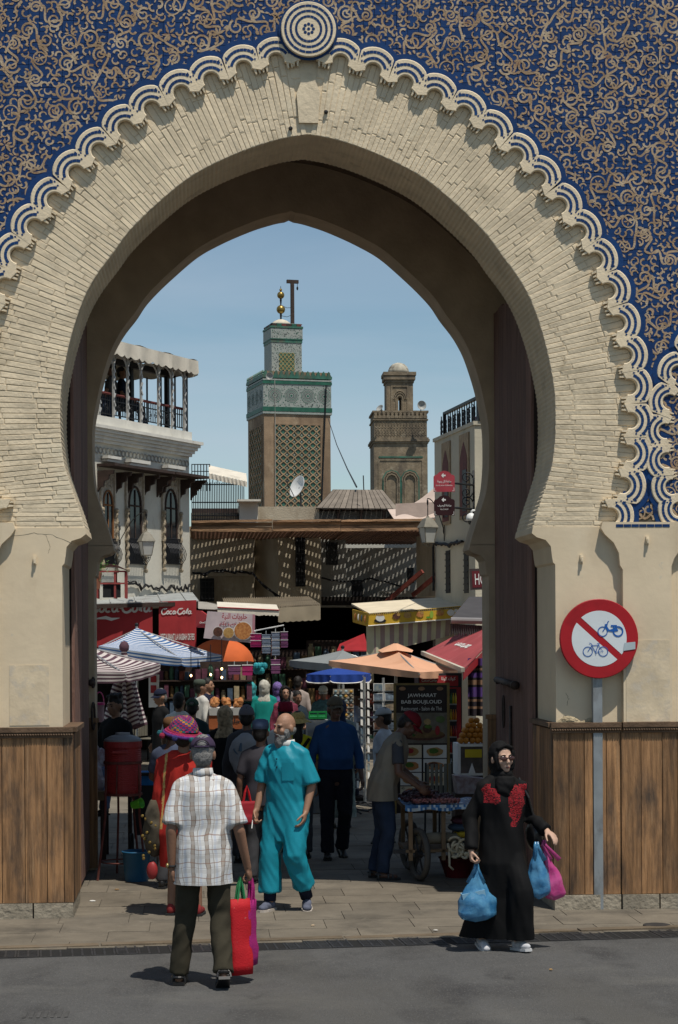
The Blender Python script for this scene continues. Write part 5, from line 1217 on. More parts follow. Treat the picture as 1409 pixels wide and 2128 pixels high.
def cyc(mx_, my_, s, moped):
    P = []; M2 = M1 @ Matrix.Translation((mx_, my_, 0))
    for ox in (-.33, .33): P.append([(x * s, y * s, (1 if not moped else (1.2 if ox < 0 else 1.9))) for x, y, _ in arc(ox, 0, .20, 0, 360, 20)])
    if not moped:
        for pl in ([(-.33, 0), (-.14, .27)], [(-.17, .25), (.12, .27)], [(.12, .27), (.0, -.03)], [(-.15, .24), (0, -.03)], [(0, -.03), (.33, 0), (.12, .26)], [(-.18, .33), (-.14, .27)], [(-.27, .36), (-.18, .34)], [(.06, .33), (.2, .33)], [(.13, .32), (.12, .27)], [(0, -.03), (.03, -.12)]): P.append([(x * s, y * s, .9) for x, y in pl])
    else:
        for pl, w_ in (([(-.33, 0), (-.16, .25), (-.10, .42)], 1.2), ([(-.10, .42), (-.05, .44)], 1), ([(-.2, .24), (-.08, .05), (.1, .03), (.33, .06)], 2.6), ([(.02, .04), (.3, .1)], 3.2), ([(.02, .24), (.28, .24)], 2.2), ([(.13, .22), (.15, .08)], 1.4), ([(-.24, .27), (-.12, .3)], 2.2), ([(.33, .2), (.52, .12)], 1.2)): P.append([(x * s, y * s, w_) for x, y in pl])
    strokes(P, M2, .034 * s, m_sb, sgn, 'moped_symbol' if moped else 'bicycle_symbol', .003)
cyc(.10, .062, .21, True); cyc(-.035, -.115, .21, False)
mb = MB(); mb.add([M1 @ V((x, y, .004)) for x, y in ((.215, -.11), (.325, -.095), (.325, -.03), (.225, -.04))], [(0, 1, 2, 3)]); mb.build('sticker', mat('grey_tape', (.36, .42, .45), .5), sgn)

# ---- parasols
def parasol(name, label, apex, corners, m_a, m_b=None, nst=14, valance=.16, under=None, pole_to=0, vent=False, edge=None, sag=.06, scallops=0):
    """square or polygonal parasol; stripes run parallel to each edge, as woven strips of alternating colour"""
    ap = V(apex); cs = [V(p) for p in corners]; n = len(cs); t = thing(name, label, 'parasol', V((ap.x, ap.y, 0)))
    mats = [m_a, m_b or m_a]
    for i in range(n):
        a, b = cs[i], cs[(i + 1) % n]; mb = MB(); rows = nst * 2 if m_b else 10; nu = 8
        def f(u, v, a=a, b=b): p = ap.lerp(a.lerp(b, u), v); return p + V((0, 0, -sag * math.sin(math.pi * v) * (1 + .6 * math.sin(math.pi * u))))
        mb.grid(f, nu, rows, lambda i_, j_: j_ % 2)
        mb.build('panel', mats, t)
        vb = MB(); nv = 6 if m_b else 2; ns = 24
        out = ((a + b) / 2 - V((ap.x, ap.y, (a.z + b.z) / 2))).normalized()
        def g(u, v, a=a, b=b, out=out): return a.lerp(b, u) + out * .012 * math.sin(u * 19) * v + V((0, 0, -valance * v * (.72 + .28 * math.sin(math.pi * u) ** .35) - (.03 * abs(math.sin(u * math.pi * scallops)) * v if scallops else 0)))
        vb.grid(g, ns, nv, lambda i_, j_: j_ % 2); vb.build('valance', mats, t)
        if edge:
            e_ = MB(); e_.tube([g(u / 24, 1) for u in range(25)], .009, 4); e_.build('edging', edge, t)
        MB().tube([ap - V((0, 0, .03)), a - V((0, 0, .03))], .012, 5).build('rib', m_alu, t)
    MB().tube([V((ap.x, ap.y, pole_to)), ap + V((0, 0, .05))], .022, 8).build('pole', m_alu, t)
    MB().ball(ap + V((0, 0, .05)), .035, 8, 6).build('finial', m_black, t)
    if vent:
        vm = MB(); k = 8
        vm.loft([[ap + V((.0, 0, .07)) + V((.03 * math.cos(6.283 * j / k), .03 * math.sin(6.283 * j / k), 0)) for j in range(k)], [ap + V(((.26 + .05 * (j % 2)) * math.cos(6.283 * j / k), (.26 + .05 * (j % 2)) * math.sin(6.283 * j / k), -.03 - .03 * (j % 2))) for j in range(k)]], False); vm.build('vent_cap', m_a, t)
    if under: pass
    return t
m_bs1, m_bs2 = mat('striped_canvas_white', (.55, .57, .60), .85, .1, 3), mat('striped_canvas_blue', (.05, .13, .30), .85, .15, 3)
m_br1, m_br2 = mat('striped_canvas_cream', (.52, .47, .45), .85, .1, 3), mat('striped_canvas_maroon', (.085, .042, .058), .85, .15, 3)
parasol('parasol', 'blue and white striped square parasol over the cafe tables', at(284, 1304, 34.8), [at(205, 1342, 34.2), at(378, 1367, 33.0), at(462, 1361, 35.4), at(300, 1338, 36.4)], m_bs1, m_bs2, 17, .18)
parasol('parasol', 'maroon and cream striped parasol behind the left door leaf', at(172, 1338, 29.5), [at(120, 1395, 28.8), at(262, 1398, 28.5), at(333, 1379, 30.2), at(215, 1352, 31.0)], m_br1, m_br2, 11, .17)
# closed one hanging in zig-zag folds
cp0 = at(258, 1342, 30.6); cl = thing('closed_parasol', 'closed maroon and cream striped parasol hanging in zigzag folds', 'parasol', V((cp0.x, cp0.y, 0)))
mb = MB(); nr = 34; ncol = 48; zt_, zb_ = at(258, 1352, 30.6).z, at(258, 1512, 30.6).z; rings = []
for j in range(nr + 1):
    t = j / nr; r = .04 + .225 * t ** 1.1; ring_ = []
    for i in range(ncol):
        a = 6.283 * i / ncol; f = 1 + .38 * math.cos(a * 8) * min(1, t * 2); zz = zt_ + (zb_ - zt_) * t + .035 * math.cos(a * 8) * t + .03 * math.cos(a * 2 + 1) * t
        ring_.append(V((cp0.x + r * f * math.cos(a), cp0.y + r * f * math.sin(a), zz)))
    rings.append(ring_)
for j in range(nr): mb.loft([rings[j], rings[j + 1]], False, j % 2)
mb.build('cloth', [m_br1, m_br2], cl, True); MB().tube([V((cp0.x, cp0.y, 0)), cp0 + V((0, 0, .05))], .02, 8).build('pole', m_black, cl); MB().lathe([(.02, -.12), (.075, -.06), (.08, .0), (.05, .06), (.0, .08)], cp0, 12).build('hood', m_br2, cl, True)
m_peach = mat('peach_canvas', (.62, .34, .21), .85, .08, 2, stain=[((.52, .27, .16), 2.5, .55, .8, (1, 1, 1))])
parasol('parasol', 'faded peach square parasol with vented cap in front of the menu board', at(822, 1347, 28.2), [at(683, 1373, 28.6), at(872, 1397, 26.4), at(952, 1393, 28.6), at(800, 1368, 30.2)], m_peach, None, 8, .10, vent=True, sag=.03)
m_greyc = mat('grey_canvas', (.20, .215, .215), .85, .1, 3)
parasol('parasol', 'grey square parasol beyond the peach one', at(712, 1351, 34), [at(601, 1372, 34.2), at(690, 1380, 32.4), at(765, 1370, 34), at(700, 1362, 36)], m_greyc, None, 8, .13, sag=.02)
m_bluec = mat('royal_blue_canvas', (.012, .045, .24), .8, .12, 3)
cb_ = at(704, 1388, 31.5); rr_ = .55
parasol('parasol', 'royal blue umbrella edged in white above the postcard racks', cb_, [cb_ + V((rr_ * math.cos(k * 1.0472 + .2), rr_ * math.sin(k * 1.0472 + .2), -.10)) for k in range(6)], m_bluec, None, 8, .14, edge=m_wht, sag=-.01)
m_orange = mat('orange_canvas', (.55, .115, .03), .8, .12, 3, stain=[((.42, .08, .02), 3, .55, .8, (1, 1, 1))])
co = at(460, 1327, 36.8); t = thing('beach_umbrella', 'round orange umbrella above the sweets stall', 'parasol', V((co.x, co.y, 0)))
zr_ = at(460, 1379, 36.8).z
for k in range(8):
    mb = MB(); a0_ = k * .785
    def f(u, v, a0_=a0_): a = a0_ + u * .785; r = .62 * math.sin(v * 1.5) * (1 - .035 * math.sin(math.pi * u)); return V((co.x + r * math.cos(a), co.y + r * math.sin(a), zr_ + (co.z - zr_) * math.cos(v * 1.5)))
    mb.grid(f, 6, 10); mb.build('panel', m_orange, t, True)
MB().tube([V((co.x + .02, co.y, 0)), co], .022, 8).build('pole', m_alu, t)

# ---- left shop fronts: tin roof, banners, sweets stall
tr_ = thing('tin_roof', 'sloping grey sheet roof above the red banners', 'roof', foot(300, 37)); d = 36
m_tin = mat('grey_sheet_metal', (.30, .315, .31), .75, .15, 1.5, stain=[((.16, .15, .14), 2, .5, .72, (1, 1, 1))])
mb = MB(); a, b, c_, d_ = at(150, 1238, 40.0), at(400, 1231, 41.0), at(414, 1249, 37.4), at(150, 1256, 37.0)
a.z += .0; mb.prism([a, b, c_, d_], (0, 0, -.04)); mb.build('sheet', m_tin, tr_)
for k in range(5): u = (k + .5) / 5; MB().beam(a.lerp(b, u) + V((0, 0, .012)), d_.lerp(c_, u) + V((0, 0, .012)), .02, .02).build('seam', m_tin, tr_)
MB().beam(d_ + V((0, 0, -.05)), c_ + V((0, 0, -.05)), .05, .08).build('gutter', m_dkwood, tr_)
def banner(name, lab, x0, x1, y0, y1, d, texts, logo=None, y1b=None):
    tl, tr, br, bl = at(x0, y0, d), at(x1, y0 - 3, d), at(x1, (y1b or y1), d), at(x0, y1, d); ctr_ = (tl + tr + br + bl) / 4
    t = thing(name, lab, 'banner', V((ctr_.x, ctr_.y, bl.z)))
    sheet((tl, tr, br, bl), 0, m_red, 'cloth', t, 24, 10, .004, 11)
    Mx = basis((tl + tr + br + bl) / 4 - FW * .009, RT, UP); W_ = (tr - tl).length; H_ = (tl - bl).length
    if logo: script_logo(Mx @ Matrix.Translation((logo[0] * W_, logo[1] * H_, 0)), W_ * logo[2], m_wht, t)
    for (bd, u, v, w_, h_) in texts: text(bd, w_ * W_, h_ * H_, Mx @ Matrix.Translation((u * W_, v * H_, 0)), m_wht, t, depth=.004, bold=.02)
    if logo and logo[3]: strokes([[(-.42 * W_, .10 * H_, .3), (-.3 * W_, .15 * H_, 1), (-.18 * W_, .17 * H_, 2.2), (-.1 * W_, .13 * H_, 2.0), (.02 * W_, .16 * H_, .3)]], Mx, .03, m_wht, t, 'swoosh', .004)
banner('banner', 'wide red soft drink banner cropped by the left door', 175, 317, 1254, 1345, 37.3, [], (.03, .30, .95, True))
banner('banner', 'red restaurant banner with white script and capitals beside the wide one', 330, 408, 1250, 1345, 37.3, [('RESTAURANT LA KASBAH DE FES', 0, -.28, .9, .14)], (-.02, .22, .84, False))
bx_ = at(421, 1287, 34.6); t = thing('awning_box', 'small red awning end with white script next to the restaurant banner', 'awning', bx_)
MB().prism([at(407, 1268, 34.8), at(417, 1269, 34.6), at(434, 1281, 34.2), at(434, 1305, 34.2), at(407, 1304, 34.6)], FW * .5).build('cloth', m_red, t); script_logo(basis(at(424, 1295, 34.1), RT, UP), .16, m_wht, t)
sc_ = at(420, 1255, 36); t = thing('stall_canopy', 'rounded grey canopy edge left of the sweets sign', 'canopy', sc_)
mb = MB(); mb.prism([at(412 + 70 * (i / 12), 1250 + 16 * (i / 12) ** 1.0 - (4 * math.sin(i / 12 * 3.14)), 35.6) for i in range(13)] + [at(482 - 70 * (i / 12), 1268 - 3 * (i / 12), 35.2) for i in range(13)], FW * 2.0); mb.build('sheet', mat('grey_board', (.28, .26, .23), .9, .2, 3), t)
# sweets sign with photographs of pastries
tl, tr, br, bl = at(431, 1270, 33.6), at(530, 1277, 33.6), at(529, 1337, 33.6), at(423, 1326, 33.6); t = thing('sweets_sign', 'pale pink sign with red Arabic script and round pastry photographs', 'sign', (tl + br) / 2)
mb = MB(); mb.prism([tl, tr, br, bl], FW * .03); mb.build('board', mat('pink_print', (.50, .42, .44), .6, .15, 4), t); 
m_past = mat('pastry_photo', (.30, .10, .03), .6, .6, 26, col2=(.52, .24, .08)); m_past2 = mat('date_photo', (.05, .02, .015), .6, .5, 30, col2=(.12, .05, .03)); m_past3 = mat('fritter_photo', (.30, .16, .05), .6, .5, 22, col2=(.45, .28, .10))
mb = MB(); mb.prism([p + (br - tl) * 0 - FW * .004 for p in (tr.lerp(tl, .05), tr, br, br.lerp(bl, .05))], FW * .003); mb.build('border', mat('rose_border', (.42, .20, .24), .6), t)
for px_, py_, r_, m_ in ((453, 1313, 10, m_past2), (475, 1315, 11, m_past3), (505, 1311, 18, m_past)):
    c_ = at(px_, py_, 33.55); rr_ = r_ / 4000 * 33.6; 
    for k_, (q_, mm) in enumerate(((1.08, m_wht), (1, m_))):
        mb = MB(); mb.add([c_ - FW * .004 * k_ + (RT * math.cos(i * .2618) + UP * math.sin(i * .2618)) * rr_ * q_ for i in range(24)], [tuple(range(24))]); mb.build('photo', mm, t)
Ms = basis(at(485, 1282, 33.55), RT - UP * .03, UP + RT * .03); m_rt = mat('red_lettering', (.30, .02, .03), .6)
text(arabic('حلويات النية'), .44, .13, Ms @ Matrix.Translation((.02, .0, 0)), m_rt, t, bold=.02); text(arabic('ترحب بكم'), .36, .10, Ms @ Matrix.Translation((-.06, -.13, 0)), m_rt, t, bold=.02)
# cream awning and tin awnings over the stall
t = thing('cream_awning', 'cream awning with red scalloped hem above the sweets sign', 'awning', at(517, 1268, 34))
mb = MB(); q0, q1 = at(452, 1262, 34.0), at(580, 1268, 34.6); mb.grid(lambda u, v: q0.lerp(q1, u) + V((0, 1.2 * (1 - v), .12 * (1 - v))), 20, 3); mb.grid(lambda u, v: q0.lerp(q1, u) + V((0, 0, -v * (.09 + .02 * abs(math.sin(u * 50))))), 80, 1); mb.build('canvas', m_awn, t)
MB().tube([q0 + V((0, -.01, 0)), q1 + V((0, -.01, 0))], .012, 5).build('red_piping', m_redp, t)
t = thing('tin_awning', 'sloping tan corrugated awning dappled with light in mid lane', 'awning', at(560, 1262, 40))
m_tan2 = mat('tan_corrugated', (.27, .225, .16), .85, .2, 3, stain=[((.15, .12, .085), 2, .5, .7, (1, 1, 1))])
mb = MB(); a, b, c_, d_ = at(462, 1243, 42), at(640, 1240, 42.4), at(666, 1257, 38.6), at(470, 1268, 38.4)
mb.grid(lambda u, v: a.lerp(b, u).lerp(d_.lerp(c_, u), v) + V((0, 0, .018 * (-1) ** int(u * 80))), 80, 2); mb.build('sheet', m_tan2, t)
mb = MB(); mb.grid(lambda u, v: d_.lerp(c_, .55 + u * .45) + V((0, 0, -.01 - v * (.28 + .02 * abs(math.sin(u * 22))))), 44, 2); mb.build('valance', mat('tan_canvas', (.33, .28, .20), .9, .15, 3), t)
mb = MB(); mb.grid(lambda u, v: d_.lerp(c_, u * .55) + V((0, .02, -.01 - v * (.12 + .02 * abs(math.sin(u * 22))))), 44, 2); mb.build('valance', m_awn, t)
# shelves of goods in the dark shops on the left
m_goods = [mat('goods_%d' % i, c, .7, .3, 12, rnd=.3) for i, c in enumerate(((.20, .05, .03), (.16, .10, .04), (.05, .08, .12), (.25, .2, .12), (.10, .03, .05), (.04, .10, .06)))]
def shelf(lab, px0, px1, py0, py1, d, rows, cols, seed, dep=.4):
    rg = random.Random(seed); a, b = at(px0, py1, d), at(px1, py0, d); t = thing('shop_shelf', lab, 'shelf', V(((a.x + b.x) / 2, a.y, 0)))
    MB().bb((a.x, a.y + dep, 0), (b.x, a.y + dep + .05, b.z)).build('back', m_dkwood, t)
    for r in range(rows):
        z = a.z + (b.z - a.z) * r / rows; MB().bb((a.x, a.y, z), (b.x, a.y + dep - .003, z + .025)).build('board', m_dkwood, t)
        for c in range(cols):
            x = a.x + (b.x - a.x) * (c + .5) / cols; w_ = (b.x - a.x) / cols; h = (b.z - a.z) / rows * rg.uniform(.45, .8)
            mb = MB(); k = rg.random()
            if k < .5: mb.lathe([(w_ * .34, 0), (w_ * .4, h * .15), (w_ * .4, h * .75), (w_ * .25, h * .88), (w_ * .28, h)], (x, a.y + .13, z + .026), 10)
            else: mb.box((x, a.y + .13, z + .026 + h / 2), (w_ * .8, .2, h), Matrix.Rotation(rg.uniform(-.1, .1), 3, 'Z'))
            mb.build('goods', m_goods[rg.randrange(6)], t)
shelf('dark shelves of jars behind the sweets stall counter', 405, 525, 1375, 1540, 33.6, 4, 9, 1)
shelf('dim shelf of packets under the striped parasol at left', 330, 405, 1380, 1560, 37.5, 5, 7, 2)
shelf('dim shelf of goods at the back of the covered lane', 640, 780, 1330, 1560, 45.5, 5, 9, 3)
shelf('dim shelf of boxes in the lane behind the hijab wearers', 520, 640, 1350, 1560, 43.5, 5, 8, 6)
# sweets counter
ct = at(470, 1470, 30.8); t = thing('sweets_counter', 'orange sweets counter with black Arabic lettering and white trays', 'counter', V((ct.x, ct.y, 0))); a, b = at(434, 1487, 30.8), at(508, 1487, 30.8)
m_oc = mat('orange_counter', (.26, .075, .025), .6, .2, 4)
MB().bb((a.x, a.y, a.z - .22), (b.x, a.y + .7, a.z)).build('fascia', m_oc, t); MB().bb((a.x + .02, a.y + .02, 0), (b.x - .02, a.y + .7, a.z - .223)).build('body', m_dkwood, t)
for k in range(3):
    x0 = a.x + (b.x - a.x) * k / 3; x1 = a.x + (b.x - a.x) * (k + 1) / 3; MB().prism([(x0 + .01, a.y - .02, a.z + .002), (x1 - .01, a.y - .02, a.z + .002), (x1 - .0, a.y - .05, a.z + .12), (x0, a.y - .05, a.z + .12)], (0, .5, 0)).build('tray', m_wpl, t)
    hp = MB(); rg = random.Random(k)
    for _ in range(26): hp.ball((rg.uniform(x0 + .05, x1 - .05), a.y + rg.uniform(0, .35), a.z + .13 + rg.uniform(0, .12)), rg.uniform(.03, .05), 6, 4)
    o = hp.build('sweets_heap', m_past, t); o['kind'] = 'stuff'
text(arabic('حلويات كوكو')[:8] if False else arabic('حلويات'), .34, .11, basis(V((b.x - .24, a.y - .006, a.z - .1)), V((1, 0, 0)), UP), m_cable, t, bold=.03)
# hanging plastic boxes
hr = thing('hanging_rail', 'metal rail with hooks above the plastic boxes', 'rail', at(560, 1305, 32.4)); MB().tube([at(528, 1311, 32.4), at(590, 1299, 32.4)], .012, 6).build('bar', m_alu, hr)
m_pk, m_clr, m_mag, m_teal = mat('pink_plastic', (.45, .03, .16), .4, .2, 8), mat('clear_blue_plastic', (.26, .31, .40), .3, .2, 8), mat('mauve_plastic', (.22, .08, .18), .4, .2, 8), mat('teal_plastic', (.02, .26, .30), .5, .3, 8)
def boxes(lab, px0, px1, py0, py1, d, n_, m, grp='hanging plastic boxes'):
    t = thing('box_string', lab, 'plastic boxes', at((px0 + px1) / 2, py1, d), 0, grp); x0, x1 = at(px0, py0, d), at(px1, py0, d); z0_, z1_ = at(px0, py1, d).z, at(px0, py0, d).z
    for k in range(n_):
        h = (z1_ - z0_) / n_; z = z0_ + k * h; mb = MB(); mb.loft([[V((x0.x + (x1.x - x0.x) * (.5 + sx_ * .46), x0.y + sy_ * .07, z + .004)) for sx_, sy_ in ((-1, -1), (1, -1), (1, 1), (-1, 1))], [V((x0.x + (x1.x - x0.x) * (.5 + sx_ * .5), x0.y + sy_ * .08, z + h * .82)) for sx_, sy_ in ((-1, -1), (1, -1), (1, 1), (-1, 1))]]); mb.build('box', m, t)
        MB().box(((x0.x + x1.x) / 2, x0.y, z + h * .9), ((x1.x - x0.x) * 1.04, .17, h * .12)).build('lid', m_wpl if k % 2 else m, t)
    MB().tube([V(((x0.x + x1.x) / 2, x0.y, z1_)), V(((x0.x + x1.x) / 2, x0.y, z1_ + .06))], .006, 4).build('hook', m_alu, t)
boxes('string of pink plastic boxes hanging under the rail', 520, 543, 1316, 1345, 32.4, 4, m_pk); boxes('longest string of clear blue boxes left of the other clear string', 544, 562, 1318, 1358, 32.4, 5, m_clr); boxes('string of clear boxes with white lids in the middle of the rail', 564, 581, 1313, 1362, 32.4, 6, m_clr); boxes('string of mauve boxes at the right end of the rail', 583, 598, 1312, 1346, 32.4, 4, m_mag)
boxes('mauve boxes hanging below the orange umbrella', 474, 500, 1382, 1402, 31.8, 2, m_mag); boxes('pink boxes hanging below the right rim of the orange umbrella', 503, 525, 1381, 1404, 31.8, 2, m_pk); boxes('mauve boxes hanging low in the dark lane', 563, 582, 1370, 1400, 34, 3, m_mag)
tb = thing('teal_bag', 'shiny teal plastic bundle hanging right of the orange umbrella', 'bag', at(541, 1400, 32)); mb = MB()
for k in range(7): mb.ball(at(532 + (k % 4) * 6, 1384 + (k // 4) * 10, 32) + V((0, rng.uniform(-.05, .05), 0)), (.05, .05, .06), 8, 6)
mb.build('bundle', m_teal, tb)
m_bulb = mat('lit_bulb', (1, .62, .25), .4, .02, emit=6)
for k, (px_, py_, lb) in enumerate(((397, 1404, 'lit bulb nearest the white poster'), (438, 1402, 'lit bulb left of the umbrella pole'), (461, 1390, 'lit bulb high by the umbrella pole'), (461, 1408, 'lit bulb low by the umbrella pole'))):
    c_ = at(px_, py_, 32); t = thing('light_bulb', lb + ' in the dark stall', 'light bulb', c_); MB().ball(c_, (.017, .017, .022), 10, 8).build('bulb', m_bulb, t, True); MB().tube([c_ + UP * .03, c_ + UP * .5], .006, 4).build('wire', m_cable, t)
t = thing('poster', 'white and red poster standing in the shaded shop', 'poster', at(319, 1470, 34)); mb = MB(); mb.prism([at(309, 1400, 34), at(331, 1402, 34), at(329, 1470, 34), at(309, 1470, 34)], FW * .02); mb.build('sheet', m_wht, t)
for y0_, y1_ in ((1404, 1418), (1424, 1440)): mb = MB(); mb.prism([at(313, y0_, 33.97), at(325, y0_, 33.97), at(325, y1_, 33.97), at(313, y1_, 33.97)], FW * .004); mb.build('print', m_redp, t)
# café chairs in the shade
def chair(lab, px, d, rot):
    p = foot(px, d); t = thing('cafe_chair', lab, 'chair', p, rot, 'cafe chairs'); st = mat('chair_slats', (.16, .15, .12), .8, .2, 9)
    for sx_ in (-1, 1):
        for sy_ in (-1, 1): MB().tube([V((sx_ * .19, sy_ * .19, 0)), V((sx_ * .18, sy_ * .18, .45 if sy_ < 0 else .9))], .013, 6).build('leg', m_black, t, world=False)
    MB().bb((-.2, -.2, .44), (.2, .2, .46)).build('seat', st, t, world=False)
    for k in range(6): MB().bb((-.17 + k * .06, .175, .5), (-.135 + k * .06, .19, .88)).build('slat', st, t, world=False)
chair('slatted cafe chair under the striped parasol, facing right', 312, 37.6, R(60)); chair('slatted cafe chair close to the man in black', 330, 38.5, R(-100)); chair('slatted cafe chair nearest the hanging parasol', 268, 37.2, R(10))
bx = gnd(322, 1590); 
# ---- red drinks cooler on a rusty stand, bucket, cup
p = foot(254, 19.5); ck = thing('drinks_cooler', 'round red drinks cooler with grey lid strapped in a rusty stand', 'cooler', p)
m_ck = mat('faded_red_plastic', (.24, .022, .022), .5, .15, 5); m_lid = mat('grey_plastic_lid', (.19, .20, .215), .55, .1, 5); m_rust = mat('rusty_red_iron', (.11, .035, .028), .75, .35, 12)
zb_, zt_ = at(254, 1650, 19.5).z, at(254, 1540, 19.5).z; rr_ = .19
pr = [(rr_ * .93, zb_), (rr_ * .96, zb_ + .03)]; z = zb_ + .04
while z < zt_ - .08: pr += [(rr_ * .965, z), (rr_ * .98, z + .006), (rr_ * .98, z + .012), (rr_ * .965, z + .018)]; z += .021
pr += [(rr_ * .98, zt_ - .07), (rr_ * 1.02, zt_ - .06), (rr_ * 1.02, zt_)]
MB().lathe(pr, (p.x, p.y, 0), 32).build('body', m_ck, ck)
MB().lathe([(rr_ * 1.0, zt_ + .001), (rr_ * .99, zt_ + .02), (rr_ * .7, zt_ + .05), (rr_ * .4, zt_ + .065), (rr_ * .38, zt_ + .085), (0, zt_ + .085)], (p.x, p.y, 0), 32).build('lid', m_lid, ck)
MB().box((p.x - .02, p.y - rr_ - .01, zt_ - .10), (.15, .035, .022)).build('handle', m_ck, ck)
for z in (zb_ + .31, zb_ - .012): MB().lathe([(rr_ * .99, z), (rr_ * 1.03, z), (rr_ * 1.03, z + .025), (rr_ * .99, z + .025)], (p.x, p.y, 0), 32, caps=False).build('strap', m_rust, ck)
MB().tube([V((p.x - .06, p.y - rr_ * 1.01, zb_)), V((p.x - .05, p.y - rr_ * 1.02, zb_ + .3))], .008, 5).build('strap', m_rust, ck)
for i, (px_, py_, ax_, ay_) in enumerate(((203, 1830, -.9, -.5), (304, 1828, .9, -.5), (243, 1815, -.3, .9), (290, 1812, .5, .85))):
    f = gnd(px_, py_); a_ = V((p.x + rr_ * ax_ * .9, p.y + rr_ * ay_ * .9, zb_ + .3)); m_ = a_.lerp(V((f.x, f.y, 0)), .45); m_ += (m_ - V((p.x, p.y, m_.z))) * -.12
    MB().tube([a_, V((p.x + rr_ * ax_, p.y + rr_ * ay_, zb_)), m_, V((f.x, f.y, 0))], .013, 6).build('leg', m_rust, ck)
MB().tube([V((p.x + .23 * math.cos(i * .3307), p.y + .2 * math.sin(i * .3307), .17)) for i in range(20)], .008, 5).build('brace', m_rust, ck)
p = foot(281, 19.3); bk_ = thing('bucket', 'blue plastic bucket under the drinks cooler', 'bucket', p); MB().lathe([(.115, .0), (.14, .28), (.15, .285), (.15, .30), (.137, .30), (.112, .02), (.0, .02)], p, 24, caps=False).build('body', mat('blue_bucket_plastic', (.018, .10, .20), .5, .15, 5), bk_, True); MB().tube([p + V((.146 * math.cos(a), -.02 + .05 * math.sin(a), .29 - .07 * math.sin(a))) for a in [math.pi * i / 10 for i in range(11)]], .005, 5).build('handle', m_alu, bk_)
c_ = at(285, 1671, 19.2); t = thing('cup', 'lime green plastic cup hanging on the cooler stand', 'cup', c_); Mq = V((.85, -.5, .25)).to_track_quat('Z', 'Y').to_matrix(); MB().lathe([(.038, -.055), (.05, .05), (.053, .055), (.046, .05), (.034, -.045), (0, -.045)], c_, 18, Mq, caps=False).build('cup_body', mat('lime_plastic', (.09, .38, .03), .45, .1, 5), t, True)
# handcart with blue lining behind the red-clad man
p = foot(318, 20.6); hc = thing('handcart', 'dark handcart lined with bright blue cloth behind the cooler', 'cart', p); m_bl = mat('bright_blue_cloth', (.008, .12, .32), .8, .2, 5)
for sx_ in (-1, 1):
    MB().tube([p + V((sx_ * .21, .4, .25)), p + V((sx_ * .21, -.1, .6)), p + V((sx_ * .2, -.35, 1.0))], .014, 6).build('frame', m_black, hc)
    MB().tube([p + V((sx_ * .24, .16 * math.cos(i * .3307), .17 + .16 * math.sin(i * .3307))) for i in range(20)], .022, 6).build('wheel', m_cable, hc)
MB().loft([[p + V((x * .19, y * .26, .35)) for x, y in ((-1, -1), (1, -1), (1, 1), (-1, 1))], [p + V((x * .23, y * .32, .93)) for x, y in ((-1, -1), (1, -1), (1, 1), (-1, 1))]]).build('basket', m_cable, hc)
MB().loft([[p + V((x * .235, y * .325, .88)) for x, y in ((-1, -1), (1, -1), (1, 1), (-1, 1))], [p + V((x * .24, y * .33, .99)) for x, y in ((-1, -1), (1, -1), (1, 1), (-1, 1))], [p + V((x * .19, y * .27, .985)) for x, y in ((-1, -1), (1, -1), (1, 1), (-1, 1))]]).build('lining', m_bl, hc)
MB().tube([p + V((-.2, -.35, 1.0)), p + V((.2, -.35, 1.0))], .02, 6).build('handle', m_cable, hc)
# stall table at the far left with bags
p = foot(196, 21.3); tbm = thing('stall_table', 'plain wooden stall table beside the left door', 'table', p); zt_ = at(210, 1640, 21.3).z
MB().bb(p + V((-.6, -.3, zt_ - .1)), p + V((.13, .4, zt_))).build('top', mat('table_wood', (.14, .09, .05), .8, .3, 5), tbm)
for dx in (-.55, .1):
    for dy in (-.25, .35): MB().bb(p + V((dx - .03, dy - .03, 0)), p + V((dx + .03, dy + .03, zt_ - .104))).build('leg', m_dkwood, tbm)
m_film = mat('crumpled_clear_bag', (.34, .33, .36), .35, .4, 18, .6, 14, col2=(.18, .10, .11), spec=.5)
t = thing('goods_bag', 'crumpled pale plastic bags piled on the stall table', 'bag', p + V((0, 0, zt_))); 
for k, (dx, dy, dz, r_) in enumerate(((.0, -.1, .16, .14), (.06, .05, .3, .13), (-.04, 0, .45, .11), (.05, -.12, .08, .1))):
    mb = MB(); mb.ball(p + V((dx, dy, zt_ + dz)), (r_ * .8, r_, r_ * 1.15), 12, 8)
    mb.v = [tuple(V(v) + V((fnz(v, 9), fnz(v, 9, 3), fnz(v, 9, 7))) * .03) for v in mb.v]; mb.build('bag', m_film, t)
p = at(207, 1465, 22.5); t = thing('pink_basket', 'pink topped plastic basket hanging beside the left door', 'basket', p); MB().lathe([(.05, -.2), (.055, -.02), (.058, 0)], p, 14).build('body', mat('pale_pink_plastic', (.34, .20, .22), .5, .1, 6), t); MB().lathe([(.062, 0), (.062, .03), (0, .032)], p, 14).build('rim', m_pk, t); MB().tube([p + V((.05 * math.cos(a), 0, .03 + .12 * math.sin(a))) for a in [math.pi * i / 10 for i in range(11)]], .007, 5).build('handle', m_pk, t)
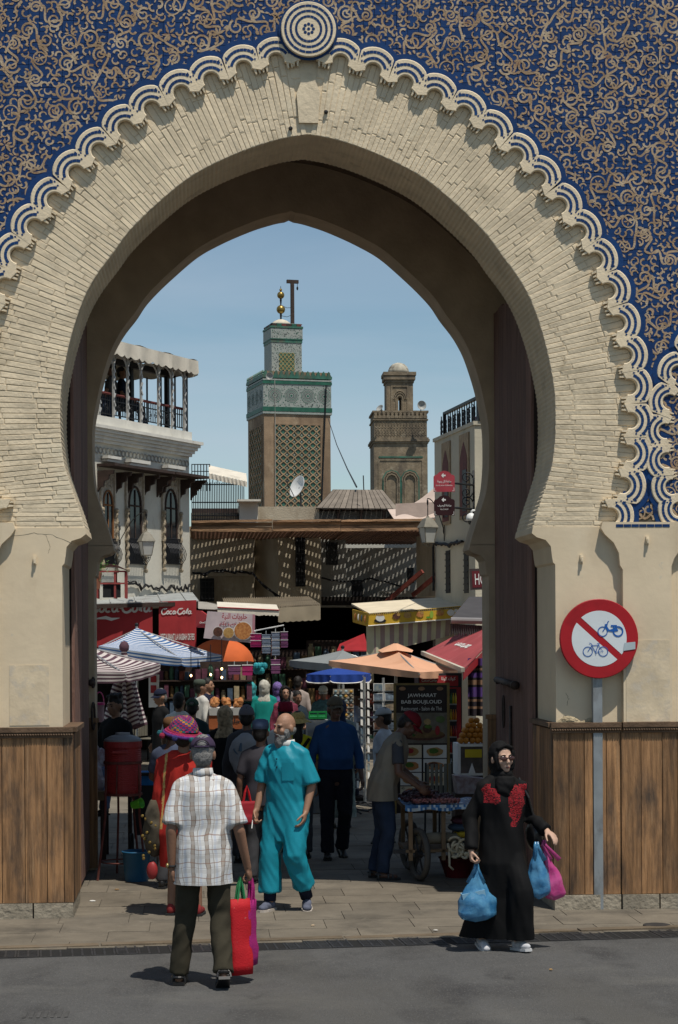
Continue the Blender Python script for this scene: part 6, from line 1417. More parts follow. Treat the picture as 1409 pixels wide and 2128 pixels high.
# balcony-roof oddments on the tin roof
p = at(232, 1232, 35.8); t = thing('roof_cage', 'red metal cage with faded cover on the tin roof', 'cage', p); x0, x1 = at(202, 1232, 35.8).x, at(261, 1232, 35.8).x; z0_, z1_ = p.z, at(232, 1187, 35.8).z; m_rp = mat('red_frame_paint', (.26, .05, .045), .7, .2, 8)
for x in (x0, x0 + .33, x1):
    for dy in (0, .5): MB().bb((x - .02, p.y + dy, z0_ - .1), (x + .02, p.y + dy + .04, z1_)).build('post', m_rp, t)
for z in (z1_ - .02, z0_ + .16): MB().bb((x0, p.y - .012, z), (x1, p.y - .002, z + .03)).build('rail', m_rp, t)
MB().grid(lambda u, v: V((x0 - .03 + (x1 - x0 + .06) * u, p.y - .05 + v * .65, z1_ + .02 + .11 * math.sin(math.pi * u * .9 + .3) * (1 - .3 * v))), 12, 4).build('cover', mat('faded_rose_cover', (.30, .13, .11), .9, .2, 5), t, True)
MB().bb((x0 + .1, p.y + .1, z0_ - .08), (x0 + .42, p.y + .4, z0_ + .2)).build('box', m_cable, t)
pl_ = thing('potted_plant', 'leafy green plant peeping out beside the left door', 'plant', at(196, 1190, 34.6)); mb = MB(); rg = random.Random(8)
m_leaf = mat('fresh_leaf', (.06, .13, .022), .6, .4, 6, rnd=.1)
for _ in range(420):
    c_ = at(200, 1165, 34.6) + V((rg.gauss(0, .09), rg.gauss(0, .12), rg.gauss(0, .13))); a_ = V((rg.uniform(-1, 1), rg.uniform(-1, 1), rg.uniform(-.3, 1))).normalized(); b_ = a_.orthogonal().normalized(); mb.add([c_, c_ + a_ * .03 + b_ * .013, c_ + a_ * .06, c_ + a_ * .03 - b_ * .013], [(0, 1, 2, 3)])
o = mb.build('foliage', m_leaf, pl_); o['kind'] = 'stuff'; MB().lathe([(.08, -.3), (.12, 0)], at(198, 1190, 34.6), 12).build('pot', mat('terracotta_pot', (.28, .11, .06), .85), pl_)

# ---- right side of the lane: fascia sign, curtain, awnings
t = thing('snack_fascia', 'bright yellow snack bar fascia with pictures of drinks and cakes', 'sign', at(860, 1285, 37)); d = 37
m_yel = mat('yellow_print', (.55, .34, .03), .6, .12, 3); m_cr = mat('cream_board', (.62, .54, .40), .8, .1, 3)
f4 = [at(767, 1275, d), at(958, 1259, d), at(958, 1286, d), at(765, 1302, d)]; mb = MB(); mb.prism(f4, FW * .04); mb.build('front', m_yel, t)
s4 = [at(732, 1266, d + 1.0), f4[0], f4[3], at(733, 1293, d + 1.0)]; mb = MB(); mb.prism(s4, V((.02, .04, 0))); mb.build('side', m_yel, t)
mb = MB(); mb.prism([f4[0] + UP * .01, f4[1] + UP * .01 + RT * .5, f4[1] + UP * .26 + FW * 2.2 + RT * .5, at(730, 1254, d + 1.6)], UP * -.03); mb.build('top', m_cr, t)
MB().tube([f4[3] + UP * .01 - FW * .01, f4[2] + UP * .01 - FW * .01], .012, 5).build('white_edge', m_wht, t)
for k in range(44): q = f4[0].lerp(f4[1], (k + .5) / 44) - UP * .02 - FW * .006; MB().box(q, (.02, .004, .012)).build('dash', m_dkwood, t)
Mf = lambda px_, py_: basis(at(px_, py_, d - .012), RT, UP)
def blob2(px_, py_, w_, h_, m, nm='picture', n=14, dz=0.0, jit=.2, seed=0):
    rg = random.Random(seed + px_); M_ = Mf(px_, py_); k = d / 4000; mb = MB(); mb.add([M_ @ V((w_ * k / 2 * math.cos(6.283 * i / n) * rg.uniform(1 - jit, 1), h_ * k / 2 * math.sin(6.283 * i / n) * rg.uniform(1 - jit, 1), dz)) for i in range(n)], [tuple(range(n))]); mb.build(nm, m, t)
blob2(790, 1290, 26, 9, m_cable, jit=.02); blob2(790, 1284, 19, 15, m_wht, dz=.003, jit=.05); blob2(790, 1278, 16, 4, m_past3, dz=.006, jit=.02)
for px_, m_ in ((824, m_past2), (847, m_past3), (873, m_past), (915, m_past)): blob2(px_, 1283 - (px_ - 790) * .075, 18, 14, m_, dz=.002); blob2(px_ + 4, 1280 - (px_ - 790) * .075, 8, 6, m_past3, dz=.004)
blob2(897, 1277, 8, 16, mat('lime_drink', (.25, .38, .05), .5), jit=.05); blob2(890, 1283, 10, 5, mat('lime_slice', (.10, .28, .03), .5), dz=.002); blob2(937, 1273, 16, 14, m_wht, jit=.1); blob2(948, 1269, 10, 8, m_wht, dz=.002)
for k, m_ in enumerate((m_past, m_wht, m_goods[2], m_past)): q = s4[0].lerp(s4[1], .2 + .2 * k).lerp(s4[3].lerp(s4[2], .2 + .2 * k), .5); MB().ball(q - FW * .02, (.03, .01, .07), 8, 5).build('picture', m_, t)
cu = thing('striped_curtain', 'cream and mauve striped awning curtain under the yellow fascia', 'curtain', at(850, 1330, 37.1)); m_c1, m_c2 = mat('curtain_cream', (.50, .47, .33), .9, .1, 4), mat('curtain_mauve', (.30, .215, .205), .9, .1, 4)
a, b, c_, d_ = at(761, 1301, 37.15), at(936, 1287, 37.15), at(934, 1321, 37.15), at(762, 1364, 37.15); ns = 18
mb = MB(); mb.grid(lambda u, v: a.lerp(b, u).lerp(d_.lerp(c_, u), v) + V((0, .03 * math.sin(u * 40), 0)) * v, ns * 3, 6, lambda i, j: 0 if i < 5 else (i // 3) % 2); mb.build('cloth', [m_c1, m_c2], cu, True)
t = thing('back_awning', 'small dark red awning in the shade beyond the grey parasol', 'awning', at(735, 1340, 41)); mb = MB(); mb.prism([at(757, 1318, 41.6), at(766, 1354, 40), at(700, 1354, 40), at(706, 1340, 41)], UP * .02); mb.build('cloth', m_redp, t)
t = thing('dark_awning', 'charcoal awning with frayed fringe at upper right of the lane', 'awning', at(975, 1285, 30)); m_ch = mat('charcoal_canvas', (.055, .052, .055), .9, .15, 4); d = 30
a, b, c_, d_ = at(975, 1240, 32.0), at(1040, 1240, 32.0), at(1035, 1285, 29.6), at(938, 1284, 29.6); mb = MB(); mb.prism([a, b, c_, d_], UP * -.02); mb.build('cloth', m_ch, t)
MB().tube([at(937, 1289, 29.5), at(1030, 1291, 29.5)], .05, 10).build('roller', mat('roller_tube', (.19, .185, .19), .6), t)
mb = MB(); a, b = at(936, 1296, 29.5), at(1002, 1300, 29.5); mb.grid(lambda u, v: a.lerp(b, u) + V((0, .01 * math.sin(u * 90), -v * (.16 + .025 * math.sin(u * 61) + .02 * math.sin(u * 143)))), 66, 2); mb.build('fringe', m_ch, t)
t = thing('red_awning', 'sloping faded red awning with white script on the right', 'awning', at(950, 1350, 28.5)); m_ra = mat('faded_red_canvas', (.30, .055, .06), .85, .15, 2, stain=[((.36, .10, .10), 3, .55, .75, (1, 1, 1))])
a, b, c_, d_ = at(958, 1312, 31.4), at(1050, 1300, 30.2), at(1030, 1375, 26.9), at(878, 1357, 29.5)
e_ = at(962, 1392, 26.4); a, b, c_, d_ = at(952, 1317, 31.0), at(1060, 1290, 28.4), e_, at(878, 1357, 30.0)
mb = MB(); mb.prism([a, b, c_, d_], UP * -.02); mb.build('cloth', m_ra, t); MB().beam(d_, c_, .05, .06).build('front_bar', mat('cream_bar', (.50, .46, .38), .6), t)
up2 = ((a + b) / 2 - (c_ + d_) / 2).normalized(); rt2 = (c_ - d_).normalized(); nn = rt2.cross(up2).normalized(); nn = nn if nn.z > 0 else -nn
Ma = Matrix((rt2, nn.cross(rt2), nn)).transposed().to_4x4(); Ma.translation = (a + b) / 2 * .42 + (c_ + d_) / 2 * .58 + nn * .012 + rt2 * .15; script_logo(Ma, 1.0, m_wht, t)
vz = MB(); vz.grid(lambda u, v: c_.lerp(b, u) + UP * (-.03 - .12 * v), 8, 1); vz.build('side_flap', m_redp, t)
# purple blankets hanging
t = thing('hanging_blanket', 'violet striped blanket hanging below the red awning', 'blanket', at(995, 1480, 27)); mbs = [mat('violet_stripe', (.075, .035, .16), .9, .2, 6), mat('black_stripe', (.02, .015, .02), .9), mat('tan_stripe', (.22, .13, .08), .9)]
a, b = at(972, 1368, 27), at(1035, 1368, 27); hz = at(972, 1368, 27).z - at(972, 1488, 27).z; pat = [0, 0, 0, 1, 2, 1, 0, 0, 1, 2, 2, 1, 0, 0, 0, 0, 1, 2, 1, 1, 2, 1, 1, 1]
mb = MB(); mb.grid(lambda u, v: a.lerp(b, u) + V((0, .04 * math.sin(u * 26), -v * hz)), 30, 24, lambda i, j: pat[j]); mb.build('cloth', mbs, t, True)
# ---- menu board
p = foot(876, 25.6); mbd = thing('menu_board', 'tall gold framed restaurant menu board with food pictures', 'menu board', p); d = 25.6; k = d / 4000
def face(px0, py0, px1, py1, m, nm, off, par=mbd):
    a_, b_ = at(px0, py1, d), at(px1, py0, d); mb = MB(); mb.prism([a_ - FW * off, V((b_.x, b_.y, a_.z)) - FW * off, b_ - FW * off, V((a_.x, a_.y, b_.z)) - FW * off], FW * .008); return mb.build(nm, m, par)
m_gf = mat('gilt_frame', (.22, .15, .05), .5, .2, 8); m_bd = mat('brown_black_print', (.022, .013, .012), .5, .3, 3); m_ph = mat('tea_tray_photo', (.10, .085, .06), .5, .5, 9, col2=(.20, .18, .15))
face(820, 1422, 933, 1690, m_bd, 'board', 0)
for (x0, y0_, x1, y1_) in ((819, 1420, 823, 1692), (930, 1420, 934, 1692), (819, 1419, 934, 1424)): face(x0, y0_, x1, y1_, m_gf, 'frame', .012)
face(824, 1481, 929, 1545, m_ph, 'photo', .01)
m_sp = mat('spotlight_print', (.32, .17, .09), .5, .3, 14)
for px_ in (836, 876, 914): 
    c_ = at(px_, 1431, d) - FW * .012; mb = MB(); mb.add([c_ + RT * (7 * k * math.cos(i * .4488)) + UP * (4 * k * math.sin(i * .4488)) for i in range(14)], [tuple(range(14))]); mb.build('spot', m_sp, mbd)
Mm = lambda px_, py_: basis(at(px_, py_, d - .014), RT, UP)
text('JAWHARAT', 60 * k, 9.5 * k, Mm(877, 1446), m_wht, mbd, bold=.012); text('BAB BOUJLOUD', 84 * k, 9.5 * k, Mm(876, 1459.5), m_wht, mbd, bold=.012); text('Restaurant - Salon de Thé', 84 * k, 8 * k, Mm(876, 1472.5), m_wht, mbd)
t = mbd
def pic(px_, py_, w_, h_, m, dz=.002, seed=0, jit=.2, n=14):
    rg = random.Random(seed + int(px_ * 7)); M_ = Mm(px_, py_); mb = MB(); mb.add([M_ @ V((w_ * k / 2 * math.cos(6.283 * i / n) * rg.uniform(1 - jit, 1), h_ * k / 2 * math.sin(6.283 * i / n) * rg.uniform(1 - jit, 1), dz)) for i in range(n)], [tuple(range(n))]); mb.build('picture', m, mbd)
pic(880, 1528, 92, 22, m_past2, .002, jit=.02, n=30); pic(880, 1525, 86, 18, mat('wicker_tray_print', (.17, .10, .04), .6, .3, 20), .004, jit=.02, n=30); pic(850, 1527, 30, 10, mat('mint_print', (.03, .09, .012), .6, .4, 30), .006); pic(888, 1514, 20, 20, m_past2, .006, jit=.1); pic(888, 1500, 16, 14, mat('brass_print', (.38, .27, .12), .5, .3, 20), .008); pic(909, 1518, 10, 20, m_redp, .007, jit=.05); pic(890, 1510, 18, 8, mat('herb_print', (.07, .14, .02), .6, .3, 20), .01); pic(915, 1495, 22, 16, mat('leaf_print', (.10, .15, .05), .6, .3, 10), .005)
cards = [(832, 1548, 876, 1575), (832, 1577, 876, 1604), (832, 1606, 876, 1632), (832, 1634, 876, 1660), (880, 1548, 928, 1575), (880, 1577, 928, 1604), (880, 1606, 928, 1632)]
for i, (x0, y0_, x1, y1_) in enumerate(cards):
    face(x0, y0_, x1, y1_, m_wht if i % 3 else m_cr, 'menu_card', .011); cx_, cy_ = (x0 + x1) / 2, (y0_ + y1_) / 2
    pic(cx_, cy_ + 1, (x1 - x0) * .82, (y1_ - y0_) * .75, m_past if i % 2 else m_past3, .004, i); pic(cx_ - 3, cy_ - 1, (x1 - x0) * .45, (y1_ - y0_) * .45, (m_redp, mat('herb_print', (.07, .14, .02)), m_past2)[i % 3], .006, i + 9)
for i in (1, 2, 3, 4): text('40', 7 * k, 5 * k, Mm(cards[i][0] + 5, cards[i][1] + 4), m_wht if i == 4 else m_cable, mbd, depth=.009)
# ---- drinks fridge behind it
p = foot(915, 27.4); fg = thing('drinks_fridge', 'glass door drinks fridge with red script header behind the menu board', 'fridge', p); d = 27.4; k = d / 4000
a_, b_ = at(870, 1400, d), at(961, 1400, d); zt_ = a_.z
MB().bb((a_.x, a_.y + .02, 0), (b_.x, a_.y + .55, zt_)).build('cabinet', mat('fridge_dark', (.03, .03, .035), .5), fg)
face(872, 1404, 952, 1426, m_red, 'header', .0, fg); script_logo(basis(at(892, 1416, d - .03), RT, UP), .22, m_wht, fg); text(arabic('كوكا كولا'.replace('كوكا', 'كوك')), .2, .06, basis(at(932, 1411, d - .03), RT, UP), m_wht, fg, bold=.02); 
face(950, 1428, 958, 1640, m_redp, 'door_frame', .004, fg); face(880, 1428, 949, 1432, m_redp, 'door_frame', .004, fg)
m_shl = mat('fridge_shelf', (.40, .42, .42), .5, .1, emit=0)
mbot = [mat('bottle_green', (.03, .12, .03), .3, .2, 8), mat('bottle_yellow', (.42, .32, .02), .3, .2, 8), mat('bottle_orange', (.42, .14, .01), .3, .2, 8), mat('bottle_red', (.25, .01, .01), .3), mat('bottle_clear', (.3, .35, .36), .2)]
for r in range(5):
    y0_ = 1462 + r * 34; face(925, y0_, 949, y0_ + 3, m_shl, 'shelf', .01, fg)
    for j in range(5):
        q = at(928 + j * 4.7, y0_, d) - FW * .02; h = 22 * k; MB().lathe([(.013, 0), (.015, h * .3), (.015, h * .6), (.006, h * .85), (.006, h)], q, 8).build('bottle', mbot[(r + (j > 2)) % 5], fg, True)
# ---- postcard racks
def rack(lab, px0, px1, py0, py1, d, kind, seed):
    p = foot((px0 + px1) / 2, d); t = thing('postcard_rack', lab, 'postcard rack', p, 0, 'postcard racks'); k = d / 4000; rg = random.Random(seed); top = at(px0, py0, d).z; bot = at(px0, py1, d).z
    MB().tube([V((p.x, p.y + .1, .05)), V((p.x, p.y + .1, top + .06))], .018, 8).build('pole', m_alu, t)
    for i in range(4): a = i * 1.5708 + .4; MB().tube([V((p.x, p.y + .1, .08)), V((p.x + .25 * math.cos(a), p.y + .1 + .25 * math.sin(a), .03))], .014, 5).build('foot', m_iron, t)
    x0, x1 = at(px0, py0, d).x, at(px1, py0, d).x; cards_ = [mat('postcard_%d' % i, c, .5, .6, 22, col2=c2, rnd=.3) for i, (c, c2) in enumerate((((.03, .04, .06), (.12, .16, .2)), ((.05, .02, .015), (.2, .10, .05)), ((.05, .10, .16), (.2, .22, .2)), ((.10, .08, .06), (.25, .2, .13)), ((.30, .10, .02), (.42, .30, .05)), ((.02, .12, .18), (.25, .3, .3))))]
    cw, chh = {'cards': (.135, .105), 'edges': (.05, .10), 'magnets': (.05, .045)}[kind]; nx_ = max(1, int((x1 - x0) / (cw + .015))); nz_ = int((top - bot) / (chh + .02))
    for j in range(nz_):
        z = bot + (j + .5) * (top - bot) / nz_
        MB().bb((x0, p.y - .012, z - chh / 2 - .012), (x1, p.y - .0, z - chh / 2 - .006)).build('wire', m_alu, t)
        for i in range(nx_):
            x = x0 + (i + .5) * (x1 - x0) / nx_; Mq = Matrix.Translation(V((x, p.y - .02 + rg.uniform(-.01, .01), z))) @ Matrix.Rotation(R(-12) + rg.uniform(-.06, .06), 4, 'X') @ Matrix.Rotation((R(50) if kind == 'edges' else rg.uniform(-.1, .1)), 4, 'Z')
            if kind == 'cards': MB().box((0, 0, 0), (cw, .002, chh)).mesh; o_ = MB().box((0, 0, 0), (cw, .003, chh)); b_ = inst('card_border', o_.mesh('card_border', m_wht), t, Mq); inst('card', MB().box((0, 0, 0), (cw * .9, .003, chh * .88)).mesh('card', cards_[rg.randrange(4)]), t, Mq @ Matrix.Translation((0, -.003, 0)))
            elif kind == 'edges': inst('card', MB().box((0, 0, 0), (cw, .004, chh)).mesh('card', m_wht if rg.random() < .8 else cards_[2]), t, Mq)
            else: inst('magnet', MB().ball((0, 0, 0), (cw / 2, .012, chh / 2), 8, 5).mesh('magnet', cards_[rg.choice((4, 4, 5, 1, 2, 3))]), t, Mq)
    if kind == 'magnets': MB().bb((x0, p.y + .0, bot), (x1, p.y + .02, top)).build('panel', mat('cork_panel', (.30, .26, .2), .9), t)
rack('rack of small bright fridge magnets in front of the dark lane', 692, 735, 1432, 1520, 27.6, 'magnets', 3)
rack('spinner rack of pale postcards seen edge on', 744, 772, 1416, 1640, 27.2, 'edges', 4)
rack('rack of dark framed postcards beside the menu board', 774, 821, 1418, 1620, 26.6, 'cards', 5)
rack('low rack of white-edged postcards near the grey capped man', 716, 748, 1500, 1640, 26.2, 'edges', 7)
# green crate on piled luggage
p = foot(660, 26.5); t = thing('market_crate', 'bright green plastic crate on top of the tied bundles', 'crate', at(660, 1492, 26.5)); a_, b_ = at(643, 1494, 26.5), at(678, 1478, 26.5); m_gc = mat('green_crate_plastic', (.01, .22, .05), .5, .15, 6)
for z0_, z1_ in ((0, .25), (.4, .6), (.8, 1)):
    zz0, zz1 = a_.z + (b_.z - a_.z) * z0_, a_.z + (b_.z - a_.z) * z1_; MB().bb((a_.x, a_.y, zz0), (b_.x, a_.y + .02, zz1)).build('slat', m_gc, t)
for x in (a_.x, (a_.x + b_.x) / 2, b_.x): MB().bb((x - .008, a_.y - .006, a_.z), (x + .008, a_.y - .001, b_.z)).build('rib', m_gc, t)
MB().bb((a_.x, a_.y + .03, a_.z), (b_.x, a_.y + .3, a_.z + .03)).build('base', m_gc, t)
t = thing('tied_bundle', 'striped cloth bundles stacked under the green crate', 'bundle', p); m_bn = mat('bundle_cloth', (.26, .25, .22), .9, .4, 7, col2=(.08, .12, .18))
z = 0
for i, (w_, h_) in enumerate(((.34, .42), (.32, .38), (.30, 0))):
    h_ = h_ or at(660, 1496, 26.5).z - z
    mb = MB(); mb.box((p.x, p.y + .15, z + h_ / 2), (w_, .34, h_ - .01)); mb.build('bundle', m_bn, t); z += h_
# ---- fig and date cart
p = foot(925, 19.2); fc = thing('fruit_cart', 'wooden two-wheeled cart with blue patterned tablecloth', 'cart', p); d = 19.2; zt_ = at(920, 1672, d).z; x0, x1 = at(842, 1670, d).x, at(1018, 1670, d).x; y0_ = p.y - .05
m_cw = mat('cart_wood', (.19, .125, .07), .8, .3, 5, .3, 30)
MB().bb((x0, y0_, zt_ - .05), (x1, y0_ + .85, zt_ - .008)).build('table_top', m_cw, fc)
m_tc = [mat('tablecloth_blue', (.02, .12, .30), .45, .3, 9, spec=.5), mat('tablecloth_white', (.42, .50, .56), .45, .2, 9, spec=.5)]; rg = random.Random(3); mb = MB()
mb.grid(lambda u, v: V((x0 - .01 + (x1 - x0 + .02) * u, y0_ + .85 - .87 * v, zt_ + .006 * math.sin(u * 31 + v * 7))), 40, 10, lambda i, j: 1 if rg.random() < .16 else 0); rg2 = random.Random(5)
mb.grid(lambda u, v: V((x0 - .01 + (x1 - x0 + .02) * u, y0_ - .02 - .012 * math.sin(u * 40) * v, zt_ + .004 - v * (.055 + .01 * math.sin(u * 17)))), 40, 2, lambda i, j: 1 if rg2.random() < .35 else 0); mb.build('tablecloth', m_tc, fc)
for x in (x0 + .05, x0 + .38, x1 - .1):
    for y_ in (y0_ + .06, y0_ + .78): MB().bb((x - .02, y_ - .02, .2), (x + .02, y_ + .02, zt_ - .052)).build('leg', m_cw, fc)
MB().bb((x0 + .0, y0_ + .04, .28), (x1, y0_ + .8, .31)).build('shelf', m_cw, fc)
MB().bb((x0 - .12, y0_ + .05, .27), (x0 + .3, y0_ + .09, .31)).build('axle_bar', m_iron, fc)
for y_ in (y0_ - .0, y0_ + .86):
    q = V((at(869, 1776, d).x, y_, .27)); ax_ = V((.965, .26, 0)).normalized(); fwd = V((-.26, .965, 0)); r_ = MB(); r_.tube([q + (fwd * math.cos(i * .2618) + UP * math.sin(i * .2618)) * .235 for i in range(25)], .032, 8); w_ = r_.build('wheel', mat('grey_rubber', (.075, .07, .062), .8, .2, 8), fc, True)
    sp_ = MB(); sp_.lathe([(.04, -.03), (.04, .03)], q, 10, ax_.to_track_quat('Z', 'Y').to_matrix())
    for i in range(6): sp_.tube([q, q + (fwd * math.cos(i * 1.047) + UP * math.sin(i * 1.047)) * .225], .01, 5)
    sp_.build('spokes', m_iron, w_)
hp = MB(); rg = random.Random(6)
for _ in range(420):
    u = rg.gauss(.30, .20); v = rg.uniform(.06, .8)
    if not .0 < u < .62: continue
    h = max(0, .085 * math.exp(-((u - .27) / .17) ** 2) + .03) * rg.random(); hp.ball((x0 + (x1 - x0) * u, y0_ + v, zt_ + .02 + h), (.024, .018, .015), 6, 4, Matrix.Rotation(rg.uniform(0, 3), 3, 'Z'))
o = tag(hp.build('date_heap', mat('dark_dates', (.055, .022, .026), .5, .6, 20, col2=(.10, .04, .045))), 'heap of dark purple dates on the cart', 'dates', None, 'stuff')
hp = MB()
for _ in range(170): hp.ball((x0 + .08 + rg.uniform(0, .46), y0_ + rg.uniform(.02, .12), zt_ + .02 + rg.uniform(0, .035)), (.02, .016, .014), 6, 4, Matrix.Rotation(rg.uniform(0, 3), 3, 'Z'))
tag(hp.build('date_row', mat('pink_dates', (.26, .085, .085), .55, .5, 20, col2=(.32, .15, .13))), 'row of pinkish dates along the front of the cart', 'dates', None, 'stuff')
t = thing('canvas_roll', 'rolled canvas sack on the lower shelf of the cart', 'sack', V((x0 + .3, y0_ + .3, .31))); MB().tube([V((x0 + .1, y0_ + .15, .40)), V((x0 + .3, y0_ + .16, .41)), V((x0 + .62, y0_ + .2, .40))], [.05, .06, .055], 12).build('roll', mat('dun_canvas', (.20, .17, .12), .9, .2, 8), t, True)
t = thing('rope_bundle', 'knotted pale rope and cloth dangling from the cart shelf', 'rope', V((at(952, 1775, d).x, y0_, .3))); mb = MB(); rg = random.Random(9); cxx = at(952, 1772, d)
for _ in range(9):
    c0 = V((cxx.x + rg.uniform(-.07, .07), y0_ - .05, cxx.z + rg.uniform(-.02, .1))); r_ = rg.uniform(.035, .07); mb.tube([c0 + V((r_ * math.cos(i * .42 + _), -.02 * math.sin(i * .7), r_ * 1.1 * math.sin(i * .42 + _))) for i in range(rg.randint(9, 16))], .014, 6)
mb.tube([V((cxx.x - .1, y0_ - .05, cxx.z + .05)), V((cxx.x - .1, y0_ - .05, cxx.z - .12)), V((cxx.x - .06, y0_ - .05, cxx.z - .16))], .013, 6); mb.tube([V((cxx.x + .05, y0_ - .05, cxx.z)), V((cxx.x + .14, y0_ - .05, cxx.z - .02)), V((cxx.x + .2, y0_ - .03, cxx.z - .01))], .024, 8)
mb.build('rope', mat('pale_rope', (.46, .40, .28), .85, .2, 12), t, True)
t = thing('cloth_pile', 'yellow and dark cloths piled on the cart shelf', 'cloth', V((x1 - .25, y0_ + .3, .31)))
for i, (dx, dz, m_) in enumerate(((0, .05, m_cable), (.02, .13, mat('yellow_cloth', (.45, .30, .02), .85)), (-.03, .2, m_goods[2]), (.0, .27, m_goods[4]))): MB().ball((x1 - .22 + dx, y0_ + .25, .31 + dz), (.15, .16, .05), 12, 6).build('cloth', m_, t, True)
MB().ball((at(955, 1800, d).x, y0_ + .25, .14), (.16, .16, .13), 14, 8); t = thing('red_basin', 'dark red plastic basin on the ground under the cart', 'basin', V((at(958, 1800, d).x, y0_ + .3, 0))); MB().lathe([(.12, .0), (.19, .2), (.2, .2), (.18, .19), (.11, .02), (0, .02)], V((at(958, 1800, d).x, y0_ + .3, 0)), 20, caps=False).build('bowl', mat('dark_red_plastic', (.12, .012, .015), .4), t, True)
# black folding chair by the board
chair('black folding chair standing in front of the menu board', 925, 23.2, R(20))
# ---- orange juice stand by the right jamb
p = foot(985, 22.6); jc = thing('juice_cabinet', 'white framed glass juice cabinet with yellow label by the right jamb', 'cabinet', p); d = 22.6
a_, b_ = at(952, 1612, d), at(1020, 1546, d); x0, x1 = a_.x, b_.x; y0_ = a_.y
MB().bb((x0, y0_ + .02, 0), (x1, y0_ + .5, a_.z)).build('base', m_dkwood, jc)
for (xa_, xb2, za_, zb2) in ((x0, x0 + .03, a_.z, b_.z), (x1 - .03, x1, a_.z, b_.z), (x0 + .031, x1 - .031, b_.z - .03, b_.z), (x0 + .031, x1 - .031, a_.z, a_.z + .025)): MB().bb((xa_, y0_ - .01, za_), (xb2, y0_ + .45, zb2)).build('frame', m_wpl, jc)
MB().bb((x0 + .031, y0_ + .03, a_.z + .026), (x1 - .031, y0_ + .035, b_.z - .031)).build('glass', mat('cabinet_glass', (.10, .085, .08), .15, .4, 6, spec=.6), jc)
face(966, 1557, 1001, 1574, mat('yellow_label', (.55, .42, .02), .6), 'label', .02, jc)
MB().prism([at(972, 1612, d - .02), at(990, 1612, d - .02), at(981, 1585, d - .02)], FW * .01).build('paper_cone', m_wpl, jc)
t = thing('plastic_tub', 'clear plastic tub in front of the juice cabinet', 'tub', at(975, 1648, 22.2)); a_, b_ = at(946, 1650, 22.2), at(1010, 1612, 22.2); MB().prism([V((a_.x + .03, a_.y, a_.z)), V((b_.x, a_.y, a_.z)), V((b_.x, a_.y, b_.z - .04)), V((a_.x, a_.y, b_.z))], (0, .3, 0)).build('body', m_film, t); 
MB().bb((a_.x, a_.y - .0, 0), (b_.x, a_.y + .3, a_.z - .002)).build('stand', m_dkwood, t)
or_m = mat('orange_peel', (.42, .16, .015), .5, .2, 9, .15, 120, rnd=.15); rg = random.Random(2); ome = MB().ball((0, 0, 0), (.038, .038, .036), 12, 8).mesh('orange', or_m, None, True)
zz = at(980, 1546, d).z + .035; row = 0
for row in range(5):
    n_ = 6 - row; 
    for j in range(n_):
        for q_ in range(2 if row < 3 else 1):
            c_ = V((x0 + .04 + row * .035 + j * .068 + rg.uniform(-.006, .006), y0_ + .06 + q_ * .075 + row * .03, zz + row * .058)); o = inst('orange', ome, None, Matrix.Translation(c_)); tag(o, 'ripe orange in the pile on top of the juice cabinet', 'orange', 'oranges on the juice cabinet')
# =================================================================== PEOPLE
def ell(mb, c, r, M=None, n=14, m=9): mb.ball(c, r, n, m, M)
def seg(mb, a, b, ra, rb, n=12, flat_end=False):
    """tapered limb piece with rounded start; flat end gives a clean cuff"""
    a, b = V(a), V(b); mb.tube([a, a.lerp(b, .5), b], [ra, (ra + rb) / 2, rb], n)
    mb.ball(a, ra, n, 7)
    if not flat_end: mb.ball(b, rb, n, 7)
def ringloft(mb, rings, T, n=18, pw=1.0):
    rs = []
    for (cx, cy, z, rx, ry) in rings:
        rs.append([T(V((cx + rx * math.copysign(abs(math.cos(6.283 * j / n)) ** pw, math.cos(6.283 * j / n)), cy + ry * math.copysign(abs(math.sin(6.283 * j / n)) ** pw, math.sin(6.283 * j / n)), z))) for j in range(n)])
    mb.loft(rs)
def remesh(mb, vox, smooth=3, cut=None, fold=None):
    me = mb.mesh('tmp', [m_dark]); o = bpy.data.objects.new('tmp', me)
    r = o.modifiers.new('r', 'REMESH'); r.mode = 'VOXEL'; r.voxel_size = vox; r.use_smooth_shade = True
    if smooth: sm = o.modifiers.new('s', 'SMOOTH'); sm.factor = .5; sm.iterations = smooth
    out = evald(o)
    bpy.data.objects.remove(o); bpy.data.meshes.remove(me)
    if cut:
        bm = bmesh.new(); bm.from_mesh(out)
        for co, no in cut: bmesh.ops.bisect_plane(bm, geom=bm.verts[:] + bm.edges[:] + bm.faces[:], plane_co=co, plane_no=no, clear_outer=True)
        bm.to_mesh(out); bm.free()
    if fold:
        vs = [(v.co.copy(), v.normal.copy()) for v in out.vertices]
        for v, (c, n) in zip(out.vertices, vs): v.co = c + n * fold(c, n)
    out.polygons.foreach_set('use_smooth', [True] * len(out.polygons)); out.update()
    return out
def put(me, name, m, parent):
    me.name = name; me.materials.clear()
    for q in (m if isinstance(m, (list, tuple)) else [m]): me.materials.append(q)
    o = bpy.data.objects.new(name, me); COL.objects.link(o); o.parent = parent; WM[o.name] = WM[parent.name].copy(); return o
def folds(amp, fx=8, fz=1.7, off=0, diag=0.0):
    def f(c, n):
        q = V((c.x * fx + diag * c.z * fx, c.y * fx, c.z * fz)) + V((off, off * 1.3, off * .7))
        a = 1 - abs(mnoise.noise(q)) * 2.2; b = mnoise.noise(q * 2.3 + V((5, 1, 2)))
        return amp * (a * .7 + b * .5 - .25)
    return f
